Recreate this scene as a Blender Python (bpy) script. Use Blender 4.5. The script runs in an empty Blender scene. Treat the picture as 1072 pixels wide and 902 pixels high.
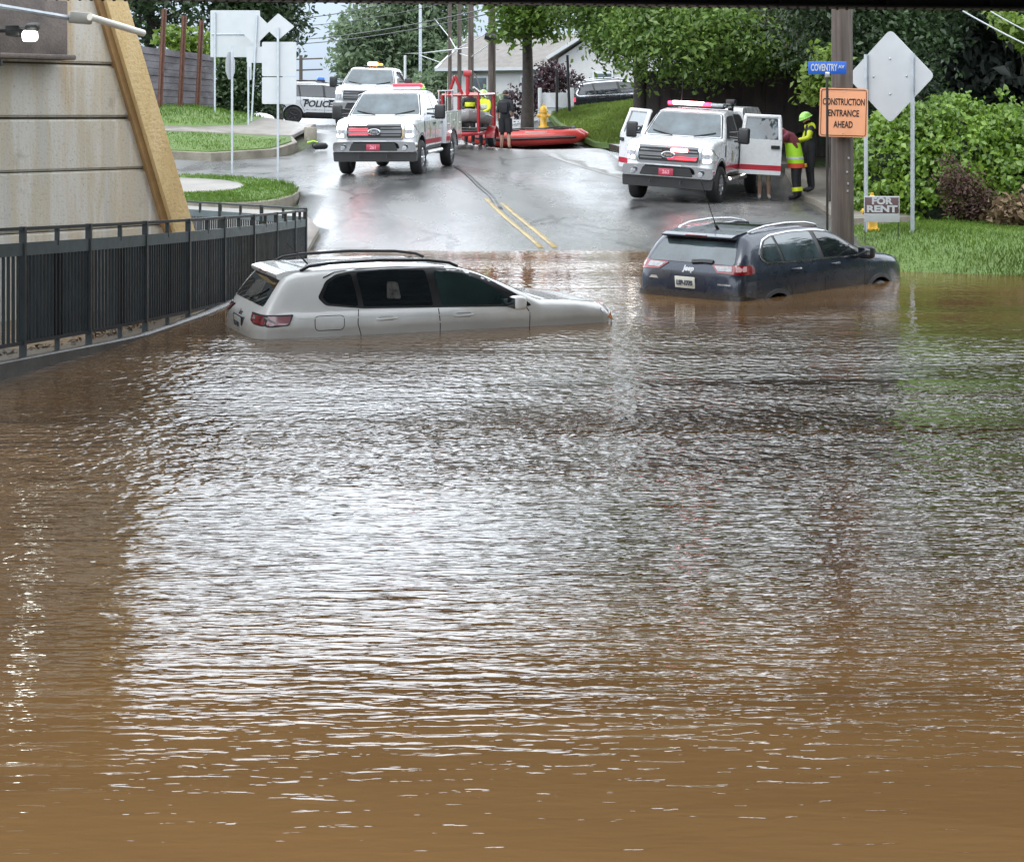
import bpy, bmesh, math, random
import numpy as np
from mathutils import Vector, Matrix, Euler
from mathutils.bvhtree import BVHTree
from mathutils.geometry import delaunay_2d_cdt

random.seed(7)
rng = np.random.default_rng(11)
SC = bpy.context.scene
COL = SC.collection
PI = math.pi
R = math.radians

# ------------------------------------------------------------------ camera, sky, sun, exposure
EYE = 2.45
FPX = 1800.0
cam_d = bpy.data.cameras.new("camera")
cam_d.sensor_width = 36.0
cam_d.lens = 36.0 * FPX / 1072.0
cam_d.shift_y = -(451.0 - 120.0) / 1072.0
cam_d.clip_start = 0.1
cam_d.clip_end = 3000.0
cam = bpy.data.objects.new("camera", cam_d)
cam.location = (0, 0, EYE)
cam.rotation_euler = (R(90), 0, 0)
COL.objects.link(cam)
SC.camera = cam

SUN_EL, SUN_AZ = R(58), R(215)
world = bpy.data.worlds.new("World")
SC.world = world
world.use_nodes = True
wn, wl = world.node_tree.nodes, world.node_tree.links
wn.clear()
w_out = wn.new("ShaderNodeOutputWorld")
w_bg = wn.new("ShaderNodeBackground")
w_bg.inputs["Strength"].default_value = 0.12
w_sky = wn.new("ShaderNodeTexSky")
w_sky.sky_type = 'NISHITA'
w_sky.sun_disc = False
w_sky.sun_elevation = SUN_EL
w_sky.sun_rotation = SUN_AZ
w_sky.air_density = 1.0
w_sky.dust_density = 2.0
w_geo = wn.new("ShaderNodeTexCoord")
w_sep = wn.new("ShaderNodeSeparateXYZ")
w_map = wn.new("ShaderNodeMapping")
w_map.inputs["Scale"].default_value = (1.0, 1.0, 4.0)
w_noise = wn.new("ShaderNodeTexNoise")
w_noise.inputs["Scale"].default_value = 2.2
w_noise.inputs["Detail"].default_value = 6.0
w_ramp = wn.new("ShaderNodeValToRGB")           # overcast: brighter overhead than at the horizon
w_ramp.color_ramp.elements[0].position = 0.0
w_ramp.color_ramp.elements[0].color = (0.45, 0.55, 0.67, 1)
w_ramp.color_ramp.elements[1].position = 1.0
w_ramp.color_ramp.elements[1].color = (1.6, 1.68, 1.77, 1)
w_lo = w_ramp.color_ramp.elements.new(0.068)
w_lo.color = (0.54, 0.65, 0.785, 1)
w_mid = w_ramp.color_ramp.elements.new(0.135)
w_mid.color = (2.5, 2.70, 2.92, 1)
w_nr = wn.new("ShaderNodeMapRange")
w_nr.inputs["From Min"].default_value = 0.3
w_nr.inputs["From Max"].default_value = 0.7
w_nr.inputs["To Min"].default_value = 7.6
w_nr.inputs["To Max"].default_value = 9.4
w_mul = wn.new("ShaderNodeVectorMath"); w_mul.operation = 'SCALE'
w_mix = wn.new("ShaderNodeMix"); w_mix.data_type = 'RGBA'
w_mix.inputs[0].default_value = 0.88            # nearly closed cloud deck over the clear sky
wl.new(w_geo.outputs["Generated"], w_sep.inputs[0])
wl.new(w_geo.outputs["Generated"], w_map.inputs[0])
wl.new(w_map.outputs[0], w_noise.inputs["Vector"])
wl.new(w_sep.outputs["Z"], w_ramp.inputs[0])
wl.new(w_noise.outputs["Fac"], w_nr.inputs["Value"])
wl.new(w_ramp.outputs[0], w_mul.inputs[0])
wl.new(w_nr.outputs[0], w_mul.inputs["Scale"])
wl.new(w_sky.outputs[0], w_mix.inputs[6])
wl.new(w_mul.outputs[0], w_mix.inputs[7])
wl.new(w_mix.outputs[2], w_bg.inputs["Color"])
wl.new(w_bg.outputs[0], w_out.inputs["Surface"])

sun_d = bpy.data.lights.new("sun", 'SUN')
sun_d.energy = 1.0
sun_d.angle = R(25)
sun_d.color = (1.0, 0.97, 0.92)
sun = bpy.data.objects.new("sun", sun_d)
sun.rotation_euler = (R(90) - SUN_EL, 0, R(180) - SUN_AZ + R(180))
sun.rotation_euler = Vector((math.sin(SUN_AZ) * math.cos(SUN_EL), math.cos(SUN_AZ) * math.cos(SUN_EL), math.sin(SUN_EL))).to_track_quat('Z', 'Y').to_euler()
COL.objects.link(sun)

SC.view_settings.view_transform = 'Standard'
SC.view_settings.look = 'None'
SC.view_settings.exposure = 0.55
SC.view_settings.gamma = 1.0
SC.view_settings.use_curve_mapping = False
SC.render.engine = 'CYCLES'
SC.cycles.max_bounces = 6
SC.cycles.diffuse_bounces = 3
SC.cycles.glossy_bounces = 4
SC.cycles.transmission_bounces = 4
SC.cycles.transparent_max_bounces = 6
SC.cycles.sample_clamp_indirect = 6.0
SC.cycles.use_denoising = True

# ------------------------------------------------------------------ helpers
def at(px, py, Y):
    """picture position on the photograph -> point of the place at distance Y"""
    s = FPX / Y
    return Vector(((px - 536.0) / s, Y, EYE - (py - 120.0) / s))

def tag(o, label=None, cat=None, group=None, kind=None):
    if label: o["label"] = label
    if cat: o["category"] = cat
    if group: o["group"] = group
    if kind: o["kind"] = kind
    return o

def thing(name, label, cat, loc=(0, 0, 0), rot=(0, 0, 0), group=None):
    o = bpy.data.objects.new(name, None)
    o.empty_display_size = 0.2
    o.location = loc
    o.rotation_euler = rot
    COL.objects.link(o)
    return tag(o, label, cat, group)

def link_mesh(name, me, parent=None):
    o = bpy.data.objects.new(name, me)
    COL.objects.link(o)
    if parent: o.parent = parent
    return o

def children(o):
    return [c for c in COL.objects if c.parent == o]

def copy_tree(o, parent=None):
    c = o.copy()
    COL.objects.link(c)
    c.parent = parent
    for ch in children(o):
        copy_tree(ch, c)
    return c

class MB:
    """collects simple solids and links them as ONE mesh"""
    def __init__(s):
        s.v, s.f, s.m, s.sm = [], [], [], []
    def add(s, vs, fs, mi=0, smooth=True):
        b = len(s.v)
        s.v.extend([tuple(v) for v in vs])
        for f in fs:
            s.f.append([b + i for i in f]); s.m.append(mi); s.sm.append(smooth)
        return s
    def box(s, c, d, bevel=0.0, rot=None, mi=0, seg=2):
        bm = bmesh.new()
        bmesh.ops.create_cube(bm, size=1.0)
        for v in bm.verts:
            v.co = Vector((v.co.x * d[0], v.co.y * d[1], v.co.z * d[2]))
        if bevel > 0:
            bmesh.ops.bevel(bm, geom=list(bm.edges), offset=min(bevel, 0.49 * min(d)), segments=seg, affect='EDGES', profile=0.5)
        M = Matrix.Translation(Vector(c))
        if rot is not None:
            M = M @ Euler(rot).to_matrix().to_4x4()
        bm.verts.ensure_lookup_table()
        for i, v in enumerate(bm.verts): v.index = i
        s.add([M @ v.co for v in bm.verts], [[v.index for v in f.verts] for f in bm.faces], mi)
        bm.free()
        return s
    def tube(s, pts, r, n=10, mi=0, cap=True, sq=None):
        pts = [Vector(p) for p in pts]
        rs = r if isinstance(r, (list, tuple)) else [r] * len(pts)
        up = None
        rings = []
        for i, p in enumerate(pts):
            if i == 0: t = pts[1] - p
            elif i == len(pts) - 1: t = p - pts[i - 1]
            else: t = (pts[i + 1] - p).normalized() + (p - pts[i - 1]).normalized()
            t = t.normalized() if t.length > 1e-9 else Vector((0, 0, 1))
            if up is None:
                up = Vector((0, 0, 1)) if abs(t.z) < 0.9 else Vector((1, 0, 0))
            a = t.cross(up)
            if a.length < 1e-6: a = t.cross(Vector((0, 1, 0)))
            a.normalize()
            b = a.cross(t).normalized()
            up = b
            ring = []
            for k in range(n):
                th = 2 * PI * k / n + (PI / 4 if n == 4 else 0)
                q = 1.0
                ring.append(p + (a * math.cos(th) + b * math.sin(th) * (sq or 1.0)) * rs[i] * q)
            rings.append(ring)
        vs = [v for ring in rings for v in ring]
        fs = []
        for i in range(len(pts) - 1):
            for k in range(n):
                k2 = (k + 1) % n
                fs.append([i * n + k, i * n + k2, (i + 1) * n + k2, (i + 1) * n + k])
        if cap:
            fs.append(list(range(n))[::-1])
            fs.append([(len(pts) - 1) * n + k for k in range(n)])
        return s.add(vs, fs, mi)
    def lathe(s, prof, c=(0, 0, 0), axis='Z', n=24, mi=0):
        """prof: list of (radius, height along the axis)"""
        vs, fs = [], []
        for (r, h) in prof:
            for k in range(n):
                th = 2 * PI * k / n
                x, y = r * math.cos(th), r * math.sin(th)
                p = {'Z': (x, y, h), 'Y': (x, h, y), 'X': (h, x, y)}[axis]
                vs.append((p[0] + c[0], p[1] + c[1], p[2] + c[2]))
        for i in range(len(prof) - 1):
            for k in range(n):
                k2 = (k + 1) % n
                fs.append([i * n + k, i * n + k2, (i + 1) * n + k2, (i + 1) * n + k])
        fs.append(list(range(n))[::-1])
        fs.append([(len(prof) - 1) * n + k for k in range(n)])
        return s.add(vs, fs, mi)
    def prism(s, poly, fn, t, mi=0, smooth=False):
        """poly (u,v) extruded by t; fn(u,v,w) -> point"""
        n = len(poly)
        vs = [fn(u, v, 0.0) for u, v in poly] + [fn(u, v, t) for u, v in poly]
        fs = [list(range(n))[::-1], [n + i for i in range(n)]]
        for i in range(n):
            j = (i + 1) % n
            fs.append([i, j, n + j, n + i])
        return s.add(vs, fs, mi, smooth)
    def ball(s, c, r, n=14, mi=0):
        rx, ry, rz = r if isinstance(r, (tuple, list)) else (r, r, r)
        m = n // 2
        vs, fs = [], []
        for i in range(m + 1):
            ph = PI * i / m
            for k in range(n):
                th = 2 * PI * k / n
                vs.append((c[0] + rx * math.sin(ph) * math.cos(th), c[1] + ry * math.sin(ph) * math.sin(th), c[2] + rz * math.cos(ph)))
        for i in range(m):
            for k in range(n):
                k2 = (k + 1) % n
                fs.append([i * n + k, (i + 1) * n + k, (i + 1) * n + k2, i * n + k2])
        return s.add(vs, fs, mi)
    def mesh(s, name, mats, ang=40):
        me = bpy.data.meshes.new(name)
        me.from_pydata(s.v, [], s.f)
        mats = mats if isinstance(mats, (list, tuple)) else [mats]
        for m in mats: me.materials.append(m)
        me.polygons.foreach_set("material_index", s.m)
        bm = bmesh.new(); bm.from_mesh(me)
        bmesh.ops.remove_doubles(bm, verts=bm.verts, dist=1e-6)
        bmesh.ops.recalc_face_normals(bm, faces=bm.faces)
        bm.to_mesh(me); bm.free()
        me.polygons.foreach_set("use_smooth", [True] * len(me.polygons))
        me.set_sharp_from_angle(angle=R(ang))
        return me
    def build(s, name, mats, parent=None, ang=40):
        return link_mesh(name, s.mesh(name, mats, ang), parent)

def chaikin(poly, it=2, k=0.25, closed=True):
    for _ in range(it):
        out = []
        n = len(poly)
        rngn = range(n) if closed else range(n - 1)
        if not closed: out.append(poly[0])
        for i in rngn:
            a, b = poly[i], poly[(i + 1) % n]
            out.append((a[0] * (1 - k) + b[0] * k, a[1] * (1 - k) + b[1] * k))
            out.append((a[0] * k + b[0] * (1 - k), a[1] * k + b[1] * (1 - k)))
        if not closed: out.append(poly[-1])
        poly = out
    return poly

def round_poly(poly, r, n=4):
    """polygon with its corners rounded to radius about r"""
    out = []
    m = len(poly)
    for i in range(m):
        p, a, b = Vector(poly[i]), Vector(poly[i - 1]), Vector(poly[(i + 1) % m])
        da, db = (a - p), (b - p)
        ra = min(r, da.length * 0.45); rb = min(r, db.length * 0.45)
        p0, p1 = p + da.normalized() * ra, p + db.normalized() * rb
        for k in range(n + 1):
            t = k / n
            q = p0 * (1 - t) ** 2 + p * 2 * t * (1 - t) + p1 * t * t
            out.append((q.x, q.y))
    return out

def fill2d(poly, step):
    """triangulated fill of a 2D polygon with inner grid points"""
    dens = []
    n = len(poly)
    for i in range(n):
        a, b = Vector(poly[i]), Vector(poly[(i + 1) % n])
        k = max(1, int((b - a).length / step))
        for j in range(k):
            dens.append(a + (b - a) * (j / k))
    nb = len(dens)
    xs = [p.x for p in dens]; ys = [p.y for p in dens]
    P = np.array([(p.x, p.y) for p in dens])
    gx = np.arange(min(xs) + step * 0.5, max(xs), step)
    gy = np.arange(min(ys) + step * 0.5, max(ys), step)
    pts = list(dens)
    if len(gx) and len(gy):
        G = np.stack(np.meshgrid(gx, gy), -1).reshape(-1, 2)
        d = sdf_poly(G[:, 0], G[:, 1], P)
        for q in G[d < -step * 0.35]:
            pts.append(Vector((float(q[0]), float(q[1]))))
    edges = [(i, (i + 1) % nb) for i in range(nb)]
    v, e, f, ov, oe, of = delaunay_2d_cdt(pts, edges, [], 1, 1e-5)
    return [Vector(p) for p in v], [list(x) for x in f]

def sdf_poly(x, z, poly):
    """signed distance (negative inside), vectorised"""
    poly = np.asarray(poly, float)
    x = np.asarray(x, float); z = np.asarray(z, float)
    d = np.full(x.shape, 1e9)
    ins = np.zeros(x.shape, bool)
    n = len(poly)
    for i in range(n):
        x0, z0 = poly[i]; x1, z1 = poly[(i + 1) % n]
        ex, ez = x1 - x0, z1 - z0
        L2 = ex * ex + ez * ez + 1e-12
        t = np.clip(((x - x0) * ex + (z - z0) * ez) / L2, 0, 1)
        dx, dz = x - x0 - t * ex, z - z0 - t * ez
        d = np.minimum(d, dx * dx + dz * dz)
        c = (z0 > z) != (z1 > z)
        with np.errstate(divide='ignore', invalid='ignore'):
            xi = x0 + (z - z0) * ex / (ez if abs(ez) > 1e-12 else 1e-12)
        ins ^= c & (x < xi)
    d = np.sqrt(d)
    return np.where(ins, -d, d)

def smax(a, b, k):
    h = np.maximum(k - np.abs(a - b), 0.0) / k
    return np.maximum(a, b) + h * h * k * 0.25

def text_mesh(txt, size, mat, bold=0.0, extrude=0.004):
    cu = bpy.data.curves.new("text", 'FONT')
    cu.body = txt; cu.size = size; cu.align_x = 'CENTER'; cu.align_y = 'CENTER'
    cu.extrude = extrude; cu.offset = bold; cu.resolution_u = 3
    o = bpy.data.objects.new("text", cu)
    COL.objects.link(o)
    dg = bpy.context.evaluated_depsgraph_get()
    me = bpy.data.meshes.new_from_object(o.evaluated_get(dg))
    bpy.data.objects.remove(o); bpy.data.curves.remove(cu)
    me.materials.clear(); me.materials.append(mat)
    return me

# ------------------------------------------------------------------ materials
def new_mat(name):
    m = bpy.data.materials.new(name)
    m.use_nodes = True
    nt = m.node_tree
    nt.nodes.clear()
    out = nt.nodes.new("ShaderNodeOutputMaterial")
    b = nt.nodes.new("ShaderNodeBsdfPrincipled")
    nt.links.new(b.outputs[0], out.inputs["Surface"])
    return m, nt, b

def noise(nt, scale, detail=3.0, rough=0.55, vec=None, mapscale=None, coord="Object", dist=0.0):
    if vec is None:
        tc = nt.nodes.new("ShaderNodeTexCoord")
        vec = tc.outputs[coord]
    if mapscale is not None:
        mp = nt.nodes.new("ShaderNodeMapping")
        mp.inputs["Scale"].default_value = mapscale
        nt.links.new(vec, mp.inputs[0])
        vec = mp.outputs[0]
    n = nt.nodes.new("ShaderNodeTexNoise")
    n.inputs["Scale"].default_value = scale
    n.inputs["Detail"].default_value = detail
    n.inputs["Roughness"].default_value = rough
    n.inputs["Distortion"].default_value = dist
    nt.links.new(vec, n.inputs["Vector"])
    return n.outputs["Fac"]

def ramp(nt, fac, stops):
    r = nt.nodes.new("ShaderNodeValToRGB")
    el = r.color_ramp.elements
    while len(el) < len(stops): el.new(0.5)
    for e, (p, c) in zip(el, stops):
        e.position = p
        e.color = (c[0], c[1], c[2], 1) if isinstance(c, (tuple, list)) else (c, c, c, 1)
    nt.links.new(fac, r.inputs[0])
    return r.outputs[0]

def mixc(nt, fac, a, b, mode='MIX'):
    m = nt.nodes.new("ShaderNodeMix"); m.data_type = 'RGBA'; m.blend_type = mode
    for s, i in ((fac, 0), (a, 6), (b, 7)):
        if isinstance(s, (int, float)): m.inputs[i].default_value = s
        elif isinstance(s, (tuple, list)): m.inputs[i].default_value = (s[0], s[1], s[2], 1)
        else: nt.links.new(s, m.inputs[i])
    return m.outputs[2]

def math_n(nt, op, a, b=0.0, c=None):
    m = nt.nodes.new("ShaderNodeMath"); m.operation = op
    for i, s in enumerate((a, b) if c is None else (a, b, c)):
        if isinstance(s, (int, float)): m.inputs[i].default_value = s
        else: nt.links.new(s, m.inputs[i])
    return m.outputs[0]

def bump(nt, b, height, dist=0.01, strength=1.0):
    n = nt.nodes.new("ShaderNodeBump")
    n.inputs["Strength"].default_value = strength
    n.inputs["Distance"].default_value = dist
    nt.links.new(height, n.inputs["Height"])
    nt.links.new(n.outputs[0], b.inputs["Normal"])

_mats = {}
def mat(name, col, rough=0.5, metal=0.0, var=0.12, scale=3.0, coat=0.0, ior=1.5, bumpd=0.0, bscale=60.0, emit=None, estr=0.0, alpha=1.0):
    """one procedural material: base colour broken up by noise"""
    if name in _mats: return _mats[name]
    m, nt, b = new_mat(name)
    f = noise(nt, scale, 5.0)
    lo = tuple(c * (1 - var) for c in col); hi = tuple(min(1, c * (1 + var)) for c in col)
    c = ramp(nt, f, [(0.3, lo), (0.7, hi)])
    nt.links.new(c, b.inputs["Base Color"])
    fr = noise(nt, scale * 2.7, 4.0)
    rr = nt.nodes.new("ShaderNodeMapRange")
    rr.inputs["From Min"].default_value = 0.3; rr.inputs["From Max"].default_value = 0.7
    rr.inputs["To Min"].default_value = max(0.01, rough * 0.8); rr.inputs["To Max"].default_value = min(1, rough * 1.2)
    nt.links.new(fr, rr.inputs["Value"])
    nt.links.new(rr.outputs[0], b.inputs["Roughness"])
    b.inputs["Metallic"].default_value = metal
    b.inputs["IOR"].default_value = ior
    b.inputs["Coat Weight"].default_value = coat
    b.inputs["Coat Roughness"].default_value = 0.04
    if emit:
        b.inputs["Emission Color"].default_value = (*emit, 1)
        b.inputs["Emission Strength"].default_value = estr
    if bumpd > 0:
        bump(nt, b, noise(nt, bscale, 4.0), bumpd)
    _mats[name] = m
    return m

def leaf_mat(name, dark, light, rough=0.45, trans=0.25):
    if name in _mats: return _mats[name]
    m, nt, b = new_mat(name)
    g = nt.nodes.new("ShaderNodeNewGeometry")
    c1 = ramp(nt, g.outputs["Random Per Island"], [(0.0, dark), (0.6, tuple((a + l) / 2 for a, l in zip(dark, light))), (1.0, light)])
    f = noise(nt, 0.7, 2.0)
    c2 = mixc(nt, ramp(nt, f, [(0.35, 0.0), (0.65, 0.55)]), c1, tuple(x * 0.62 for x in dark))
    nt.links.new(c2, b.inputs["Base Color"])
    b.inputs["Roughness"].default_value = rough
    b.inputs["Transmission Weight"].default_value = 0.0
    tr = nt.nodes.new("ShaderNodeBsdfTranslucent")
    nt.links.new(c2, tr.inputs["Color"])
    mx = nt.nodes.new("ShaderNodeMixShader")
    mx.inputs[0].default_value = trans
    out = [n for n in nt.nodes if n.type == 'OUTPUT_MATERIAL'][0]
    nt.links.new(b.outputs[0], mx.inputs[1]); nt.links.new(tr.outputs[0], mx.inputs[2])
    nt.links.new(mx.outputs[0], out.inputs["Surface"])
    _mats[name] = m
    return m

M_white = mat("white_paint", (0.60, 0.61, 0.625), 0.28, var=0.03, coat=0.6)
M_pearl = mat("white_pearl_paint", (0.74, 0.735, 0.715), 0.2, var=0.05, coat=1.0, scale=2.0)
M_navy = mat("navy_paint", (0.014, 0.023, 0.044), 0.3, metal=0.15, var=0.15, coat=0.5)
def silt_and_shade_band(m, top, mud, amount):
    """silt film with a ragged upper edge; can also carry painted-in shade"""
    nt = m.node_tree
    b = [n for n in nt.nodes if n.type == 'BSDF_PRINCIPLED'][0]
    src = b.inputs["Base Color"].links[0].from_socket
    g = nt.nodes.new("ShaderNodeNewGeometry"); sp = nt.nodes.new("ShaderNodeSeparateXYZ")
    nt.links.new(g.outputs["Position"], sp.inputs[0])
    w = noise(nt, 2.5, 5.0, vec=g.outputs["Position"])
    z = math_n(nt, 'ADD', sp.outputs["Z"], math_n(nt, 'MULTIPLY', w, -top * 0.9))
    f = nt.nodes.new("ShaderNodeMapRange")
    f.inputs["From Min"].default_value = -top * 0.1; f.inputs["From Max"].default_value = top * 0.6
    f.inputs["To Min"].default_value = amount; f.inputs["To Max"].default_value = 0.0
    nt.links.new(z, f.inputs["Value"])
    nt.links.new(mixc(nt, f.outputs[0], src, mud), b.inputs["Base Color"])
silt_and_shade_band(M_pearl, 0.22, (0.27, 0.245, 0.21), 0.65)  # silt, plus the grey shade of the lower body put into the colour
silt_and_shade_band(M_navy, 0.14, (0.07, 0.055, 0.04), 0.6)
M_black = mat("black_trim", (0.012, 0.012, 0.013), 0.45, var=0.2)
M_blackpaint = mat("black_paint", (0.012, 0.013, 0.016), 0.2, coat=0.9, var=0.15)
M_glass = mat("tinted_glass", (0.012, 0.016, 0.018), 0.03, var=0.3, ior=1.75)
M_glass_l = mat("windscreen_glass", (0.045, 0.065, 0.075), 0.04, var=0.8, scale=1.7, ior=1.9)  # uneven base colour stands in for mottled reflections
M_grillegrey = mat("grille_grey", (0.16, 0.165, 0.175), 0.35, metal=0.4, var=0.1)
M_chrome = mat("chrome", (0.62, 0.63, 0.65), 0.16, metal=1.0, var=0.05)
M_alu = mat("aluminium", (0.55, 0.56, 0.58), 0.3, metal=0.9, var=0.08)
M_rubber = mat("rubber", (0.016, 0.016, 0.017), 0.6, var=0.25, bumpd=0.003, bscale=40)
M_redstripe = mat("red_stripe", (0.38, 0.012, 0.03), 0.35, var=0.08, coat=0.4)
M_redlens = mat("red_lens", (0.22, 0.006, 0.01), 0.15, var=0.2, coat=1.0)
M_clearlens = mat("clear_lens", (0.30, 0.31, 0.33), 0.12, var=0.4, scale=20, coat=1.0)
M_redlit = mat("red_lamp_lit", (0.6, 0.02, 0.03), 0.3, emit=(1.0, 0.012, 0.035), estr=16.0)
M_redglow = mat("red_lamp_core", (0.9, 0.5, 0.5), 0.3, emit=(1.0, 0.30, 0.33), estr=14.0)
M_whitelit = mat("headlamp_lit", (0.9, 0.9, 0.85), 0.3, emit=(1.0, 0.95, 0.85), estr=4.0)
M_amberlit = mat("amber_lamp_lit", (0.9, 0.5, 0.1), 0.3, emit=(1.0, 0.40, 0.06), estr=26.0)
M_bluelit = mat("blue_lamp_lit", (0.02, 0.08, 0.5), 0.3, emit=(0.03, 0.12, 0.9), estr=1.0)
M_amberlens = mat("amber_lens", (0.6, 0.2, 0.03), 0.2, var=0.15, coat=1.0)
M_galv = mat("galvanised_steel", (0.42, 0.46, 0.50), 0.42, metal=0.5, var=0.12, scale=8)
M_signback = mat("sign_back", (0.45, 0.47, 0.49), 0.45, metal=0.15, var=0.05, scale=2.5)
M_steel_dark = mat("dark_bridge_steel", (0.016, 0.017, 0.024), 0.6, var=0.35, scale=4, bumpd=0.004, bscale=25)
M_fence = mat("dark_green_paint", (0.012, 0.018, 0.021), 0.4, var=0.25, scale=4)
M_fence2 = mat("grey_green_paint", (0.06, 0.085, 0.09), 0.4, var=0.2, scale=4)
# ------------------------------------------------------------------ terrain
def _xyz(px, py, Y):
    p = at(px, py, Y); return (p.x, p.y, p.z)
CTRL = [_xyz(575, 262, 31), _xyz(450, 262, 31), _xyz(690, 262, 31), _xyz(745, 213, 37.5), _xyz(800, 207, 41.3),
        _xyz(433, 182, 41.9), _xyz(360, 183, 41.9), _xyz(465, 172, 46.5), _xyz(525, 158, 53), _xyz(600, 153, 54),
        _xyz(313, 212, 37), _xyz(200, 182, 43), _xyz(290, 186, 42), _xyz(200, 172, 46), _xyz(325, 158, 50), _xyz(200, 117, 56), _xyz(150, 117, 55),
        _xyz(270, 128, 58), _xyz(340, 131, 72), _xyz(400, 140, 62), _xyz(480, 150, 52), _xyz(640, 161, 47.5),
        _xyz(665, 155, 50), _xyz(660, 113, 60), _xyz(600, 120, 61), _xyz(570, 133, 59), _xyz(635, 131, 68),
        _xyz(835, 195, 43), _xyz(880, 228, 33), _xyz(960, 235, 31), _xyz(1000, 286, 26.4), _xyz(1072, 286, 26.4),
        _xyz(1000, 230, 33), _xyz(1072, 232, 33), _xyz(930, 250, 28.5), _xyz(905, 252, 28.5),
        (-1, 20, -.82), (3.5, 23, -.68), (6.2, 26, -.35), (5.5, 20, -.6), (-3, 16, -.95), (2, 14, -1.0), (0, 9, -.7), (4, 9, -.7),
        (-4, 9, -.6), (0, 4, -.1), (0, 0, .8), (5, 0, .8), (-5, 0, .8), (9, 20, -.35), (8, 12, -.6), (-3.4, 28, -.45), (-3.6, 33, .15),
        (-6, 20, -.3), (-6, 28, .0), (-8, 33, .6), (-9, 38, .75), (-14, 30, 1.0), (-14, 18, .6), (14, 20, .2), (14, 33, .7), (12, 42, 1.0),
        (22, 30, 1.4), (0, 95, 3.0), (-40, 95, 3.4), (40, 95, 4.2), (0, 170, 4.0), (-60, 170, 4.5), (60, 170, 5.0), (-30, 60, 3.2), (-60, 40, 3.0),
        (30, 60, 3.4), (60, 40, 3.0), (9, 52, 1.6), (14, 60, 2.8), (0, -20, 1.2), (-40, -20, 1.4), (40, -20, 1.4), (-70, 0, 2), (70, 0, 2), (-120, 230, 5), (120, 230, 5), (0, 300, 5)]
_C = np.array(CTRL, float)
def _phi(r): return np.sqrt(r * r + 4.0)
def _rbf_fit():
    n = len(_C)
    d = np.hypot(_C[:, None, 0] - _C[None, :, 0], _C[:, None, 1] - _C[None, :, 1])
    A = np.zeros((n + 3, n + 3)); A[:n, :n] = -_phi(d) + np.eye(n) * 0.05
    A[:n, n] = 1; A[:n, n + 1] = _C[:, 0]; A[:n, n + 2] = _C[:, 1]; A[n:, :n] = A[:n, n:].T
    b = np.zeros(n + 3); b[:n] = _C[:, 2]
    return np.linalg.solve(A, b)
_W = _rbf_fit()
def Tz(x, y):
    x = np.asarray(x, float); y = np.asarray(y, float)
    sh = x.shape; x = x.ravel(); y = y.ravel()
    out = np.empty(len(x))
    for i in range(0, len(x), 20000):
        d = np.hypot(x[i:i + 20000, None] - _C[None, :, 0], y[i:i + 20000, None] - _C[None, :, 1])
        out[i:i + 20000] = -_phi(d) @ _W[:-3] + _W[-3] + _W[-2] * x[i:i + 20000] + _W[-1] * y[i:i + 20000]
    return out.reshape(sh)
def tz(x, y): return float(Tz(np.array([x]), np.array([y]))[0])

def grid_mesh(name, xs, ys, zf, mt, kind="structure", smooth=True):
    X, Y = np.meshgrid(xs, ys)
    Z = zf(X, Y)
    co = np.stack([X, Y, Z], -1).reshape(-1, 3)
    nx, ny = len(xs), len(ys)
    i = np.arange(nx * ny).reshape(ny, nx)
    q = np.stack([i[:-1, :-1], i[:-1, 1:], i[1:, 1:], i[1:, :-1]], -1).reshape(-1, 4)
    me = bpy.data.meshes.new(name)
    me.vertices.add(len(co)); me.vertices.foreach_set("co", co.ravel())
    me.loops.add(q.size); me.loops.foreach_set("vertex_index", q.ravel().astype(np.int32))
    me.polygons.add(len(q)); me.polygons.foreach_set("loop_start", np.arange(0, q.size, 4, dtype=np.int32))
    me.polygons.foreach_set("use_smooth", np.ones(len(q), bool) if smooth else np.zeros(len(q), bool))
    me.update(); me.validate()
    me.materials.append(mt)
    o = link_mesh(name, me)
    if kind: o["kind"] = kind
    return o

def slab(name, poly, top, depth, mats, step=0.6, kind="structure", parent=None, zf=None, kerb=None):
    """polygon draped on the terrain: top surface at terrain+top, skirts going down by depth; mats = [top, side]"""
    zf = zf or Tz
    v, f = fill2d(poly, step)
    X = np.array([p.x for p in v]); Y = np.array([p.y for p in v])
    Z = zf(X, Y) + top
    n = len(v)
    verts = [(float(a), float(b), float(c)) for a, b, c in zip(X, Y, Z)]
    ec = {}
    for t in f:
        for a, b in zip(t, t[1:] + t[:1]):
            ec[(a, b)] = 1
    bd = [(a, b) for (a, b) in ec if (b, a) not in ec]
    faces = [list(t) for t in f]; mi = [0] * len(f)
    low = {}
    for a, b in bd:
        for q in (a, b):
            if q not in low:
                low[q] = len(verts); verts.append((verts[q][0], verts[q][1], verts[q][2] - depth))
        faces.append([b, a, low[a], low[b]]); mi.append(1 if len(mats) > 1 else 0)
    me = bpy.data.meshes.new(name)
    me.from_pydata(verts, [], faces)
    for m in mats: me.materials.append(m)
    me.polygons.foreach_set("material_index", mi)
    me.polygons.foreach_set("use_smooth", [i < len(f) for i in range(len(faces))])
    me.update()
    o = link_mesh(name, me, parent)
    if kind: o["kind"] = kind
    return o

def offset_line(pts, d):
    out = []
    for i, p in enumerate(pts):
        a = Vector(pts[max(0, i - 1)]); b = Vector(pts[min(len(pts) - 1, i + 1)])
        t = (b - a).normalized()
        out.append((p[0] - t.y * d, p[1] + t.x * d))
    return out

def ribbon(name, line, w, top, mats, depth=0.02, kind="structure", step=0.5):
    l = offset_line(line, w / 2); r = offset_line(line, -w / 2)
    return slab(name, r + l[::-1], top, depth, mats, step, kind)

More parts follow.
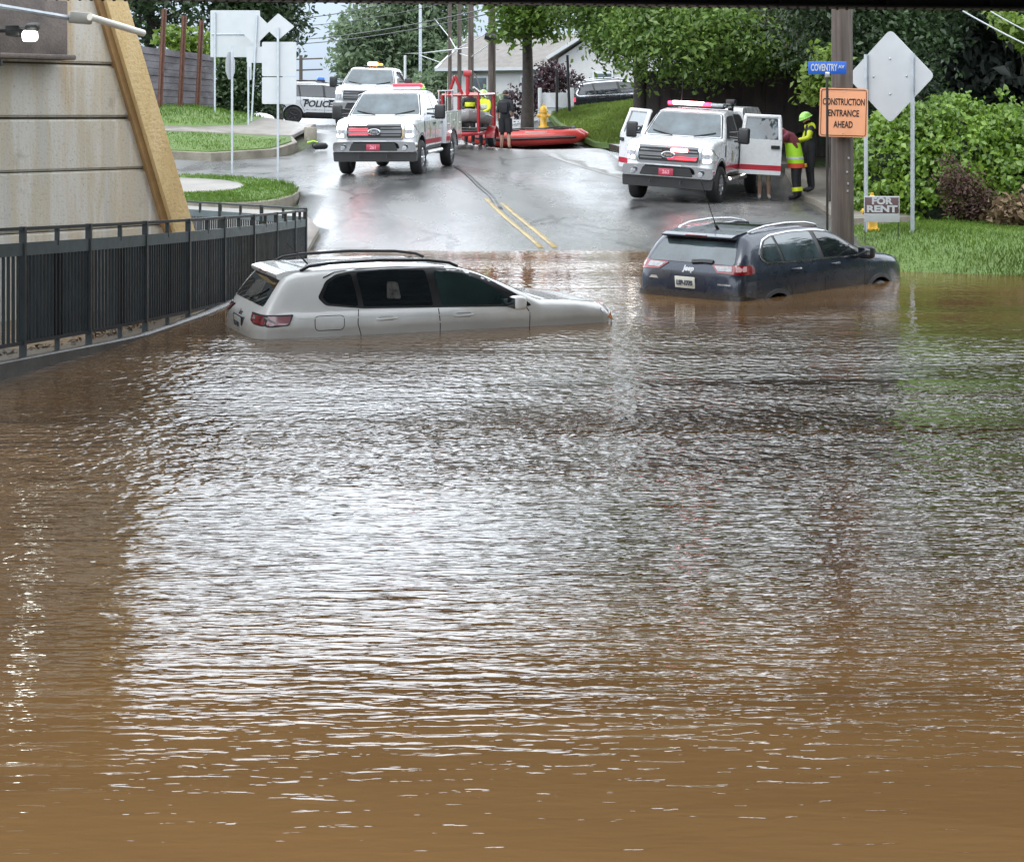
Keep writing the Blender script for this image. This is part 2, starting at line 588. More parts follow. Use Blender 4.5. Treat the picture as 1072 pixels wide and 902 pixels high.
# ground sheets' materials
def ground_mat():
    m, nt, b = new_mat("soil_and_turf")
    tc = nt.nodes.new("ShaderNodeNewGeometry")
    n1 = noise(nt, 0.25, 5, vec=tc.outputs["Position"]); n2 = noise(nt, 6.0, 5, vec=tc.outputs["Position"])
    c = ramp(nt, n2, [(0.3, (0.022, 0.035, 0.010)), (0.7, (0.055, 0.085, 0.022))])
    c = mixc(nt, ramp(nt, n1, [(0.52, 0.0), (0.68, 0.7)]), c, (0.055, 0.045, 0.03))
    nt.links.new(c, b.inputs["Base Color"]); b.inputs["Roughness"].default_value = 0.85
    bump(nt, b, n2, 0.05)
    return m
M_ground = ground_mat()

def turf_mat():
    m, nt, b = new_mat("lawn_turf")
    tc = nt.nodes.new("ShaderNodeNewGeometry")
    n1 = noise(nt, 0.8, 4, vec=tc.outputs["Position"]); n2 = noise(nt, 14.0, 5, vec=tc.outputs["Position"])
    c = ramp(nt, n2, [(0.3, (0.055, 0.11, 0.018)), (0.7, (0.12, 0.20, 0.04))])
    c = mixc(nt, ramp(nt, n1, [(0.4, 0.0), (0.7, 0.5)]), c, (0.11, 0.15, 0.035))
    nt.links.new(c, b.inputs["Base Color"]); b.inputs["Roughness"].default_value = 0.7
    bump(nt, b, n2, 0.06)
    return m
M_turf = turf_mat()

def asphalt_mat():
    m, nt, b = new_mat("wet_asphalt")
    g = nt.nodes.new("ShaderNodeNewGeometry"); P = g.outputs["Position"]
    fine = noise(nt, 55.0, 4, vec=P)
    mid = noise(nt, 1.2, 6, vec=P, mapscale=(1.0, 0.35, 1.0))
    big = noise(nt, 0.22, 4, vec=P, mapscale=(1.0, 0.6, 1.0))
    c = ramp(nt, mid, [(0.3, (0.072, 0.074, 0.075)), (0.5, (0.12, 0.121, 0.12)), (0.75, (0.17, 0.168, 0.162))])
    c = mixc(nt, ramp(nt, fine, [(0.35, 0.35), (0.7, 0.0)]), c, (0.04, 0.04, 0.042))
    # tar-sealed cracks wandering along the road
    vor = nt.nodes.new("ShaderNodeTexVoronoi"); vor.feature = 'DISTANCE_TO_EDGE'; vor.inputs["Scale"].default_value = 0.32
    mp = nt.nodes.new("ShaderNodeMapping"); mp.inputs["Scale"].default_value = (1.0, 0.45, 1.0)
    wob = nt.nodes.new("ShaderNodeTexNoise"); wob.inputs["Scale"].default_value = 1.5; wob.inputs["Detail"].default_value = 4
    nt.links.new(P, wob.inputs["Vector"])
    ad = nt.nodes.new("ShaderNodeVectorMath"); ad.operation = 'MULTIPLY_ADD'
    ad.inputs[1].default_value = (0.9, 0.9, 0.0)
    nt.links.new(wob.outputs["Color"], ad.inputs[0]); nt.links.new(P, ad.inputs[2])
    nt.links.new(ad.outputs[0], mp.inputs[0]); nt.links.new(mp.outputs[0], vor.inputs["Vector"])
    crack = ramp(nt, vor.outputs["Distance"], [(0.0, 1.0), (0.011, 0.7), (0.018, 0.0)])
    brk = ramp(nt, noise(nt, 0.5, 3, vec=P), [(0.44, 0.0), (0.54, 0.9)])
    c = mixc(nt, math_n(nt, 'MULTIPLY', crack, brk), c, (0.018, 0.018, 0.02))
    nt.links.new(c, b.inputs["Base Color"])
    wet = ramp(nt, big, [(0.36, 0.09), (0.5, 0.20), (0.66, 0.36)])
    wet2 = mixc(nt, ramp(nt, mid, [(0.4, 0.0), (0.7, 0.35)]), wet, (0.6, 0.6, 0.6))
    nt.links.new(wet2, b.inputs["Roughness"])
    b.inputs["IOR"].default_value = 1.45
    h = mixc(nt, 0.5, fine, mid)
    bump(nt, b, h, 0.008)
    return m
M_asphalt = asphalt_mat()

def concrete_mat(name, base, dirty, scale=1.5, rough=0.6, wet=False):
    m, nt, b = new_mat(name)
    g = nt.nodes.new("ShaderNodeNewGeometry"); P = g.outputs["Position"]
    n1 = noise(nt, scale, 6, vec=P); n2 = noise(nt, 40, 4, vec=P)
    c = ramp(nt, n1, [(0.3, dirty), (0.6, base)])
    c = mixc(nt, ramp(nt, n2, [(0.3, 0.3), (0.6, 0.0)]), c, tuple(x * 0.5 for x in dirty))
    nt.links.new(c, b.inputs["Base Color"]); b.inputs["Roughness"].default_value = rough
    bump(nt, b, n2, 0.006)
    return m
M_walk = concrete_mat("wet_concrete", (0.23, 0.21, 0.185), (0.15, 0.135, 0.115), rough=0.4)
M_kerb = concrete_mat("kerb_concrete", (0.27, 0.245, 0.2), (0.15, 0.13, 0.10), scale=2.5, rough=0.55)
M_ledge = concrete_mat("wet_dark_concrete", (0.085, 0.078, 0.07), (0.045, 0.04, 0.036), scale=2.0, rough=0.25)
M_yellow = concrete_mat("worn_yellow_line", (0.36, 0.25, 0.065), (0.14, 0.115, 0.07), scale=3.2, rough=0.4)
M_tar = mat("tar_seam", (0.02, 0.02, 0.022), 0.35, var=0.3)
M_puddle = mat("thin_puddle", (0.20, 0.20, 0.195), 0.34, var=0.1, ior=1.45)

def axis(segs):
    out = [segs[0][0]]
    for a, b, st in segs:
        out += list(np.arange(a + st, b + st * 0.5, st))
    return np.array(out)
def ground_z(X, Y): return Tz(X, Y) - 0.10
grid_mesh("ground", axis([(-900, -100, 80), (-100, -20, 4), (-20, 20, 0.6), (20, 100, 4), (100, 900, 80)]),
          axis([(-60, 0, 3), (0, 75, 0.6), (75, 180, 3), (180, 1800, 90)]),
          lambda X, Y: np.where((np.abs(X) < 125) & (Y < 300), ground_z(np.clip(X, -125, 125), np.clip(Y, -60, 300)), 4.5) - 0.0, M_ground)

ROAD = [(-3.45, 8), (-3.5, 29), (-4.0, 33), (-4.55, 36.6), (-4.75, 38.6), (-5.6, 40.6), (-7.5, 42), (-12, 42.9), (-40, 43.4), (-40, 46.2), (-12, 46.1), (-8, 47.0), (-6.3, 48.8),
        (-5.9, 51), (-7.5, 62), (-26, 66), (-26, 82), (2.5, 84), (0.5, 66), (1.3, 58), (2.1, 54), (2.75, 48.2), (3.6, 46.4), (5.2, 45.6), (7.3, 45.2), (7.1, 43), (6.55, 37),
        (6.1, 32), (5.7, 28), (5.6, 8)]
slab("road", ROAD, 0.0, 0.1, [M_asphalt], 0.55)

# centre lines and the tar seam that carries on from them
def drape(pts): return [(x, y) for x, y in pts]
c0 = [(0.66, 31.25), (0.36, 33), (-0.02, 35.2), (-0.34, 37.2), (-0.44, 37.9)]
ribbon("road_marking_line", offset_line(c0, 0.13), 0.10, 0.008, [M_yellow])
ribbon("road_marking_line", offset_line(c0[:4], -0.13), 0.10, 0.008, [M_yellow])
ribbon("road_tar_seam", [(-0.25, 36.2), (-0.45, 38.2), (-0.78, 40.0), (-1.02, 41.6), (-1.25, 43.4), (-1.5, 45.6)], 0.13, 0.006, [M_tar])
ribbon("road_tar_seam", [(0.36, 32.4), (0.02, 34.6), (-0.3, 36.6)], 0.05, 0.006, [M_tar])
#ribbon("road_tar_seam", [(-2.0, 36.2), (-2.15, 38.5), (-2.35, 41.2)], 0.04, 0.006, [M_tar])
# sheet of run-off water in the right gutter, and the puddles by the left kerb
slab("runoff_puddle", chaikin([(2.3, 52.5), (0.9, 51.8), (0.7, 48.6), (1.5, 45.5), (2.6, 43.3), (3.3, 42.6), (3.5, 43.2), (3.05, 45.0), (2.7, 47.4)], 2), 0.006, 0.005, [M_puddle], 0.5)
#slab("road_puddle", chaikin([(-4.5, 36.8), (-3.9, 35.0), (-3.2, 33.4), (-2.9, 34.5), (-3.2, 36.5), (-3.5, 39.2), (-4.3, 40.8), (-4.9, 39.6)], 2), 0.006, 0.005, [M_puddle], 0.5)
#slab("road_puddle", chaikin([(-2.8, 33.0), (-1.8, 32.4), (-1.3, 33.8), (-1.6, 35.9), (-2.3, 37.4), (-2.7, 35.4)], 2), 0.006, 0.005, [M_puddle], 0.5)

def island(poly, kerb_w=0.17, h=0.13, turf=True, nm=("kerb", "lawn")):
    slab(nm[0], poly, h, h + 0.12, [M_kerb, M_kerb], 0.5)
    c = Vector((sum(p[0] for p in poly) / len(poly), sum(p[1] for p in poly) / len(poly)))
    inner = []
    n = len(poly)
    for i in range(n):
        a, p, b = Vector(poly[i - 1]), Vector(poly[i]), Vector(poly[(i + 1) % n])
        t = ((b - a).normalized()); nrm = Vector((-t.y, t.x))
        inner.append(tuple(p + nrm * kerb_w))
    if turf: slab(nm[1], inner, h + 0.03, 0.05, [M_turf], 0.5)
    return inner
def ccw(poly):
    a = sum(poly[i - 1][0] * poly[i][1] - poly[i][0] * poly[i - 1][1] for i in range(len(poly)))
    return poly if a > 0 else poly[::-1]
# near island: kerbed tongue of lawn with a concrete path in it
ISL1 = ccw(chaikin([(-14, 34.4), (-6.9, 34.8), (-5.1, 35.9), (-4.62, 37.4), (-4.8, 38.7), (-5.7, 40.0), (-7.5, 41.1), (-14, 41.7)], 2))
island(ISL1)
PATH1 = chaikin([(-14, 36.2), (-7.4, 36.3), (-6.0, 37.5), (-6.0, 38.9), (-7.2, 40.2), (-14, 40.8)], 2)
slab("concrete_path", PATH1, 0.175, 0.05, [M_walk], 0.5)
# far side of the cross street: kerb, strip of lawn, path, bank
ISL2 = ccw([(-34, 46.6), (-12, 46.5), (-8.3, 47.4), (-6.75, 48.9), (-6.3, 50.5), (-6.6, 51.6), (-9, 51.0), (-13, 49.6), (-34, 49.6)])
island(ISL2, h=0.16)
slab("concrete_path", [(-34, 49.6), (-13, 49.6), (-9, 51.0), (-6.6, 51.6), (-6.35, 54), (-6.5, 57), (-8.0, 57.4), (-8.15, 53.0), (-9.5, 51.7), (-13.5, 50.5), (-34, 50.5)], 0.17, 0.1, [M_walk], 0.5)
slab("lawn", [(-34, 50.5), (-13.5, 50.5), (-9.5, 51.7), (-8.15, 53.0), (-8.0, 57.6), (-8.6, 62), (-34, 64)], 0.16, 0.1, [M_turf], 0.6)
# right: grassed hill behind the boat, its kerb and the pavement in front
slab("lawn", [(2.35, 54.5), (2.75, 51.5), (3.3, 49.6), (5.2, 48.6), (7.4, 48.4), (7.8, 62), (5, 66), (0.9, 66), (1.5, 58.5)], 0.14, 0.16, [M_turf], 0.6)
slab("pavement", [(3.0, 48.5), (3.75, 46.7), (5.2, 46.0), (7.6, 45.6), (7.8, 48.2), (5.2, 48.4), (3.4, 49.3), (2.85, 50.6)], 0.12, 0.2, [M_walk, M_ledge], 0.5)
slab("pavement", [(7.15, 45.0), (6.95, 42), (6.55, 37), (6.2, 33.2), (5.95, 31.2), (7.3, 31.4), (7.6, 36), (8.2, 43), (8.3, 45)], 0.12, 0.2, [M_walk, M_kerb], 0.5)
BANK = [(5.55, 24.0), (9, 22.5), (16, 22), (16, 36), (8.0, 35.5), (7.4, 31.3), (5.95, 31.0), (5.75, 28.6)]
slab("lawn", BANK, 0.0, 0.12, [M_turf], 0.5)

# grass blades -------------------------------------------------------
def blades(name, poly, n, h, w, top, mt, skip=None):
    P = np.array(poly)
    lo, hi = P.min(0), P.max(0)
    pts = np.empty((0, 2))
    while len(pts) < n:
        q = rng.uniform(lo, hi, (n * 2, 2))
        q = q[sdf_poly(q[:, 0], q[:, 1], P) < -0.02]
        if skip is not None: q = q[sdf_poly(q[:, 0], q[:, 1], skip) > 0.03]
        pts = np.vstack([pts, q])
    pts = pts[:n]
    z = Tz(pts[:, 0], pts[:, 1]) + top
    pn = np.sin(pts[:, 0] * 2.1 + 1.3 * np.sin(pts[:, 1] * 1.7)) * np.cos(pts[:, 1] * 1.3)
    hh = h * rng.uniform(0.5, 1.25, n) * (1 + 0.35 * pn)
    a = rng.uniform(0, 2 * PI, n); ln = rng.uniform(0.1, 0.75, n) * hh
    dx, dy = np.cos(a), np.sin(a)
    ww = w * rng.uniform(0.6, 1.3, n)
    base = np.stack([pts[:, 0], pts[:, 1], z - 0.02], -1)
    side = np.stack([-dy * ww, dx * ww, 0 * ww], -1)
    mid = base + np.stack([dx * ln * 0.35, dy * ln * 0.35, hh * 0.65 + 0.02], -1)
    tip = base + np.stack([dx * ln, dy * ln, hh + 0.02], -1)
    co = np.stack([base - side, base + side, mid + side * 0.7, tip, mid - side * 0.7], 1).reshape(-1, 3)
    q = np.arange(n * 5).reshape(n, 5)
    me = bpy.data.meshes.new(name)
    me.vertices.add(len(co)); me.vertices.foreach_set("co", co.ravel())
    me.loops.add(q.size); me.loops.foreach_set("vertex_index", q.ravel().astype(np.int32))
    me.polygons.add(n); me.polygons.foreach_set("loop_start", np.arange(0, q.size, 5, dtype=np.int32))
    me.update(); me.validate(); me.materials.append(mt)
    o = link_mesh(name, me); o["kind"] = "stuff"
    return o
M_blade = leaf_mat("grass_blade", (0.11, 0.20, 0.025), (0.24, 0.36, 0.065), 0.5, 0.35)
M_lawnb = leaf_mat("mown_blade", (0.10, 0.20, 0.025), (0.20, 0.33, 0.055), 0.5, 0.35)
M_blade_y = leaf_mat("grass_blade_pale", (0.17, 0.26, 0.04), (0.34, 0.44, 0.11), 0.5, 0.3)
blades("grass", BANK, 70000, 0.055, 0.005, 0.0, M_blade)
blades("grass", [(2.4, 54.5), (2.8, 51.5), (3.3, 49.7), (5.2, 48.7), (7.3, 48.5), (7.6, 60), (5, 64), (1.2, 63), (1.6, 58.5)], 36000, 0.13, 0.010, 0.14, M_blade_y)
blades("grass", ISL1, 16000, 0.06, 0.006, 0.15, M_lawnb, PATH1)
blades("grass", [(-22, 46.9), (-12, 46.9), (-8.3, 47.7), (-6.9, 49.0), (-6.6, 50.8), (-9, 50.7), (-13, 49.3), (-22, 49.3)], 9000, 0.06, 0.008, 0.18, M_lawnb)
blades("grass", [(-24, 50.7), (-13.5, 50.7), (-9.6, 51.9), (-8.3, 53.1), (-8.2, 57.6), (-8.8, 61), (-24, 62)], 22000, 0.09, 0.010, 0.16, M_lawnb)

# ------------------------------------------------------------------ flood water
def water_mat():
    m, nt, b = new_mat("muddy_flood_water")
    g = nt.nodes.new("ShaderNodeNewGeometry"); P = g.outputs["Position"]
    mud = noise(nt, 0.35, 5, vec=P, mapscale=(0.5, 1.6, 1.0), dist=0.6)
    c = ramp(nt, mud, [(0.3, (0.092, 0.050, 0.020)), (0.5, (0.135, 0.076, 0.031)), (0.72, (0.165, 0.093, 0.038))])
    nt.links.new(c, b.inputs["Base Color"])
    b.inputs["Roughness"].default_value = 0.035
    b.inputs["IOR"].default_value = 1.46
    def wave(scale, mscale, detail, amp, rough=0.5, rot=0.0, dist=0.0):
        mp = nt.nodes.new("ShaderNodeMapping"); mp.inputs["Rotation"].default_value = (0, 0, rot)
        mp.inputs["Scale"].default_value = mscale
        nt.links.new(P, mp.inputs[0])
        n = nt.nodes.new("ShaderNodeTexNoise")
        n.inputs["Scale"].default_value = scale; n.inputs["Detail"].default_value = detail
        n.inputs["Roughness"].default_value = rough; n.inputs["Distortion"].default_value = dist
        nt.links.new(mp.outputs[0], n.inputs["Vector"])
        return math_n(nt, 'MULTIPLY', n.outputs["Fac"], amp)
    sep = nt.nodes.new("ShaderNodeSeparateXYZ"); nt.links.new(P, sep.inputs[0])
    def yramp(y0, y1, a, b_):
        r = nt.nodes.new("ShaderNodeMapRange")
        r.inputs["From Min"].default_value = y0; r.inputs["From Max"].default_value = y1
        r.inputs["To Min"].default_value = a; r.inputs["To Max"].default_value = b_
        nt.links.new(sep.outputs["Y"], r.inputs["Value"]); return r.outputs[0]
    swell = wave(1.0, (0.25, 1.1, 1), 2.0, 0.012, rot=R(-6))
    rip = wave(1.0, (2.8, 11.5, 1), 2.0, 0.0098, 0.4, rot=R(-5), dist=0.5)
    rip2 = wave(1.0, (7.0, 21.0, 1), 2.0, 0.0046, 0.45, rot=R(4), dist=0.4)
    patch = ramp(nt, noise(nt, 1.0, 3, vec=P, mapscale=(0.09, 0.55, 1.0), dist=0.8), [(0.40, 0.25), (0.52, 0.6), (0.64, 1.0)])
    cap = math_n(nt, 'MULTIPLY', math_n(nt, 'ADD', wave(1.0, (8.0, 19.0, 1), 2.0, 0.010, 0.5), wave(1.0, (8.0, 6.5, 1), 1.5, 0.060, 0.45, rot=R(9), dist=0.5)), patch)
    def gust(y0, wd, amp, x0, x1, tilt):
        """a cat's-paw: a long narrow band of steeper ripples across the wind"""
        yy = math_n(nt, 'ADD', sep.outputs["Y"], math_n(nt, 'ADD', math_n(nt, 'MULTIPLY', sep.outputs["X"], tilt), math_n(nt, 'MULTIPLY', noise(nt, 0.5, 3, vec=P, mapscale=(0.6, 0.6, 1)), 0.9)))
        d = math_n(nt, 'DIVIDE', math_n(nt, 'SUBTRACT', yy, y0 + 0.45), wd)
        gss = math_n(nt, 'EXPONENT', math_n(nt, 'MULTIPLY', math_n(nt, 'MULTIPLY', d, d), -1.0), 0.0) if False else math_n(nt, 'POWER', 2.718, math_n(nt, 'MULTIPLY', math_n(nt, 'MULTIPLY', d, d), -1.0))
        r = nt.nodes.new("ShaderNodeMapRange"); r.interpolation_type = 'SMOOTHSTEP'
        r.inputs["From Min"].default_value = x0; r.inputs["From Max"].default_value = x1
        nt.links.new(sep.outputs["X"], r.inputs["Value"])
        return math_n(nt, 'MULTIPLY', math_n(nt, 'MULTIPLY', gss, r.outputs[0]), amp)
    gs = math_n(nt, 'ADD', math_n(nt, 'ADD', gust(13.7, 0.45, 3.2, -2.2, 1.2, 0.03), gust(15.3, 0.3, 2.0, 0.5, 3.0, 0.0)), gust(12.0, 0.3, 0.8, -1.5, 0.5, -0.02))
    cap = math_n(nt, 'MULTIPLY', cap, math_n(nt, 'ADD', gs, 1.0))
    capf = math_n(nt, 'MULTIPLY', cap, yramp(8.8, 12.2, 0.03, 1.0))
    calm = yramp(18.0, 20.6, 1.0, 0.16)          # lee of the cars lies smoother
    near = yramp(5.9, 8.6, 0.40, 1.0)
    h = math_n(nt, 'ADD', math_n(nt, 'ADD', swell, rip), math_n(nt, 'ADD', rip2, capf))
    h = math_n(nt, 'MULTIPLY', math_n(nt, 'MULTIPLY', h, calm), near)
    bump(nt, b, h, 1.0)
    return m
M_water = water_mat()
grid_mesh("water", axis([(-14, 18, 2.0)]), axis([(-3, 36, 2.0)]), lambda X, Y: X * 0.0, M_water)

# ------------------------------------------------------------------ abutment, bridge, fence
def abut_mat():
    m, nt, b = new_mat("stained_abutment_concrete")
    g = nt.nodes.new("ShaderNodeTexCoord"); P = g.outputs["Object"]
    streak = noise(nt, 1.0, 6, vec=P, mapscale=(1.7, 1.7, 0.16), rough=0.6)
    streak2 = noise(nt, 1.0, 5, vec=P, mapscale=(9.0, 9.0, 0.5), rough=0.6)
    blot = noise(nt, 1.6, 6, vec=P)
    fine = noise(nt, 30, 4, vec=P)
    c = ramp(nt, streak, [(0.30, (0.36, 0.335, 0.295)), (0.41, (0.52, 0.505, 0.465)), (0.50, (0.54, 0.48, 0.37)), (0.57, (0.62, 0.60, 0.55)), (0.70, (0.52, 0.39, 0.23))])
    sx = nt.nodes.new("ShaderNodeSeparateXYZ"); nt.links.new(P, sx.inputs[0])
    # the corner carries the tan wash, the sheltered part is greyer
    r = nt.nodes.new("ShaderNodeMapRange"); r.inputs["From Min"].default_value = -1.9; r.inputs["From Max"].default_value = -0.2
    nt.links.new(sx.outputs["X"], r.inputs["Value"])
    tan = mixc(nt, math_n(nt, 'MULTIPLY', r.outputs[0], 0.35), c, (0.45, 0.32, 0.165))
    c = mixc(nt, ramp(nt, streak2, [(0.55, 0.0), (0.7, 0.75)]), tan, (0.62, 0.61, 0.58))
    c = mixc(nt, ramp(nt, blot, [(0.62, 0.0), (0.75, 0.6)]), c, (0.13, 0.10, 0.075))
    c = mixc(nt, ramp(nt, fine, [(0.3, 0.35), (0.45, 0.0)]), c, (0.14, 0.12, 0.10))
    nt.links.new(c, b.inputs["Base Color"]); b.inputs["Roughness"].default_value = 0.75
    hh = mixc(nt, 0.35, blot, fine)
    bump(nt, b, hh, 0.014)
    return m
M_abut = abut_mat()
M_joint = mat("joint_mortar", (0.17, 0.145, 0.115), 0.85, var=0.3)
def band_mat():
    m, nt, b = new_mat("tan_corner_stone")
    g = nt.nodes.new("ShaderNodeTexCoord"); P = g.outputs["Object"]
    s = noise(nt, 1.0, 6, vec=P, mapscale=(3, 3, 0.6)); f = noise(nt, 26, 4, vec=P)
    c = ramp(nt, s, [(0.3, (0.50, 0.34, 0.15)), (0.5, (0.62, 0.45, 0.215)), (0.7, (0.66, 0.50, 0.27))])
    c = mixc(nt, ramp(nt, f, [(0.3, 0.3), (0.45, 0.0)]), c, (0.25, 0.15, 0.06))
    nt.links.new(c, b.inputs["Base Color"]); b.inputs["Roughness"].default_value = 0.7
    bump(nt, b, f, 0.012)
    return m
M_band = band_mat()
M_rustc = concrete_mat("rust_stained_concrete", (0.20, 0.165, 0.145), (0.07, 0.06, 0.057), scale=2.0, rough=0.7)

# wall frame: u runs along the face to the right and away from the viewer, w is the depth into the wall
A_ORI = Vector((-4.46, 22.3, 0.0))
A_U = Vector((1.33, 1.6, 0)).normalized()
A_W = Vector((-A_U.y, A_U.x, 0))
A_ANG = math.atan2(A_U.y, A_U.x)
abut = thing("bridge_abutment", "stained pale concrete bridge abutment with a battered tan corner at the left edge", "abutment", A_ORI, (0, 0, A_ANG))
def uu(z): return 0.02 - 0.37 * (z - 0.9)          # battered right end
JOINTS = [(-0.4, 1.02), (1.035, 1.75), (1.765, 2.39), (2.42, 3.06), (3.085, 4.6)]
for k, (za, zb) in enumerate(JOINTS):
    mb = MB()
    g_ = 0.012
    poly = [(-9.0, za), (uu(za), za), (uu(zb), zb), (-9.0, zb)]
    mb.prism(poly, lambda u, z, w: (u, w, z), 3.2)
    bm = bmesh.new()
    me = mb.mesh("concrete_course", [M_abut]); bm.from_mesh(me)
    bmesh.ops.bevel(bm, geom=[e for e in bm.edges if abs(e.verts[0].co.y) < 1e-4 and abs(e.verts[1].co.y) < 1e-4], offset=0.025, segments=2, affect='EDGES')
    bm.to_mesh(me); bm.free()
    link_mesh("concrete_course", me, abut)
    if k < 4:
        mb = MB(); z2 = JOINTS[k + 1][0]
        mb.box(((-9 + uu(zb)) / 2, 1.62, (zb + z2) / 2), (9 + uu(zb) - 0.06, 3.1, z2 - zb - 0.002))
        mb.build("mortar_joint", [M_joint], abut)
# the tan corner band, a bevelled beam lying on the battered edge
mb = MB()
def bandpt(u, z, w): return (u, w, z)
zb0, zb1 = -0.4, 5.2
mb.prism([(uu(zb0) + 0.005, zb0), (uu(zb0) + 0.33, zb0), (uu(zb1) + 0.33, zb1), (uu(zb1) + 0.005, zb1)], lambda u, z, w: (u, w - 0.13, z), 3.2)
mb.build("corner_band", [M_band], abut)
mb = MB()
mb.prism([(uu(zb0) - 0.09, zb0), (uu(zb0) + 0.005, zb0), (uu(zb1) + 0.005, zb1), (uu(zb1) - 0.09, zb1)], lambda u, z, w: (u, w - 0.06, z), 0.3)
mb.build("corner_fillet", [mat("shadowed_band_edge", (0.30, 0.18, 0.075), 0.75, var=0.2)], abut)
# bearing block under the girder
mb = MB(); mb.box((-3.55, -0.10, 3.47), (3.7, 0.22, 0.72), 0.02); mb.box((-3.55, -0.15, 3.14), (3.8, 0.32, 0.06), 0.015)
mb.build("bearing_block", [M_rustc], abut)

# conduit along the abutment and the white pipe that leaves it
t = thing("conduit_pipe", "thin grey conduit with a junction box running along the top of the abutment", "conduit", (0, 0, 0))
MB().tube([at(-40, -2, 18.2), at(0, 7, 18.9), at(72, 19, 19.75)], 0.03, 8).build("pipe", [M_galv], t)
p = at(84, 19, 19.82)
MB().box(p, (0.26, 0.16, 0.13), 0.015, (0, R(4), A_ANG * 0.4)).build("junction_box", [mat("grey_box", (0.4, 0.4, 0.38), 0.5)], t)
tag(MB().tube([at(94, 18, 19.7), at(150, 35, 20.6)], 0.042, 12).build("drain_pipe", [mat("white_pipe", (0.72, 0.70, 0.64), 0.4, var=0.1)]), "slim white pipe slanting across the tan corner of the abutment", "pipe")
# lamp under the bridge
t = thing("flood_lamp", "small lit flood lamp on a dark bracket under the bridge", "lamp", at(33, 38, 18.95))
mb = MB(); mb.tube([(-0.42, -0.02, 0.06), (-0.1, -0.03, 0.06), (-0.02, -0.05, 0.03)], 0.025, 8); mb.box((-0.2, 0.1, 0.06), (0.16, 0.3, 0.12), 0.02); mb.box((0.02, -0.03, 0.1), (0.14, 0.12, 0.08), 0.02, (R(20), 0, 0))
mb.build("bracket", [M_black], t)
MB().box((0.0, -0.06, 0.0), (0.17, 0.11, 0.12), 0.035, (R(25), 0, 0)).build("lens", [mat("lamp_lens_lit", (1, 1, 0.95), 0.3, emit=(0.95, 1.0, 0.9), estr=1.9)], t)
MB().tube([(-0.36, 0, 0.0), (-0.35, -0.01, -0.3)], 0.012, 6).tube([(-0.35, -0.01, -0.25), (-0.35, -0.01, -0.33)], 0.035, 8).build("hanging_cord", [M_black], t)
ld = bpy.data.lights.new("flood_lamp_light", 'POINT'); ld.energy = 3; ld.color = (0.95, 1.0, 0.92); ld.shadow_soft_size = 0.08
lo = bpy.data.objects.new("flood_lamp_light", ld); lo.location = (0, -0.2, -0.08); lo.parent = t; COL.objects.link(lo)

# railway bridge: girders across the road on a slight skew, flanges, cross beams and deck
br = thing("railway_bridge", "dark riveted steel railway bridge passing overhead along the top edge", "bridge", (0, 19.3, 3.69), (0, 0, R(11)))
BX0, BX1 = -6.6, 11.5
NG = 6
def girder(yc, nm, full):
    w = BX1 - BX0; xc = (BX0 + BX1) / 2
    mb = MB(); mb.box((xc, yc, 0.6), (w, 0.03, 1.14))
    for i in range(int(w / 1.3)):
        mb.box((BX0 + 0.6 + i * 1.3, yc, 0.6), (0.02, 0.38, 1.13))
    g = mb.build(nm, [M_steel_dark], br)
    MB().box((xc, yc, 0.015), (w, 0.42, 0.03), 0.006).build("flange", [M_steel_dark], g); MB().box((xc, yc, 1.19), (w, 0.42, 0.03), 0.006).build("flange", [M_steel_dark], g)
    if full:
        mb = MB()
        for i in range(int(w / 0.12)):
            x = BX0 + 0.08 + i * 0.12
            for dy in (-0.15, 0.15): mb.ball((x, yc + dy, -0.002), (0.022, 0.022, 0.016), 6)
        rv = mb.build("rivets", [M_steel_dark], g); rv["kind"] = "stuff"
for k in range(NG): girder(-2.5 * k, "girder", k == 0)
for i in range(9): MB().box((BX0 + 1.2 + i * 1.95, -6.25, 0.75), (0.22, 12.4, 0.5)).build("cross_beam", [M_steel_dark], br)
MB().box(((BX0 + BX1) / 2, -6.25, 1.32), (BX1 - BX0, 13.0, 0.22)).build("deck", [mat("dark_bridge_deck", (0.03, 0.027, 0.025), 0.8, var=0.3)], br)
# right abutment, outside the frame, carries the other end
mb = MB(); mb.box((11.2, 14.6, 1.4), (3.2, 15.0, 4.55), 0.04, (0, 0, R(11))); tag(mb.build("bridge_abutment", [M_abut]), "plain concrete abutment carrying the far right end of the railway bridge", "abutment")

# pavement and ledge behind the fence
def fz(Y): return 1.39 - 0.0415 * (Y - 16.1) + 0.0008 * (Y - 16.1) ** 2 * 0.0
FP = [(-5.6, 12.6), (-4.83, 16.1), (-4.28, 18.4), (-3.86, 21.0), (-3.58, 24.0), (-3.43, 28.5)]
def fpt(t):
    """fence line by distance along Y"""
    for (x0, y0), (x1, y1) in zip(FP, FP[1:]):
        if t <= y1: break
    k = (t - y0) / (y1 - y0)
    return Vector((x0 + (x1 - x0) * k, t, 0))
line = [tuple(fpt(y).xy) for y in np.arange(12.6, 28.6, 0.4)]
rail_z = lambda Y: fz(Y) - 1.12
def ledge_z(X, Y): return np.maximum(np.asarray(rail_z(np.asarray(Y))) - 0.13, 0.018)
slab("kerb_ledge", offset_line(line, -0.16) + offset_line(line, 0.22)[::-1], 0.0, 1.2, [M_ledge], 0.4, zf=ledge_z)
slab("pavement", offset_line(line, 0.22) + offset_line(line, 2.0)[::-1], -0.06, 1.2, [M_ledge], 0.4, zf=ledge_z)
slab("pavement", [(-3.6, 28.4), (-3.7, 33), (-4.3, 35.2), (-7.4, 34.6), (-12, 34), (-12, 27), (-6, 24.5), (-5.4, 25)], 0.1, 0.3, [M_walk, M_kerb], 0.5)

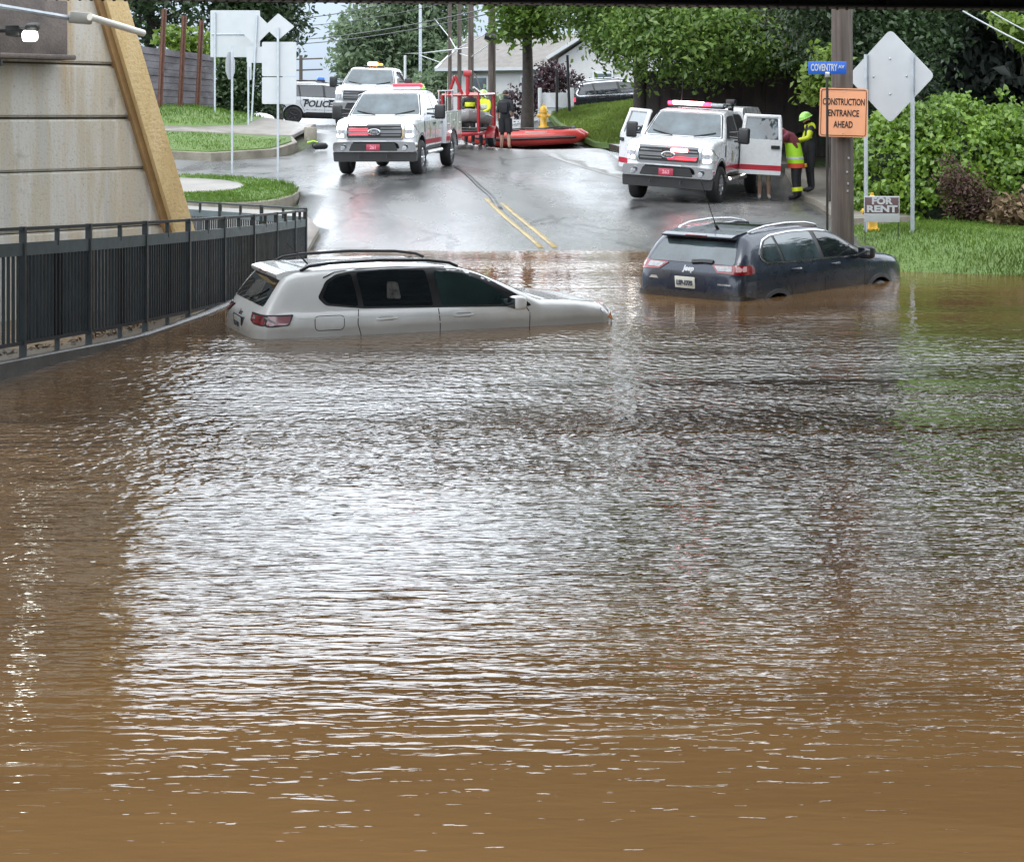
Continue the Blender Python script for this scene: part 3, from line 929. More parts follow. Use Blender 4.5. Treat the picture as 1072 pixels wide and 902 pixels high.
def fence(ys, ptf, zf_, label, mt, nm="railing_fence"):
    p0 = ptf(ys[0])
    root = thing(nm, label, "fence", (p0.x, p0.y, zf_(ys[0]) - 1.3))
    O = root.location.copy()
    def P(y, dz, off=0.0):
        p = ptf(y); return Vector((p.x + off, p.y, zf_(y) + dz)) - O
    dense = list(np.linspace(ys[0], ys[-1], 30))
    for nm2, dz, r, sq in (("top_rail", -0.02, 0.032, 0.7), ("bottom_rail", -1.12, 0.03, 0.8), ):
        MB().tube([P(y, dz) for y in dense], r, 4, sq=sq).build(nm2, [mt], root, 30)
    # flat band under the gap
    mb = MB()
    for a, b in zip(dense, dense[1:]):
        v = [P(a, -0.28, -0.012), P(b, -0.28, -0.012), P(b, -0.155, -0.012), P(a, -0.155, -0.012), P(a, -0.28, 0.018), P(b, -0.28, 0.018), P(b, -0.155, 0.018), P(a, -0.155, 0.018)]
        mb.add(v, [[0, 1, 2, 3], [7, 6, 5, 4], [0, 4, 5, 1], [3, 2, 6, 7]])
    mb.build("flat_band", [M_fence2], root, 30)
    for i, y in enumerate(ys):
        MB().tube([P(y, -1.32), P(y, 0.0)], 0.042, 4).build("post", [mt], root, 30)
    for a, b in zip(ys, ys[1:]):
        m_ = (a + b) / 2
        MB().tube([P(m_, -0.2), P(m_, -0.03)], 0.03, 4).build("stub_post", [mt], root, 30)
        MB().tube([P(m_, -1.32), P(m_, -1.12)], 0.03, 4).build("foot", [mt], root, 30)
        mb = MB()
        n = 19
        for k in range(1, n):
            y = a + (b - a) * k / n
            mb.tube([P(y, -1.11), P(y, -0.27)], 0.02, 4, cap=False)
        mb.build("picket_panel", [mt], root, 30)
        mb = MB(); q = [P(m_ - 0.07, -1.11, -0.01), P(m_ + 0.07, -1.11, -0.01), P(m_ + 0.07, -0.27, -0.01), P(m_ - 0.07, -0.27, -0.01)]
        q2 = [v + Vector((-0.02, 0, 0)) for v in q]
        mb.add(q + q2, [[0, 1, 2, 3], [7, 6, 5, 4], [0, 4, 5, 1], [1, 5, 6, 2], [2, 6, 7, 3], [3, 7, 4, 0]]); mb.build("panel_stile", [mt], root, 30)
    return root
def solve_px(px):
    lo_, hi_ = 12.6, 28.5
    for _ in range(50):
        m_ = (lo_ + hi_) / 2
        p = fpt(m_)
        if 536 + p.x / p.y * FPX < px: lo_ = m_
        else: hi_ = m_
    return m_
FY = [13.2, 14.9] + [solve_px(p) for p in (24, 93, 152, 197, 234, 265, 289, 308)] + [28.5]
fence(FY, fpt, fz, "long dark green picket railing standing along the flooded pavement", M_fence)
end = fpt(28.5)
def rpt(t): return Vector((end.x - (t) * 0.71, end.y + 0.06 + t * 0.70, 0))
fence([0, 1.2, 2.4, 3.6], rpt, lambda t: 0.905 - 0.0 * t, "short return of dark railing turning away behind the long picket railing", M_fence)
# ------------------------------------------------------------------ vehicles
def implicit_body(L, side, plan, front, k1=0.10, k2=0.16, xs=None, nth=88, extra=None):
    """closed car body: the rounded intersection of a side outline, a plan outline and a cross profile.
    side: (x,z) outline, plan: half outline (x,halfwidth), front: (z,halfwidth) table. x runs 0 rear .. L front, z from the ground"""
    side = np.array(side); px = np.array([p[0] for p in plan]); pw = np.array([p[1] for p in plan])
    planp = np.array([(p[0], p[1]) for p in plan] + [(p[0], -p[1]) for p in plan[::-1]])
    fz_ = np.array([p[0] for p in front]); fw = np.array([p[1] for p in front])
    x0, x1 = side[:, 0].min() + 0.006, side[:, 0].max() - 0.006
    u = np.linspace(0, 1, 150)
    X = x0 + (x1 - x0) * (0.72 * u + 0.28 * (0.5 - 0.5 * np.cos(PI * u)))
    def F(x, y, z):
        a = sdf_poly(x, z, side)
        w = np.interp(z, fz_, fw)
        if extra is not None: w = w + extra(x, z)
        b = (np.abs(y) - w) * 0.95
        c = sdf_poly(x, np.abs(y), planp)
        return smax(smax(a, b, k1), c, k2)
    zs = np.linspace(side[:, 1].min(), side[:, 1].max(), 120)
    rings = []
    th = np.linspace(0, 2 * PI, nth, endpoint=False) + PI / 2
    keepX = []
    for x in X:
        s = F(np.full_like(zs, x), np.zeros_like(zs), zs)
        j = int(np.argmin(s))
        if s[j] > -0.004: continue
        ins = zs[s < 0]
        zc = 0.5 * (ins.min() + ins.max())
        half = 0.5 * (ins.max() - ins.min())
        # denser rays on corners: stretch the angle by the section's aspect
        ww = max(0.2, float(np.interp(x, px, pw)))
        dy = np.cos(th) * ww; dz = np.sin(th) * max(half, 0.05)
        ln = np.hypot(dy, dz); dy /= ln; dz /= ln
        lo = np.zeros(nth); hi = np.full(nth, 2.2)
        for _ in range(22):
            m = (lo + hi) / 2
            v = F(np.full(nth, x), dy * m, zc + dz * m) < 0
            lo = np.where(v, m, lo); hi = np.where(v, hi, m)
        rings.append(np.stack([np.full(nth, x), dy * lo, zc + dz * lo], -1))
    Rn = np.array(rings); n = len(Rn)
    co = Rn.reshape(-1, 3).copy(); co[:, 0] -= L / 2
    verts = [tuple(map(float, c)) for c in co]
    faces = []
    for i in range(n - 1):
        for k in range(nth):
            k2_ = (k + 1) % nth
            faces.append([i * nth + k, (i + 1) * nth + k, (i + 1) * nth + k2_, i * nth + k2_])
    faces.append([k for k in range(nth)]); faces.append([(n - 1) * nth + k for k in range(nth)][::-1])
    return verts, faces

class Car:
    def __init__(s, nm, label, cat, L, shape, paint, group=None, wells=(), under=None):
        s.L = L
        s.zmap = None
        s.root = thing(nm, label, cat, group=group)
        s.v, s.f = implicit_body(L, **shape)
        s.bvh = BVHTree.FromPolygons([Vector(v) for v in s.v], s.f)
        me = bpy.data.meshes.new("body")
        me.from_pydata(s.v, [], s.f)
        me.materials.append(paint); me.materials.append(M_black)
        bm = bmesh.new(); bm.from_mesh(me); bmesh.ops.recalc_face_normals(bm, faces=bm.faces); bm.to_mesh(me); bm.free()
        o = bpy.data.objects.new("body", me); COL.objects.link(o)
        s.body = o
        if wells:
            mb = MB()
            for (x, z, r, y0, y1) in wells:
                for sg in (1, -1):
                    mb.lathe([(r, y0 * sg), (r, y1 * sg)], (x - L / 2, 0, z), 'Y', 36)
            cm = mb.mesh("cutter", [M_black])
            co = bpy.data.objects.new("cutter", cm); COL.objects.link(co)
            md = o.modifiers.new("b", 'BOOLEAN'); md.operation = 'DIFFERENCE'; md.object = co; md.solver = 'EXACT'
            dg = bpy.context.evaluated_depsgraph_get()
            me2 = bpy.data.meshes.new_from_object(o.evaluated_get(dg))
            o.modifiers.clear(); o.data = me2; me2.name = "body"
            bpy.data.objects.remove(co)
            me = me2
            me.materials.clear(); me.materials.append(paint); me.materials.append(M_black)
            for p in me.polygons:
                c = p.center; p.material_index = 0
                for (x, z, r, y0, y1) in wells:
                    d = math.hypot(c.x - (x - L / 2), c.z - z)
                    if abs(c.y) > y0 - 0.02 and d < r + 0.004 and (d > r - 0.012 and abs(p.normal.y) < 0.35 or abs(abs(c.y) - y0) < 0.01):
                        p.material_index = 1
        if under is not None:
            for p in me.polygons:
                if p.center.z < under: p.material_index = 1
        me.polygons.foreach_set("use_smooth", [True] * len(me.polygons))
        me.set_sharp_from_angle(angle=R(38))
        o.parent = s.root
    def hit(s, a, b, view):
        """view in F B L R T or an angle; the normal returned faces the viewer side"""
        L = s.L
        if view != 'T' and s.zmap: b = s.zmap(b)
        if view == 'T': o, d = Vector((a - L / 2, b, 6)), Vector((0, 0, -1))
        elif view == 'L': o, d = Vector((a - L / 2, 6, b)), Vector((0, -1, 0))
        elif view == 'R': o, d = Vector((a - L / 2, -6, b)), Vector((0, 1, 0))
        elif view == 'F': o, d = Vector((8, a, b)), Vector((-1, 0, 0))
        elif view == 'B': o, d = Vector((-8, a, b)), Vector((1, 0, 0))
        else:
            q = Vector((math.cos(view), math.sin(view), 0)); r = Vector((-math.sin(view), math.cos(view), 0))
            o, d = q * 8 + r * a + Vector((0, 0, b)), -q
        h = s.bvh.ray_cast(o, d)
        if h[0] is None: return h
        n = h[1] if h[1].dot(d) < 0 else -h[1]
        return (h[0], n, h[2], h[3])
    def patch(s, nm, poly, view, mt, off=0.004, parent=None, step=0.07, thick=0.012, rnd=0.0):
        if rnd: poly = round_poly(poly, rnd)
        v, f = fill2d(poly, step)
        top, bot, ok = [], [], []
        for p in v:
            h = s.hit(p.x, p.y, view)
            if h[0] is None:
                top.append(None); bot.append(None)
            else:
                n = h[1].normalized()
                top.append(h[0] + n * off); bot.append(h[0] - n * thick)
        f = [t for t in f if all(top[i] is not None for i in t)]
        if not f: return None
        # drop triangles that jump across a silhouette
        f = [t for t in f if max((top[t[i]] - top[t[i - 1]]).length for i in range(3)) < step * 9]
        idx = {}; vs = []
        for t in f:
            for i in t:
                if i not in idx: idx[i] = len(vs); vs.append(top[i])
        nb = len(vs)
        inv = {j: i for i, j in idx.items()}
        vs += [bot[inv[j]] for j in range(nb)]
        fs = [[idx[i] for i in t] for t in f]
        ec = set()
        for t in fs:
            for a, b in zip(t, t[1:] + t[:1]): ec.add((a, b))
        sk = [[b, a, a + nb, b + nb] for a, b in ec if (b, a) not in ec]
        me = bpy.data.meshes.new(nm)
        me.from_pydata([tuple(p) for p in vs], [], fs + sk)
        me.materials.append(mt)
        bm = bmesh.new(); bm.from_mesh(me); bmesh.ops.recalc_face_normals(bm, faces=bm.faces)
        # open shells: make sure the outer side faces out
        bm.faces.ensure_lookup_table()
        h = s.hit(v[f[0][0]].x, v[f[0][0]].y, view)
        if bm.faces[0].normal.dot(h[1]) < 0:
            for fc in bm.faces: fc.normal_flip()
        bm.to_mesh(me); bm.free()
        me.polygons.foreach_set("use_smooth", [True] * len(me.polygons))
        me.set_sharp_from_angle(angle=R(40))
        return link_mesh(nm, me, parent or s.root)
    def strip(s, nm, line, view, w, mt, off=0.003, parent=None, closed=False, step=0.05):
        pts = []
        L2 = line + [line[0]] if closed else line
        for (a, b) in zip(L2, L2[1:]):
            a = Vector(a); b = Vector(b); k = max(1, int((b - a).length / step))
            for j in range(k): pts.append(a + (b - a) * j / k)
        pts.append(Vector(L2[-1]))
        P = []
        for p in pts:
            h = s.hit(p.x, p.y, view)
            if h[0] is not None: P.append((h[0], h[1].normalized()))
        vs, fs = [], []
        for i, (p, n) in enumerate(P):
            t = P[min(i + 1, len(P) - 1)][0] - P[max(0, i - 1)][0]
            sd = n.cross(t).normalized() * w / 2
            vs += [p + sd + n * off, p - sd + n * off, p + sd - n * 0.006, p - sd - n * 0.006]
            if i:
                a, b = (i - 1) * 4, i * 4
                fs += [[a, a + 1, b + 1, b], [a + 2, a, b, b + 2], [a + 1, a + 3, b + 3, b + 1]]
        m = MB(); m.add(vs, fs); return m.build(nm, [mt], parent or s.root)
    def text(s, txt, a, b, view, size, mt, parent=None, bold=0.0, off=0.004, tilt=0.0):
        """lettering that lies on the body"""
        me = text_mesh(txt, size, mt, bold, 0.0)
        c, sn = math.cos(tilt), math.sin(tilt)
        keep = True
        for v in me.vertices:
            u, w = v.co.x + v.co.y * tilt, v.co.y
            uu_ = {'R': a + u, 'L': a - u, 'F': a + u, 'B': a - u}[view]
            h = s.hit(uu_, b + w, view)
            if h[0] is not None: v.co = h[0] + h[1].normalized() * off
        return link_mesh("lettering", me, parent or s.root)
    def wheel(s, x, y, r, w, rimr, rim_mat, spokes=5, nm="wheel"):
        sg = 1 if y > 0 else -1
        tyre = MB()
        c = (x - s.L / 2, y, r)
        tyre.lathe([(rimr, -w * .42 * sg), (rimr + .03, -w * .5 * sg), (r - .05, -w * .5 * sg), (r - .012, -w * .40 * sg), (r, -w * .25 * sg), (r, w * .25 * sg), (r - .012, w * .40 * sg), (r - .05, w * .5 * sg), (rimr + .03, w * .5 * sg), (rimr, w * .42 * sg)], c, 'Y', 36)
        e = bpy.data.objects.new(nm, tyre.mesh("tyre", [M_rubber])); COL.objects.link(e); e.parent = s.root
        rm = MB()
        rm.lathe([(rimr + .004, w * .40 * sg), (rimr - .03, w * .46 * sg), (rimr - .05, w * .36 * sg), (rimr - .06, w * .1 * sg), (0.02, w * .1 * sg)], c, 'Y', 30)
        rm.lathe([(0.075, w * .1 * sg), (0.075, w * .38 * sg), (0.05, w * .43 * sg), (0.0, w * .43 * sg)], c, 'Y', 18)
        for k in range(spokes):
            a = 2 * PI * k / spokes
            d = Vector((math.cos(a), 0, math.sin(a)))
            rm.tube([Vector(c) + d * 0.05 + Vector((0, w * .34 * sg, 0)), Vector(c) + d * (rimr - 0.035) + Vector((0, w * .38 * sg, 0))], [0.045, 0.03], 6)
        rm.build("rim", [rim_mat], e)
        return e
    def mirror(s, x, y, z, mt, size=(0.13, 0.22, 0.16), arm=True):
        sg = 1 if y > 0 else -1
        mb = MB(); mb.box((x - s.L / 2, y, z), size, 0.045, (0, 0, R(-8) * sg), seg=3)
        if arm: mb.box((x - s.L / 2 + 0.02, y - sg * size[1] * 0.55, z - size[2] * 0.35), (0.07, 0.14, 0.05), 0.02)
        o = mb.build("wing_mirror", [mt], s.root)
        g = MB(); g.box((x - s.L / 2 - size[0] * 0.5, y, z), (0.01, size[1] * 0.82, size[2] * 0.78), 0.004, (0, 0, R(-8) * sg)); g.build("mirror_glass", [M_glass], o)
        return o
    def pose(s, x, y, z, heading, pitch=0.0, roll=0.0):
        s.root.rotation_mode = 'XYZ'
        M = Matrix.Rotation(heading, 4, 'Z') @ Matrix.Rotation(pitch, 4, 'Y') @ Matrix.Rotation(roll, 4, 'X')
        s.root.location = (x, y, z); s.root.rotation_euler = M.to_euler()
    def on_ground(s, x, y, heading, xf, xr, track, lift=0.0):
        """stand the wheels on the terrain"""
        f = Vector((math.cos(heading), math.sin(heading))); l = Vector((-f.y, f.x)); q = Vector((x, y))
        P = [q + f * (xx - s.L / 2) + l * (t * track) for xx in (xf, xr) for t in (0.5, -0.5)]
        Z = [tz(p.x, p.y) for p in P]
        zf_, zr = (Z[0] + Z[1]) / 2, (Z[2] + Z[3]) / 2
        pitch = -math.atan2(zf_ - zr, xf - xr)
        roll = math.atan2((Z[0] + Z[2] - Z[1] - Z[3]) / 2, track)
        xm = (xf + xr) / 2 - s.L / 2
        zc = (zf_ + zr) / 2 + math.sin(pitch) * xm
        s.pose(x, y, zc + lift, heading, pitch, roll)

def arch_flare(xs, zc, r, amt):
    def e(x, z):
        out = 0.0
        for xx in xs:
            d = np.hypot(x - xx, z - zc)
            out = out + amt * np.exp(-((d - r) / 0.09) ** 2)
        return out
    return e

# ---- pale pearl SUV, nose down in the water
COMPASS_SIDE = [(0.10, .30), (0.02, .42), (0.0, .60), (0.015, .78), (.055, .93), (.085, 1.03), (.16, 1.12), (.33, 1.37), (.44, 1.525), (.56, 1.575), (.8, 1.603), (1.2, 1.625), (1.7, 1.63), (2.1, 1.612), (2.4, 1.57), (2.62, 1.51),
                (2.9, 1.375), (3.15, 1.25), (3.33, 1.15), (3.45, 1.15), (3.75, 1.13), (4.0, 1.10), (4.16, 1.07), (4.27, 1.02), (4.345, .91), (4.385, .72), (4.395, .5), (4.36, .33), (4.2, .24), (.3, .22)]
COMPASS_PLAN = [(0, .0), (0.0, .40), (.03, .62), (.08, .74), (.18, .84), (.35, .885), (.7, .905), (3.5, .905), (3.9, .885), (4.12, .82), (4.27, .68), (4.36, .45), (4.40, .0)]
COMPASS_FRONT = [(.2, .80), (.35, .845), (.55, .862), (.8, .880), (.93, .897), (.985, .914), (1.0, .90), (1.09, .888), (1.15, .868), (1.26, .825), (1.43, .75), (1.56, .68), (1.66, .62)]
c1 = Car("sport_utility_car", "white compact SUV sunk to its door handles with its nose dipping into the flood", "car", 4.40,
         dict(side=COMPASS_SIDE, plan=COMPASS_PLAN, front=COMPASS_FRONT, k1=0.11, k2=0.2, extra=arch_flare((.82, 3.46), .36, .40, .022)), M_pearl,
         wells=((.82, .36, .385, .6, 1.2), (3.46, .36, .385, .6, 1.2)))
def compass(c):
    L = c.L
    c.zmap = lambda z: float(np.interp(z, [.3, .62, .85, 1.1, 1.35, 1.5, 1.6], [.3, .70, .98, 1.20, 1.425, 1.565, 1.62]))
    S = [(.76, 1.20), (.84, 1.10), (1.25, 1.045), (2.08, 1.02), (3.14, .985), (3.2, 1.0), (3.05, 1.14), (2.66, 1.395), (2.46, 1.475), (2.1, 1.525), (1.6, 1.535), (1.2, 1.515), (.98, 1.475), (.86, 1.40)]
    sur = None
    for v in 'RL':
        sur = c.patch("window_surround", round_poly(S, .04), v, M_black, 0.004, step=.035)
        c.strip("window_trim", [(2.30, 1.535), (2.1, 1.55), (1.6, 1.562), (1.2, 1.54), (.98, 1.50), (.84, 1.44)], v, 0.014, M_chrome, 0.007)
        for nm, pl in (("quarter_window", [(.81, 1.20), (.87, 1.125), (1.20, 1.075), (1.15, 1.475), (1.0, 1.445), (.89, 1.38)]),
                       ("rear_door_window", [(1.26, 1.07), (2.04, 1.045), (1.99, 1.49), (1.6, 1.505), (1.21, 1.485)]),
                       ("front_door_window", [(2.14, 1.045), (3.02, 1.02), (2.94, 1.10), (2.62, 1.345), (2.43, 1.435), (2.09, 1.485)])):
            c.patch(nm, round_poly(pl, .03), v, M_glass if nm[0] != 'f' else mat('green_reflection_glass', (.02, .034, .034), .04, var=.5, scale=1.5, ior=1.75), 0.010, step=.035)  # a greenish reflection is put into the front window's base colour
        hs = c.patch('headrest_seen_through_glass', round_poly([(1.52, 1.16), (1.68, 1.15), (1.66, 1.36), (1.54, 1.37)], .03), v, mat('pale_seat_light', (.085, .083, .078), .3, var=.6, scale=14), .012)
        #c.patch('headrest_seen_through_glass', round_poly([(1.74, 1.17), (1.90, 1.16), (1.89, 1.36), (1.75, 1.37)], .04), v, M_black, .0085)
        #c.strip("mud_line", [(.25, .845), (1.0, .852), (2.0, .862), (3.0, .88), (3.9, .90)], v, .022, mat('dried_mud', (.20, .16, .115), .7, var=.4, scale=14), .0035)
        # shut lines
        for ln in ([(1.20, 1.04), (1.19, .85), (1.27, .62), (1.27, .40)], [(2.10, 1.01), (2.12, .8), (2.12, .36)], [(3.13, .98), (3.17, .9), (3.17, .36)], [(1.27, .40), (3.17, .36)]):
            c.strip("door_seam", ln, v, 0.010, M_black, 0.002)
        c.strip("body_crease", [(.55, .945), (1.2, .935), (2.2, .92), (3.3, .91)], v, 0.012, M_pearl, 0.006)
        for x in (1.40, 2.28):
            y = c.hit(x + .1, .905, v)[0].y; sg = 1 if y > 0 else -1
            mb = MB(); mb.tube([(x - L / 2, y + sg * .005, 1.022), (x + .05 - L / 2, y + sg * .045, 1.027), (x + .17 - L / 2, y + sg * .045, 1.032), (x + .22 - L / 2, y + sg * .005, 1.032)], .015, 8)
            h = mb.build("door_handle", [M_pearl], c.root)
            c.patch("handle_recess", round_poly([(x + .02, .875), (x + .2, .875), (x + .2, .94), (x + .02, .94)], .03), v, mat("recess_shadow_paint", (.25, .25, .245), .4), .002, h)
        c.strip("fuel_flap" if v == 'R' else "panel_line", round_poly([(.72, .80), (1.04, .80), (1.04, .97), (.72, .97)], .05), v, 0.008, M_black, 0.002, closed=True) if v == 'R' else None
        zm, c.zmap = c.zmap, None
        c.patch("wheel_arch_trim", [(3.46 + .44 * math.cos(a), .36 + .44 * math.sin(a)) for a in np.linspace(-.2, PI + .2, 24)] + [(3.46 + .395 * math.cos(a), .36 + .395 * math.sin(a)) for a in np.linspace(PI + .2, -.2, 24)], v, M_black, 0.012)
        c.patch("wheel_arch_trim", [(.82 + .44 * math.cos(a), .36 + .44 * math.sin(a)) for a in np.linspace(-.2, PI + .2, 24)] + [(.82 + .395 * math.cos(a), .36 + .395 * math.sin(a)) for a in np.linspace(PI + .2, -.2, 24)], v, M_black, 0.012)
        c.zmap = zm
    # tail: glass, spoiler, lamps, plate
    c.patch("rear_window", round_poly([(-.66, 1.09), (.66, 1.09), (.60, 1.30), (.52, 1.47), (-.52, 1.47), (-.60, 1.30)], .06), 'B', M_glass, 0.005)
    c.patch("rear_window_inside", round_poly([(-.28, 1.13), (.30, 1.13), (.24, 1.34), (-.16, 1.36)], .05), 'B', mat("cargo_shade", (.09, .09, .085), .25), 0.0075)
    c.strip("wiper_arm", [(0.0, 1.12), (-.22, 1.19), (-.42, 1.28)], 'B', .022, M_black, .018)
    mb = MB(); mb.prism(round_poly([(.37, 1.495), (.62, 1.43), (.84, 1.59), (.66, 1.60), (.46, 1.583), (.355, 1.553)], .02), lambda x, z, w: (x - L / 2, -.585 + w, z), 1.17)
    sp = mb.build("rear_spoiler", [M_pearl], c.root)
    MB().box((.362 - L / 2, 0, 1.54), (.03, .30, .018), .006).build("high_brake_lamp", [M_redlens], sp)
    for sg in (1, -1):
        ang = R(180) - sg * R(42)
        u0 = {1: 1, -1: -1}[sg]
        f = lambda u: -u0 * u if False else u0 * u
        # u measured on the corner plane, outward positive to the side
        uc = []
        def U(x, y): 
            r = Vector((-math.sin(ang), math.cos(ang))); return r.x * (x - L / 2) + r.y * y * sg
        o = c.patch("tail_lamp", round_poly([(U(.06, .50), .995), (U(.42, .90), 1.005), (U(.38, .90), .86), (U(.22, .86), .845), (U(.10, .66), .87), (U(.07, .56), .90)], .02), ang, M_black, .010)
        c.patch("lamp_lens", round_poly([(U(.065, .53), .975), (U(.40, .90), .985), (U(.37, .90), .875), (U(.22, .86), .862), (U(.10, .66), .885), (U(.075, .57), .91)], .02), ang, M_redlens, .014, o)
        c.patch("lamp_stripe", [(U(.16, .80), .97), (U(.19, .82), .97), (U(.27, .89), .885), (U(.24, .88), .885)], ang, M_clearlens, .018, o)
        c.patch("lamp_stripe", [(U(.08, .62), .965), (U(.10, .66), .965), (U(.10, .66), .93), (U(.085, .62), .92)], ang, M_clearlens, .018, o)
        c.patch("headlamp", round_poly([(4.06, .865), (4.30, .83), (4.34, .90), (4.18, .935), (4.05, .915)], .02), 'L' if sg > 0 else 'R', M_clearlens, .008)
        c.patch("turn_signal", round_poly([(4.16, .80), (4.34, .72), (4.35, .80), (4.22, .845)], .015), 'L' if sg > 0 else 'R', M_amberlens, .012)
        c.mirror(2.97, sg * .985, 1.17, M_pearl, (.15, .2, .16))
        mb = MB(); y = sg * .60
        mb.tube([(x - L / 2, y * (1.0 - .03 * (x < 1)), z) for x, z in ((.62, 1.585), (.72, 1.635), (.95, 1.665), (1.5, 1.685), (2.05, 1.668), (2.3, 1.632), (2.4, 1.585))], .019, 8)
        mb.build("roof_rail", [M_black], c.root)
    xr = c.bvh.ray_cast(Vector((-8, 0, .935)), Vector((1, 0, 0)))[0].x
    pl = MB().box((xr + .012, .0, .935), (.03, .46, .19), .01).build("plate_recess", [M_black], c.root)
    MB().box((xr - .006, 0, .935), (.012, .31, .155), .01).build("licence_plate", [mat("plate_white", (.42, .42, .38), .5, var=.2, scale=25)], pl)
    for dx in (-.09, -.03, .03, .09):
        m_ = text_mesh({-.09: "K", -.03: "7", .03: "4", .09: "R"}[dx], .08, mat("plate_ink", (.06, .07, .10), .5)); o = link_mesh("plate_character", m_, pl); o.location = (xr - .016, -dx, .925); o.rotation_euler = (R(90), 0, R(-90))
    c.text("Jeep", 0.0, .935, 'B', .085, M_chrome, bold=.004)
    MB().tube([(.86 - L / 2, 0, 1.60), (.62 - L / 2, 0, 1.86)], [.012, .004], 6).build("roof_aerial", [M_black], c.root)
    c.patch("windscreen", round_poly([(2.58, -.60), (3.28, -.74), (3.28, .74), (2.58, .60)], .06), 'T', M_glass, .005)
    for k in range(2): pass
    c.strip("bonnet_seam", [(3.42, -.62), (4.05, -.58)], 'T', .01, M_black, .002); c.strip("bonnet_seam", [(3.42, .62), (4.05, .58)], 'T', .01, M_black, .002)
    MB().box((3.36 - L / 2, -.35, 1.105), (.05, .7, .02), .008, (0, R(-30), 0)).build("wiper", [M_black], c.root)
    c.patch("grille", round_poly([(-.55, .72), (.55, .72), (.56, .82), (-.56, .82)], .03), 'F', M_black, .006)
    for x in (.82, 3.46):
        for sg in (1, -1): c.wheel(x, sg * .79, .345, .225, .22, M_alu)
compass(c1)
c1.pose(-1.06, 20.3, -0.80, R(22), R(.2), R(0.8)); c1.root.scale = (1.045, 1, .955)

# ---- navy SUV, stranded by the right kerb
CHER_SIDE = [(.08, .33), (0.0, .48), (-0.005, .66), (.02, .84), (.05, .98), (.09, 1.09), (.2, 1.24), (.36, 1.46), (.46, 1.575), (.6, 1.615), (.9, 1.655), (1.35, 1.68), (1.9, 1.672), (2.3, 1.63), (2.6, 1.55), (3.0, 1.34),
             (3.32, 1.21), (3.48, 1.165), (3.9, 1.125), (4.2, 1.07), (4.42, .985), (4.53, .88), (4.59, .70), (4.61, .52), (4.56, .36), (4.4, .26), (.3, .24)]
CHER_PLAN = [(0, 0), (0.0, .45), (.03, .68), (.09, .81), (.2, .875), (.45, .915), (.8, .925), (3.7, .925), (4.1, .90), (4.36, .82), (4.5, .66), (4.58, .40), (4.62, 0)]
CHER_FRONT = [(.22, .82), (.4, .885), (.6, .91), (.85, .925), (1.01, .926), (1.035, .915), (1.12, .90), (1.17, .878), (1.30, .825), (1.47, .745), (1.6, .675), (1.7, .62)]
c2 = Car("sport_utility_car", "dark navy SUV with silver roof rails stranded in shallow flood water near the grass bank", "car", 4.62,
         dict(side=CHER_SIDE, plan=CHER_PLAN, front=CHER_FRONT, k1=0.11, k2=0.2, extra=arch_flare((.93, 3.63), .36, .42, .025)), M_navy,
         wells=((.93, .37, .41, .6, 1.2), (3.63, .37, .41, .6, 1.2)))
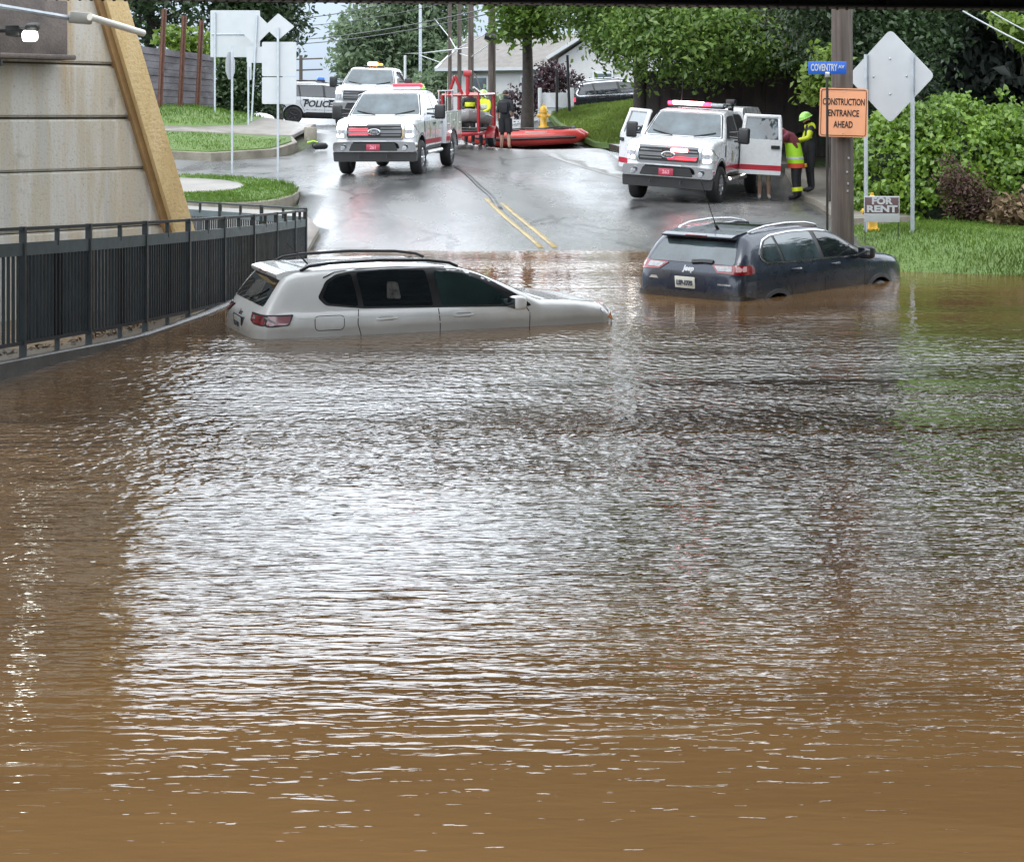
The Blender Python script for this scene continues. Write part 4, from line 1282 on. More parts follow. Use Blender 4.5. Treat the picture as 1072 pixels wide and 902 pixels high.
def cherokee(c):
    L = c.L
    c.zmap = lambda z: float(np.interp(z, [.3, .5, .8, 1.1, 1.35, 1.5, 1.64], [.3, .56, .91, 1.19, 1.40, 1.52, 1.63]))
    for v in 'RL':
        S = [(.60, 1.22), (.72, 1.125), (1.2, 1.095), (2.1, 1.075), (3.2, 1.05), (3.28, 1.07), (3.0, 1.26), (2.68, 1.45), (2.45, 1.54), (2.1, 1.585), (1.5, 1.60), (1.0, 1.57), (.78, 1.50), (.66, 1.36)]
        c.patch("window_surround", round_poly(S, .05), v, M_black, .004, step=.035)
        c.strip("window_trim", round_poly(S, .05, 3), v, .02, M_chrome, .008, closed=True)
        for nm, pl in (("quarter_window", [(.67, 1.22), (.75, 1.15), (1.10, 1.125), (1.03, 1.545), (.83, 1.48), (.72, 1.36)]),
                       ("rear_door_window", [(1.17, 1.12), (2.05, 1.10), (1.98, 1.56), (1.5, 1.572), (1.09, 1.553)]),
                       ("front_door_window", [(2.16, 1.10), (3.08, 1.08), (2.96, 1.20), (2.64, 1.41), (2.43, 1.50), (2.09, 1.552)])):
            c.patch(nm, round_poly(pl, .03), v, M_glass_l if nm[0] != 'f' else M_glass, .009, step=.035)
        for ln in ([(1.14, 1.09), (1.12, .9), (1.30, .72), (1.38, .42)], [(2.12, 1.07), (2.15, .8), (2.15, .38)], [(3.2, 1.04), (3.22, .9), (3.2, .38)], [(1.38, .42), (3.2, .38)]):
            c.strip("door_seam", ln, v, .010, M_black, .002)
        for x in (1.30, 2.30):
            y = c.hit(x + .1, .98, v)[0].y; sg = 1 if y > 0 else -1
            mb = MB(); mb.tube([(x - L / 2, y, 1.077), (x + .05 - L / 2, y + sg * .045, 1.082), (x + .17 - L / 2, y + sg * .045, 1.087), (x + .22 - L / 2, y, 1.087)], .017, 8)
            mb.build("door_handle", [M_navy], c.root)
        zm, c.zmap = c.zmap, None
        for xx in (.93, 3.63):
            c.patch("wheel_arch_trim", [(xx + .485 * math.cos(a), .37 + .47 * math.sin(a)) for a in np.linspace(-.2, PI + .2, 26)] + [(xx + .415 * math.cos(a), .37 + .415 * math.sin(a)) for a in np.linspace(PI + .2, -.2, 26)], v, mat("arch_plastic", (.05, .052, .058), .5), .016)
        c.patch("sill_trim", [(1.42, .42), (3.15, .42), (3.15, .30), (1.42, .30)], v, M_black, .008)
        c.zmap = zm
    c.strip("fuel_flap", [(.86 + .11 * math.cos(a), .98 + .115 * math.sin(a)) for a in np.linspace(0, 2 * PI, 20)], 'R', .012, M_black, .002, closed=True)
    c.patch("rear_window", round_poly([(-.70, 1.12), (.70, 1.12), (.66, 1.30), (.58, 1.50), (-.58, 1.50), (-.66, 1.30)], .05), 'B', M_glass_l, .006)
    c.patch("rear_window_band", round_poly([(-.60, 1.47), (.60, 1.47), (.555, 1.56), (-.555, 1.56)], .03), 'B', M_black, .009)
    c.strip("wiper_arm", [(-.02, 1.13), (-.2, 1.15), (-.36, 1.145)], 'B', .05, M_black, .03)
    mb = MB(); mb.prism(round_poly([(.30, 1.55), (.62, 1.50), (.80, 1.62), (.66, 1.64), (.38, 1.605), (.28, 1.575)], .02), lambda x, z, w: (x - L / 2, -.58 + w, z), 1.16)
    sp = mb.build("rear_spoiler", [M_navy], c.root)
    MB().box((.295 - L / 2, 0.0, 1.582), (.04, .34, .02), .006).build("high_brake_lamp", [M_redlens], sp)
    for sg in (1, -1):
        ang = R(180) - sg * R(35)
        def U(x, y):
            r = Vector((-math.sin(ang), math.cos(ang))); return r.x * (x - L / 2) + r.y * y * sg
        o = c.patch("tail_lamp", round_poly([(U(.07, .42), 1.105), (U(.28, .88), 1.125), (U(.34, .91), 1.07), (U(.33, .91), .985), (U(.12, .80), .985), (U(.05, .52), 1.0)], .02), ang, M_redlens, .012)
        c.patch("lamp_lens", round_poly([(U(.06, .47), 1.09), (U(.10, .72), 1.10), (U(.10, .72), 1.025), (U(.06, .53), 1.02)], .015), ang, M_clearlens, .017, o)
        c.patch("lamp_lens", round_poly([(U(.12, .77), 1.10), (U(.22, .86), 1.105), (U(.22, .86), 1.03), (U(.12, .77), 1.02)], .015), ang, mat("pale_pink_lens", (.55, .35, .36), .15, coat=1.0), .017, o)
        c.patch("bumper_reflector", round_poly([(U(.02, .60), .60), (U(.12, .84), .60), (U(.12, .84), .54), (U(.02, .60), .54)], .012), ang, M_redlens, .03)
        mb = MB()
        mb.tube([(x - L / 2, sg * y, z) for x, y, z in ((.62, .56, 1.60), (.74, .60, 1.655), (1.0, .62, 1.70), (1.5, .625, 1.72), (2.0, .62, 1.70), (2.3, .60, 1.65), (2.4, .585, 1.59))], .016, 8)
        mb.build("roof_rail", [M_alu], c.root)
        c.mirror(3.02, sg * 1.02, 1.21, M_black, (.15, .22, .19))
        c.patch("headlamp", round_poly([(4.20, .93), (4.48, .85), (4.52, .91), (4.36, .965), (4.2, .985)], .02), 'L' if sg > 0 else 'R', M_clearlens, .008)
    c.patch("bumper", round_poly([(-.86, .70), (.86, .70), (.86, .52), (-.86, .52)], .04), 'B', M_navy, .035)
    c.patch("bumper_plastic", round_poly([(-.84, .53), (.84, .53), (.82, .35), (-.82, .35)], .03), 'B', M_black, .03)
    c.strip("tailgate_seam", [(-.80, 1.05), (-.80, .70), (.80, .70), (.80, 1.05)], 'B', .010, M_black, .003)
    pl = c.patch("plate_recess", round_poly([(-.34, .73), (.34, .73), (.27, .95), (-.27, .95)], .03), 'B', mat("navy_recess", (.01, .014, .03), .35), .004)
    x = c.hit(0, .83, 'B')[0].x
    MB().box((x - .012, .02, .935), (.014, .33, .165), .012, (0, R(-6), 0)).build("licence_plate", [mat("plate_pale", (.62, .62, .56), .45, var=.05)], pl)
    m_ = text_mesh("LSP-1775", .082, mat("plate_ink", (.06, .07, .10), .5), .004); o = link_mesh("plate_character", m_, pl); o.location = (x - .026, .02, .928); o.rotation_euler = (R(90), 0, R(-90)); o.scale = (.85, 1.1, 1)
    c.text("Jeep", .0, 1.03, 'B', .10, M_signback, bold=.006, off=.006)
    c.patch("badge", [(-.70, .82), (-.50, .82), (-.50, .845), (-.70, .845)], 'B', M_chrome, .006); c.patch("badge", [(.48, .855), (.64, .855), (.60, .895), (.52, .895)], 'B', M_alu, .006)
    MB().tube([(.80 - L / 2, 0.0, 1.64), (.74 - L / 2, 0, 1.70)], .022, 8).tube([(.74 - L / 2, 0, 1.70), (.40 - L / 2, 0, 2.35)], [.007, .004], 6).build("roof_aerial", [M_black], c.root)
    c.patch("windscreen", round_poly([(2.62, -.62), (3.36, -.78), (3.36, .78), (2.62, .62)], .06), 'T', M_glass_l, .005)
    c.patch("sunroof", round_poly([(1.2, -.45), (2.2, -.45), (2.2, .45), (1.2, .45)], .08), 'T', M_glass, .004)
    c.strip("bonnet_seam", [(3.5, -.66), (4.3, -.6)], 'T', .01, M_black, .002); c.strip("bonnet_seam", [(3.5, .66), (4.3, .6)], 'T', .01, M_black, .002)
    for xx in (.93, 3.63):
        for sg in (1, -1): c.wheel(xx, sg * .80, .365, .23, .235, M_alu)
cherokee(c2)
c2.pose(3.84, 24.75, -0.67, R(48), R(-.6), R(0.5)); c2.root.scale = (1, 1, .955)

# ---- police SUV far up the road
EXP_SIDE = [(.08, .34), (0.0, .48), (0, .75), (.03, .98), (.08, 1.12), (.24, 1.4), (.38, 1.62), (.55, 1.68), (1.0, 1.74), (1.8, 1.765), (2.4, 1.74), (2.75, 1.66), (3.2, 1.42), (3.6, 1.19), (3.8, 1.15), (4.4, 1.09), (4.8, .98), (4.97, .82),
            (5.03, .6), (4.98, .38), (4.8, .27), (.3, .25)]
EXP_PLAN = [(0, 0), (0, .5), (.05, .76), (.15, .9), (.4, .97), (.8, 1.0), (4.0, 1.0), (4.5, .95), (4.8, .84), (4.98, .5), (5.05, 0)]
EXP_FRONT = [(.22, .9), (.4, .95), (.7, .99), (1.0, 1.0), (1.12, .97), (1.4, .88), (1.65, .78), (1.77, .72)]
def suv(nm, label, cat, paint, police=False):
    c = Car(nm, label, cat, 5.05, dict(side=EXP_SIDE, plan=EXP_PLAN, front=EXP_FRONT, k1=.12, k2=.22), paint, wells=((.98, .38, .43, .65, 1.3), (4.0, .38, .43, .65, 1.3)), under=.5)
    L = c.L
    for v in 'RL':
        c.patch('window_surround', round_poly([(.50, 1.27), (.58, 1.165), (2.2, 1.14), (3.42, 1.12), (3.02, 1.40), (2.72, 1.58), (2.2, 1.645), (1.2, 1.63), (.70, 1.585)], .05), v, M_black, .003)
        for nm2, pl in (("quarter_window", [(.52, 1.26), (.60, 1.19), (1.22, 1.17), (1.15, 1.60), (.72, 1.56)]), ("rear_door_window", [(1.28, 1.17), (2.2, 1.16), (2.15, 1.62), (1.21, 1.605)]), ("front_door_window", [(2.3, 1.16), (3.36, 1.14), (3.0, 1.38), (2.7, 1.56), (2.24, 1.62)])):
            c.patch(nm2, round_poly(pl, .04), v, M_glass, .006)
        for ln in ([(1.25, 1.15), (1.25, .9), (1.45, .55)], [(2.25, 1.14), (2.27, .5)], [(3.4, 1.12), (3.42, .5)]): c.strip("door_seam", ln, v, .014, M_black, .003)
        for x in (1.36, 2.42): c.strip("door_handle", [(x, 1.03), (x + .24, 1.035)], v, .045, M_black, .03)
        c.patch("sill_trim", [(1.5, .52), (3.5, .52), (3.5, .32), (1.5, .32)], v, M_black, .008)
    c.patch("windscreen", round_poly([(2.82, -.7), (3.62, -.84), (3.62, .84), (2.82, .7)], .06), 'T', M_glass_l, .005)
    c.patch("rear_window", round_poly([(-.74, 1.2), (.74, 1.2), (.66, 1.55), (-.66, 1.55)], .05), 'B', M_glass, .006)
    for sg in (1, -1):
        ang = R(180) - sg * R(35)
        def U(x, y):
            r = Vector((-math.sin(ang), math.cos(ang))); return r.x * (x - L / 2) + r.y * y * sg
        c.patch("tail_lamp", round_poly([(U(.07, .66), 1.10), (U(.34, .97), 1.12), (U(.36, .97), .93), (U(.05, .72), .93)], .02), ang, mat('tail_lamp_dim', (.5, .03, .05), .25, emit=(1.0, .08, .12), estr=.5) if not police else M_redlens, .012)
        c.patch("headlamp", round_poly([(4.55, 1.0), (4.92, .86), (4.94, .95), (4.6, 1.06)], .02), 'L' if sg > 0 else 'R', M_clearlens, .008)
        c.mirror(3.2, sg * 1.1, 1.2, M_black if police else paint, (.16, .24, .19))
        MB().tube([(x - L / 2, sg * y, z) for x, y, z in ((.7, .64, 1.70), (.85, .66, 1.77), (1.4, .68, 1.81), (2.1, .67, 1.80), (2.5, .64, 1.72))], .022, 8).build("roof_rail", [M_black if police else M_alu], c.root)
    for xx in (.98, 4.0):
        for sg in (1, -1): c.wheel(xx, sg * .86, .375, .24, .22, M_black if police else M_alu)
    if not police:
        for v in 'RL': c.strip("window_trim", round_poly([(.46, 1.24), (.56, 1.15), (2.2, 1.12), (3.44, 1.10), (3.02, 1.42), (2.72, 1.60), (2.2, 1.66), (1.2, 1.65), (.68, 1.60)], .05), v, .05, M_chrome, .01, closed=True)
    return c
c3 = suv("police_car", "white police SUV with a blue roof lamp crossing the road top behind the trucks", "police car", M_white, True)
c3.text("POLICE", 2.0, .86, 'R', .36, M_black, bold=.012, off=.008, tilt=.22)
c3.text("POLICE", 2.0, .86, 'L', .36, M_black, bold=.012, off=.008, tilt=.22)
c3.strip("livery_line", [(1.3, 1.10), (3.3, 1.08)], 'R', .02, M_alu, .006); c3.strip("livery_line", [(1.4, .62), (3.4, .62)], 'R', .02, M_alu, .006)
lb = MB().box((2.1 - 2.525, 0, 1.83), (.34, 1.25, .10), .03).build("light_bar", [M_black], c3.root)
MB().box((2.1 - 2.525, -.36, 1.90), (.30, .5, .16), .04).build("blue_lamp", [M_bluelit], lb)
c3.on_ground(-7.7, 72.3, R(10), 4.0, .98, 1.7)
c4 = suv("sport_utility_car", "black SUV with a chrome window line parked on top of the grassed hill", "car", M_blackpaint)
_p = at(642, 133, 68.5); c4.on_ground(_p.x + .35, _p.y, R(14), 4.0, .98, 1.7)
# ---- heavy pickups (utility body, topper, plain)
PK_L = 6.35
PK_SIDE = [(2.52, .62), (2.50, .9), (2.50, 1.4), (2.53, 1.85), (2.62, 1.965), (2.85, 2.01), (3.4, 2.035), (4.0, 2.025), (4.28, 1.985), (4.42, 1.93), (4.72, 1.68), (5.02, 1.43), (5.12, 1.40), (5.6, 1.385), (6.0, 1.35), (6.18, 1.30), (6.25, 1.2),
           (6.27, .95), (6.25, .66), (6.1, .56), (4.9, .53), (2.7, .53)]
PK_PLAN = [(2.5, 0), (2.5, .9), (2.52, 1.0), (2.7, 1.02), (5.3, 1.02), (5.9, 1.01), (6.1, .985), (6.22, .90), (6.26, .6), (6.28, 0)]
PK_FRONT = [(.5, .97), (.7, 1.0), (1.0, 1.015), (1.25, 1.01), (1.36, .985), (1.45, .955), (1.7, .865), (1.9, .79), (2.05, .74)]
M_cabdark = mat("cab_interior_dark", (.015, .015, .016), .6)
M_seat = mat("grey_cloth_seat", (.08, .08, .085), .8)
def door_panel(c, nm, hx, hy, sg, ln, ang, parent, label=None, stripe=True):
    """an opened door swung out about its front edge; sg = side; ang = opening angle"""
    L = c.L
    # outline (u backwards from the hinge, z); the frame leans in with the cab side
    out = [(0, .60), (ln, .60), (ln, 1.40), (ln - .04, 1.90), (ln - .10, 1.955), (.18, 1.955), (.06, 1.90), (0, 1.40)]
    hole = [(.10, 1.45), (ln - .10, 1.45), (ln - .13, 1.86), (.17, 1.86)]
    ca, sa = math.cos(ang), math.sin(ang)
    def P(u, z, w):
        lean = max(0, z - 1.36) * .36
        a, b = -u, (w - lean)          # closed pose: a along x, b outward
        x = a * ca + b * sa * 1.0
        y = -a * sa + b * ca
        return (hx - L / 2 + x, sg * (hy + y), z)
    mb = MB()
    o2 = round_poly(out, .05, 4)
    # below the sill line a full panel, above it a frame of bars
    lower = [(0, .60), (ln, .60), (ln, 1.41), (0, 1.41)]
    mb.prism(round_poly(lower, .03), lambda u, z, w: P(u, z, w - .09), .09)
    for a, b in (([0, 1.40], [.08, 1.93]), ([ln, 1.40], [ln - .05, 1.93]), ([.05, 1.93], [ln - .03, 1.93])):
        mb.tube([P(a[0] + (0.035 if a[0] < .2 else -.035), a[1], -.04), P(b[0] + (.035 if a[0] < .2 and b[0] < .2 else 0), b[1], -.04)], .05, 8)
    d = mb.build(nm, [M_white], parent)
    if label: d["label"] = label
    mb = MB(); mb.prism([(.07, 1.40), (ln - .06, 1.40), (ln - .10, 1.91), (.13, 1.91)], lambda u, z, w: P(u, z, w - .05), .012); mb.build("door_window", [M_glass_l], d)
    mb = MB(); mb.prism(round_poly([(ln - .25, 1.20), (ln - .05, 1.20), (ln - .05, 1.28), (ln - .25, 1.28)], .02), lambda u, z, w: P(u, z, w - .005), .03); mb.build("door_handle", [M_black], d)
    if stripe:
        mb = MB(); mb.prism([(.0, .70), (ln, .70), (ln, .82), (.0, .82)], lambda u, z, w: P(u, z, w - .002), .006); mb.build("stripe", [M_redstripe], d)
    return d

def pickup(nm, label, kind):
    c = Car(nm, label, "pickup truck", PK_L, dict(side=PK_SIDE, plan=PK_PLAN, front=PK_FRONT, k1=.09, k2=.13, extra=arch_flare((5.38,), .44, .5, .02)), M_white,
            wells=((5.38, .44, .52, .62, 1.3),), under=.62)
    L = c.L; r = c.root
    c.patch("windscreen", round_poly([(4.40, -.70), (5.0, -.86), (5.0, .86), (4.40, .70)], .06), 'T', M_glass_l, .006)
    c.strip("windscreen_seal", round_poly([(4.36, -.73), (5.05, -.90), (5.05, .90), (4.36, .73)], .07), 'T', .03, M_black, .004, closed=True)
    for sg in (1, -1):
        mb = MB(); h0 = c.hit(5.0, sg * .1 + .1, 'T')[0]
        pts = [c.hit(x, y, 'T')[0] + Vector((.015, 0, .015)) for x, y in ((5.02, sg * .25), (4.97, sg * .45), (4.93, sg * .62), (4.9, sg * .72))]
        mb.tube(pts, .014, 6); mb.build("wiper", [M_black], r)
    plain = kind == 'plain'
    for v, sg in (('R', -1), ('L', 1)):
        opened_r = kind == 'topper' and v == 'L'; opened_f = kind == 'topper' and v == 'R'
        fw_ = [(3.62, 1.44), (4.80, 1.42), (4.55, 1.66), (4.36, 1.83), (4.2, 1.90), (3.60, 1.92)]
        rw_ = [(2.66, 1.45), (3.50, 1.44), (3.50, 1.92), (2.75, 1.90)]
        c.patch("front_door_window", round_poly(fw_, .04), v, M_cabdark if kind == 'topper' else M_glass, .005)
        if opened_r:
            c.patch("door_opening", round_poly([(2.62, .70), (3.52, .70), (3.52, 1.95), (2.72, 1.93), (2.62, 1.4)], .06), v, M_cabdark, .004)
            o = c.patch("rear_seat", round_poly([(2.72, 1.02), (3.2, 1.0), (3.2, 1.12), (2.95, 1.16), (2.9, 1.6), (2.72, 1.62)], .04), v, M_seat, .008)
        else:
            c.patch("rear_door_window", round_poly(rw_, .04), v, M_glass, .005)
        if opened_f:
            c.patch("door_opening", round_poly([(3.62, .70), (4.85, .70), (4.85, 1.4), (4.5, 1.72), (4.2, 1.93), (3.62, 1.95)], .06), v, M_cabdark, .008)
        for ln in ([(3.56, 1.95), (3.56, .64)], [(2.60, 1.9), (2.60, .64)], [(4.92, 1.40), (4.92, .85), (4.80, .64)]): c.strip("door_seam", ln, v, .012, M_black, .003)
        for x in (2.68, 3.66):
            if opened_r and x < 3: continue
            c.strip("door_handle", [(x, 1.20), (x + .2, 1.20)], v, .055, M_black if kind != 'utility' else M_black, .035)
        if not plain:
            c.patch("stripe", [(2.54, .70), (4.88, .70), (4.88, .82), (2.54, .82)], v, M_redstripe, .005)
            c.patch("door_crest", [(4.25 + .09 * math.cos(a), 1.02 + .13 * math.sin(a)) for a in np.linspace(0, 2 * PI, 16, endpoint=False)], v, mat("gold_and_grey_crest", (.30, .26, .16), .4, var=.5, scale=30), .006)
            c.strip("vent_badge", [(4.98, 1.02), (5.0, 1.28)], v, .05, M_black, .008)
        MB().tube([(2.75 - L / 2, sg * .98, .50), (4.75 - L / 2, sg * .98, .50)], .055, 8).build("running_board", [M_alu], r)
        m = c.mirror(4.62, sg * 1.30, 1.50, M_black, (.14, .26, .36))
        MB().tube([(4.66 - L / 2, sg * .98, 1.46), (4.64 - L / 2, sg * 1.2, 1.44)], .03, 6).tube([(4.66 - L / 2, sg * .98, 1.56), (4.64 - L / 2, sg * 1.2, 1.58)], .022, 6).build("mirror_arm", [M_black], m)
        c.patch("front_arch_trim", [(5.38 + .555 * math.cos(a), .46 + .55 * math.sin(a)) for a in np.linspace(.1, PI - .1, 22)] + [(5.38 + .525 * math.cos(a), .46 + .525 * math.sin(a)) for a in np.linspace(PI - .1, .1, 22)], v, M_black, .006)
    # face: grille, lamps, bumper
    g = c.patch("grille", round_poly([(-.66, .86), (.66, .86), (.70, 1.0), (.66, 1.235), (-.66, 1.235), (-.70, 1.0)], .05), 'F', M_black, .012)
    for z0, w in ((1.215, .05), (1.055, .075), (.88, .05)):
        c.strip("grille_bar", [(-.66, z0), (.66, z0)], 'F', w, M_grillegrey, .035, g)
    for sg in (1, -1):
        c.strip("grille_frame", [(sg * .66, .87), (sg * .70, .95), (sg * .70, 1.14), (sg * .66, 1.225)], 'F', .055, M_chrome, .034, g)
        c.strip("grille_bar", [(sg * .15, .975), (sg * .64, .975)], 'F', .03, M_grillegrey, .03, g); c.strip("grille_bar", [(sg * .15, 1.14), (sg * .64, 1.14)], 'F', .03, M_grillegrey, .03, g)
        # lamp: bright C round a darker reflector
        h = c.patch("headlamp", round_poly([(sg * .72, .88), (sg * .93, .90), (sg * .985, 1.0), (sg * .96, 1.22), (sg * .72, 1.24)], .035), 'F', M_clearlens, .012)
        c.patch("lamp_lens", round_poly([(sg * .76, 1.10), (sg * .93, 1.11), (sg * .92, 1.20), (sg * .76, 1.21)], .02), 'F', M_whitelit, .018, h)
        c.patch("lamp_lens", round_poly([(sg * .76, .92), (sg * .92, .93), (sg * .93, 1.0), (sg * .76, 1.0)], .02), 'F', M_whitelit if not plain else M_clearlens, .018, h)
    em = MB(); x = c.hit(0, 1.055, 'F')[0].x + .05
    em.lathe([(.0, .03), (.10, .028), (.125, .01), (.125, -.02)], (0, 0, 0), 'X', 28)
    em.v = [(v[0] + x, v[1] * 1.25, v[2] * .62 + 1.055) for v in em.v]
    e = em.build("emblem", [M_chrome], g)
    em = MB(); em.lathe([(.0, .006), (.105, .005), (.108, .0)], (0, 0, 0), 'X', 28); em.v = [(v[0] + x + .03, v[1] * 1.25, v[2] * .60 + 1.055) for v in em.v]
    em.build("emblem_field", [mat("emblem_blue", (.06, .07, .10), .25, coat=.6)], e)
    m_ = text_mesh("Ford", .09, M_chrome, .003, .001); o = link_mesh("emblem_lettering", m_, e); o.location = (x + .04, 0, 1.055); o.rotation_euler = (R(90), 0, R(90))
    c.patch("number_bar", [(-.30, .80), (.30, .80), (.30, .845), (-.30, .845)], 'F', M_signback, .03)
    mb = MB(); mb.prism(round_poly([(-1.0, .57), (1.0, .57), (1.02, .66), (1.0, .80), (.62, .825), (-.62, .825), (-1.0, .80), (-1.02, .66)], .05), lambda y, z, w: (6.17 + w - L / 2 - .10 * (abs(y) / 1.0) ** 4, y, z), .22)
    bp = mb.build("bumper", [M_chrome], r, 30)
    mb = MB(); mb.prism(round_poly([(-.60, .60), (.60, .60), (.52, .79), (-.52, .79)], .04), lambda y, z, w: (6.385 + w - L / 2, y, z), .012); mb.build("bumper_opening", [M_black], bp)
    mb = MB(); mb.prism(round_poly([(-1.0, .34), (1.0, .34), (1.02, .58), (-1.02, .58)], .04), lambda y, z, w: (6.12 + w - L / 2 - .10 * abs(y) ** 4, y, z), .24); mb.build("air_dam", [M_black], bp)
    MB().box((6.41 - L / 2, 0, .685), (.015, .33, .15), .01).build("front_plate", [mat("red_plate", (.32, .03, .06), .4, var=.1)], bp)
    if not plain:
        m_ = text_mesh("263" if kind == 'topper' else "261", .11, mat("pink_digits", (.62, .25, .30), .4), .004); o = link_mesh("plate_digits", m_, bp); o.location = (6.42 - L / 2, 0, .682); o.rotation_euler = (R(90), 0, R(90))
    for sg in (1, -1):
        MB().lathe([(0, .02), (.05, .018), (.06, 0), (.06, -.03)], (6.385 - L / 2, sg * .75, .66), 'X', 16).build("fog_lamp", [M_clearlens], bp)
        MB().tube([(6.38 - L / 2, sg * .34, .50), (6.44 - L / 2, sg * .34, .49), (6.44 - L / 2, sg * .34, .43)], .022, 8).build("tow_hook", [M_black], bp)
    # chassis
    mb = MB()
    for sg in (1, -1): mb.box((3.1 - L / 2, sg * .42, .58), (6.0, .1, .16))
    mb.tube([(5.38 - L / 2, -.8, .42), (5.38 - L / 2, .8, .42)], .07, 8); mb.tube([(1.32 - L / 2, -.8, .42), (1.32 - L / 2, .8, .42)], .08, 8); mb.ball((1.32 - L / 2, 0, .42), .19, 10)
    mb.build("chassis", [M_black], r)
    for xx in (5.38, 1.32):
        for sg in (1, -1): c.wheel(xx, sg * .88, .415, .28, .235, M_alu, 8)
    # load bed
    W = 1.02 if kind != 'utility' else 1.06
    zt = 1.42 if kind != 'utility' else 1.46
    def outline(z0, z1, x0, x1, ax, ar):
        pts = [(x1, z1), (x0, z1), (x0, z0)]
        a0 = math.asin((z0 - .44) / ar) if abs(z0 - .44) < ar else 0
        arc = [(ax - ar * math.cos(a), .44 + ar * math.sin(a)) for a in np.linspace(a0, PI - a0, 18)]
        return pts + arc + [(x1, z0)]
    bed = None
    for sg in (1, -1):
        mb = MB(); mb.prism(outline(.64, zt, .06, 2.44, 1.32, .52), lambda x, z, w: (x - L / 2, sg * (W - w), z), .16)
        b_ = mb.build("bed_side", [M_white], r)
        bed = b_
        if not plain:
            for (xa, xb) in ((.06, .80), (1.84, 2.44)):
                mb = MB(); mb.prism([(xa, .70), (xb, .70), (xb, .82), (xa, .82)], lambda x, z, w: (x - L / 2, sg * (W + .004 - w), z), .006)
                mb.build("stripe", [M_redstripe], b_)
        mb = MB(); mb.prism([(1.32 + .56 * math.cos(a), .44 + .56 * math.sin(a)) for a in np.linspace(.15, PI - .15, 20)] + [(1.32 + .52 * math.cos(a), .44 + .52 * math.sin(a)) for a in np.linspace(PI - .15, .15, 20)], lambda x, z, w: (x - L / 2, sg * (W + .02 - w), z), .03)
        mb.build("rear_arch_trim", [M_black if kind != 'topper' else M_redstripe], b_)
        MB().box((.05 - L / 2, sg * .92, 1.10), (.03, .14, .36), .02).build("tail_lamp", [M_redlens], b_)
        if kind == 'utility':
            for (xa, xb, za, zb) in ((.12, .72, .86, 1.40), (.80, 1.84, 1.02, 1.40), (1.92, 2.40, .86, 1.40)):
                mb = MB(); mb.prism(round_poly([(xa, za), (xb, za), (xb, zb), (xa, zb)], .03), lambda x, z, w: (x - L / 2, sg * (W + .012 - w), z), .02); d = mb.build("locker_door", [M_white], b_)
                MB().box(((xa + xb) / 2 - L / 2, sg * (W + .02), (za + zb) / 2), (.10, .03, .06), .01).build("locker_latch", [M_alu], d)
            MB().box((1.9 - L / 2, sg * (W + .02), .93), (.07, .05, .05), .02).build("side_marker_lamp", [M_redglow], b_)
    mb = MB(); mb.box((1.25 - L / 2, 0, .72), (2.4, 1.72, .08)); mb.box((.09 - L / 2, 0, 1.04), (.08, 1.74, .7), .02); mb.box((2.42 - L / 2, 0, 1.04), (.05, 1.74, .7)); mb.build("load_floor", [M_black if kind == 'utility' else M_white], r)
    mb = MB(); mb.box((.0 - L / 2, 0, .60), (.16, 1.9, .18), .03); mb.build("rear_bumper", [M_chrome], r)
    return c

t1 = pickup("utility_truck", "white rescue pickup with service body and red roof lamp in mid road", 'utility')
L = PK_L
lb = MB().box((3.55 - L / 2, 0, 2.085), (.30, 1.25, .07), .02).build("light_bar", [M_white], t1.root)
MB().box((3.55 - L / 2, .28, 2.15), (.28, .74, .10), .03).build("red_lamp", [mat("red_lamp_dim", (.5, .01, .02), .3, emit=(1.0, .006, .012), estr=7.0)], lb)
MB().box((3.57 - L / 2, -.36, 2.13), (.22, .4, .07), .03).build("lamp_cover", [M_clearlens], lb)
def strobe(c, y0, y1, z0, z1, m1, off=.022):
    o = c.patch("grille_strobe", round_poly([(y0, z0), (y1, z0), (y1, z1), (y0, z1)], .02), 'F', m1, off)
    return o
strobe(t1, -.60, -.18, 1.20, 1.235, M_redglow, .05); strobe(t1, -.62, -.16, .985, 1.13, mat("red_grille_glow", (.5, .02, .04), .3, emit=(1.0, .008, .018), estr=7.0))
# cargo standing in the service body
mb = MB(); mb.box((1.9 - L / 2, .1, 1.5), (.7, 1.3, .45), .04); tb = mb.build("tool_chest", [mat("charcoal_tool_chest", (.03, .032, .036), .5)], t1.root)
MB().box((1.9 - L / 2, .1, 1.745), (.72, 1.34, .05), .02).build("chest_lid", [M_alu], tb)
mb = MB()
for x in (.3, 1.3, 2.3):
    for sg in (1, -1): mb.tube([(x - L / 2, sg * .85, 1.45), (x - L / 2, sg * .85, 2.0)], .025, 6)
for sg in (1, -1): mb.tube([(.2 - L / 2, sg * .85, 2.0), (2.4 - L / 2, sg * .85, 2.0)], .025, 6)
mb.build("ladder_rack", [M_alu], t1.root)
t1.on_ground(-2.86, 44.25, R(262), 5.38, 1.32, 1.76)

t2 = pickup("rescue_truck", "white rescue pickup with its doors open and glowing red roof bar parked on the right", 'topper')
mb = MB()
mb.prism(round_poly([(.10, 1.42), (2.46, 1.42), (2.46, 2.02), (2.3, 2.09), (.55, 2.09), (.22, 1.9)], .05), lambda x, z, w: (x - L / 2, -.90 + w, z), 1.8)
mb.v = [(v[0], v[1] * (1.0 - max(0, v[2] - 1.42) * .22), v[2]) for v in mb.v]
cp = mb.build("bed_cap", [M_white], t2.root)
for sg in (1, -1):
    mb = MB(); mb.prism(round_poly([(.5, 1.53), (2.2, 1.53), (2.2, 1.90), (.62, 1.90)], .05), lambda x, z, w: (x - L / 2, sg * (.90 * (1 - (z - 1.42) * .22) + .006 - w), z), .012); mb.build("cap_window", [M_glass], cp)
lb = MB().box((3.85 - L / 2, 0, 2.085), (.28, 1.3, .06), .02).build("light_bar", [M_black], t2.root)
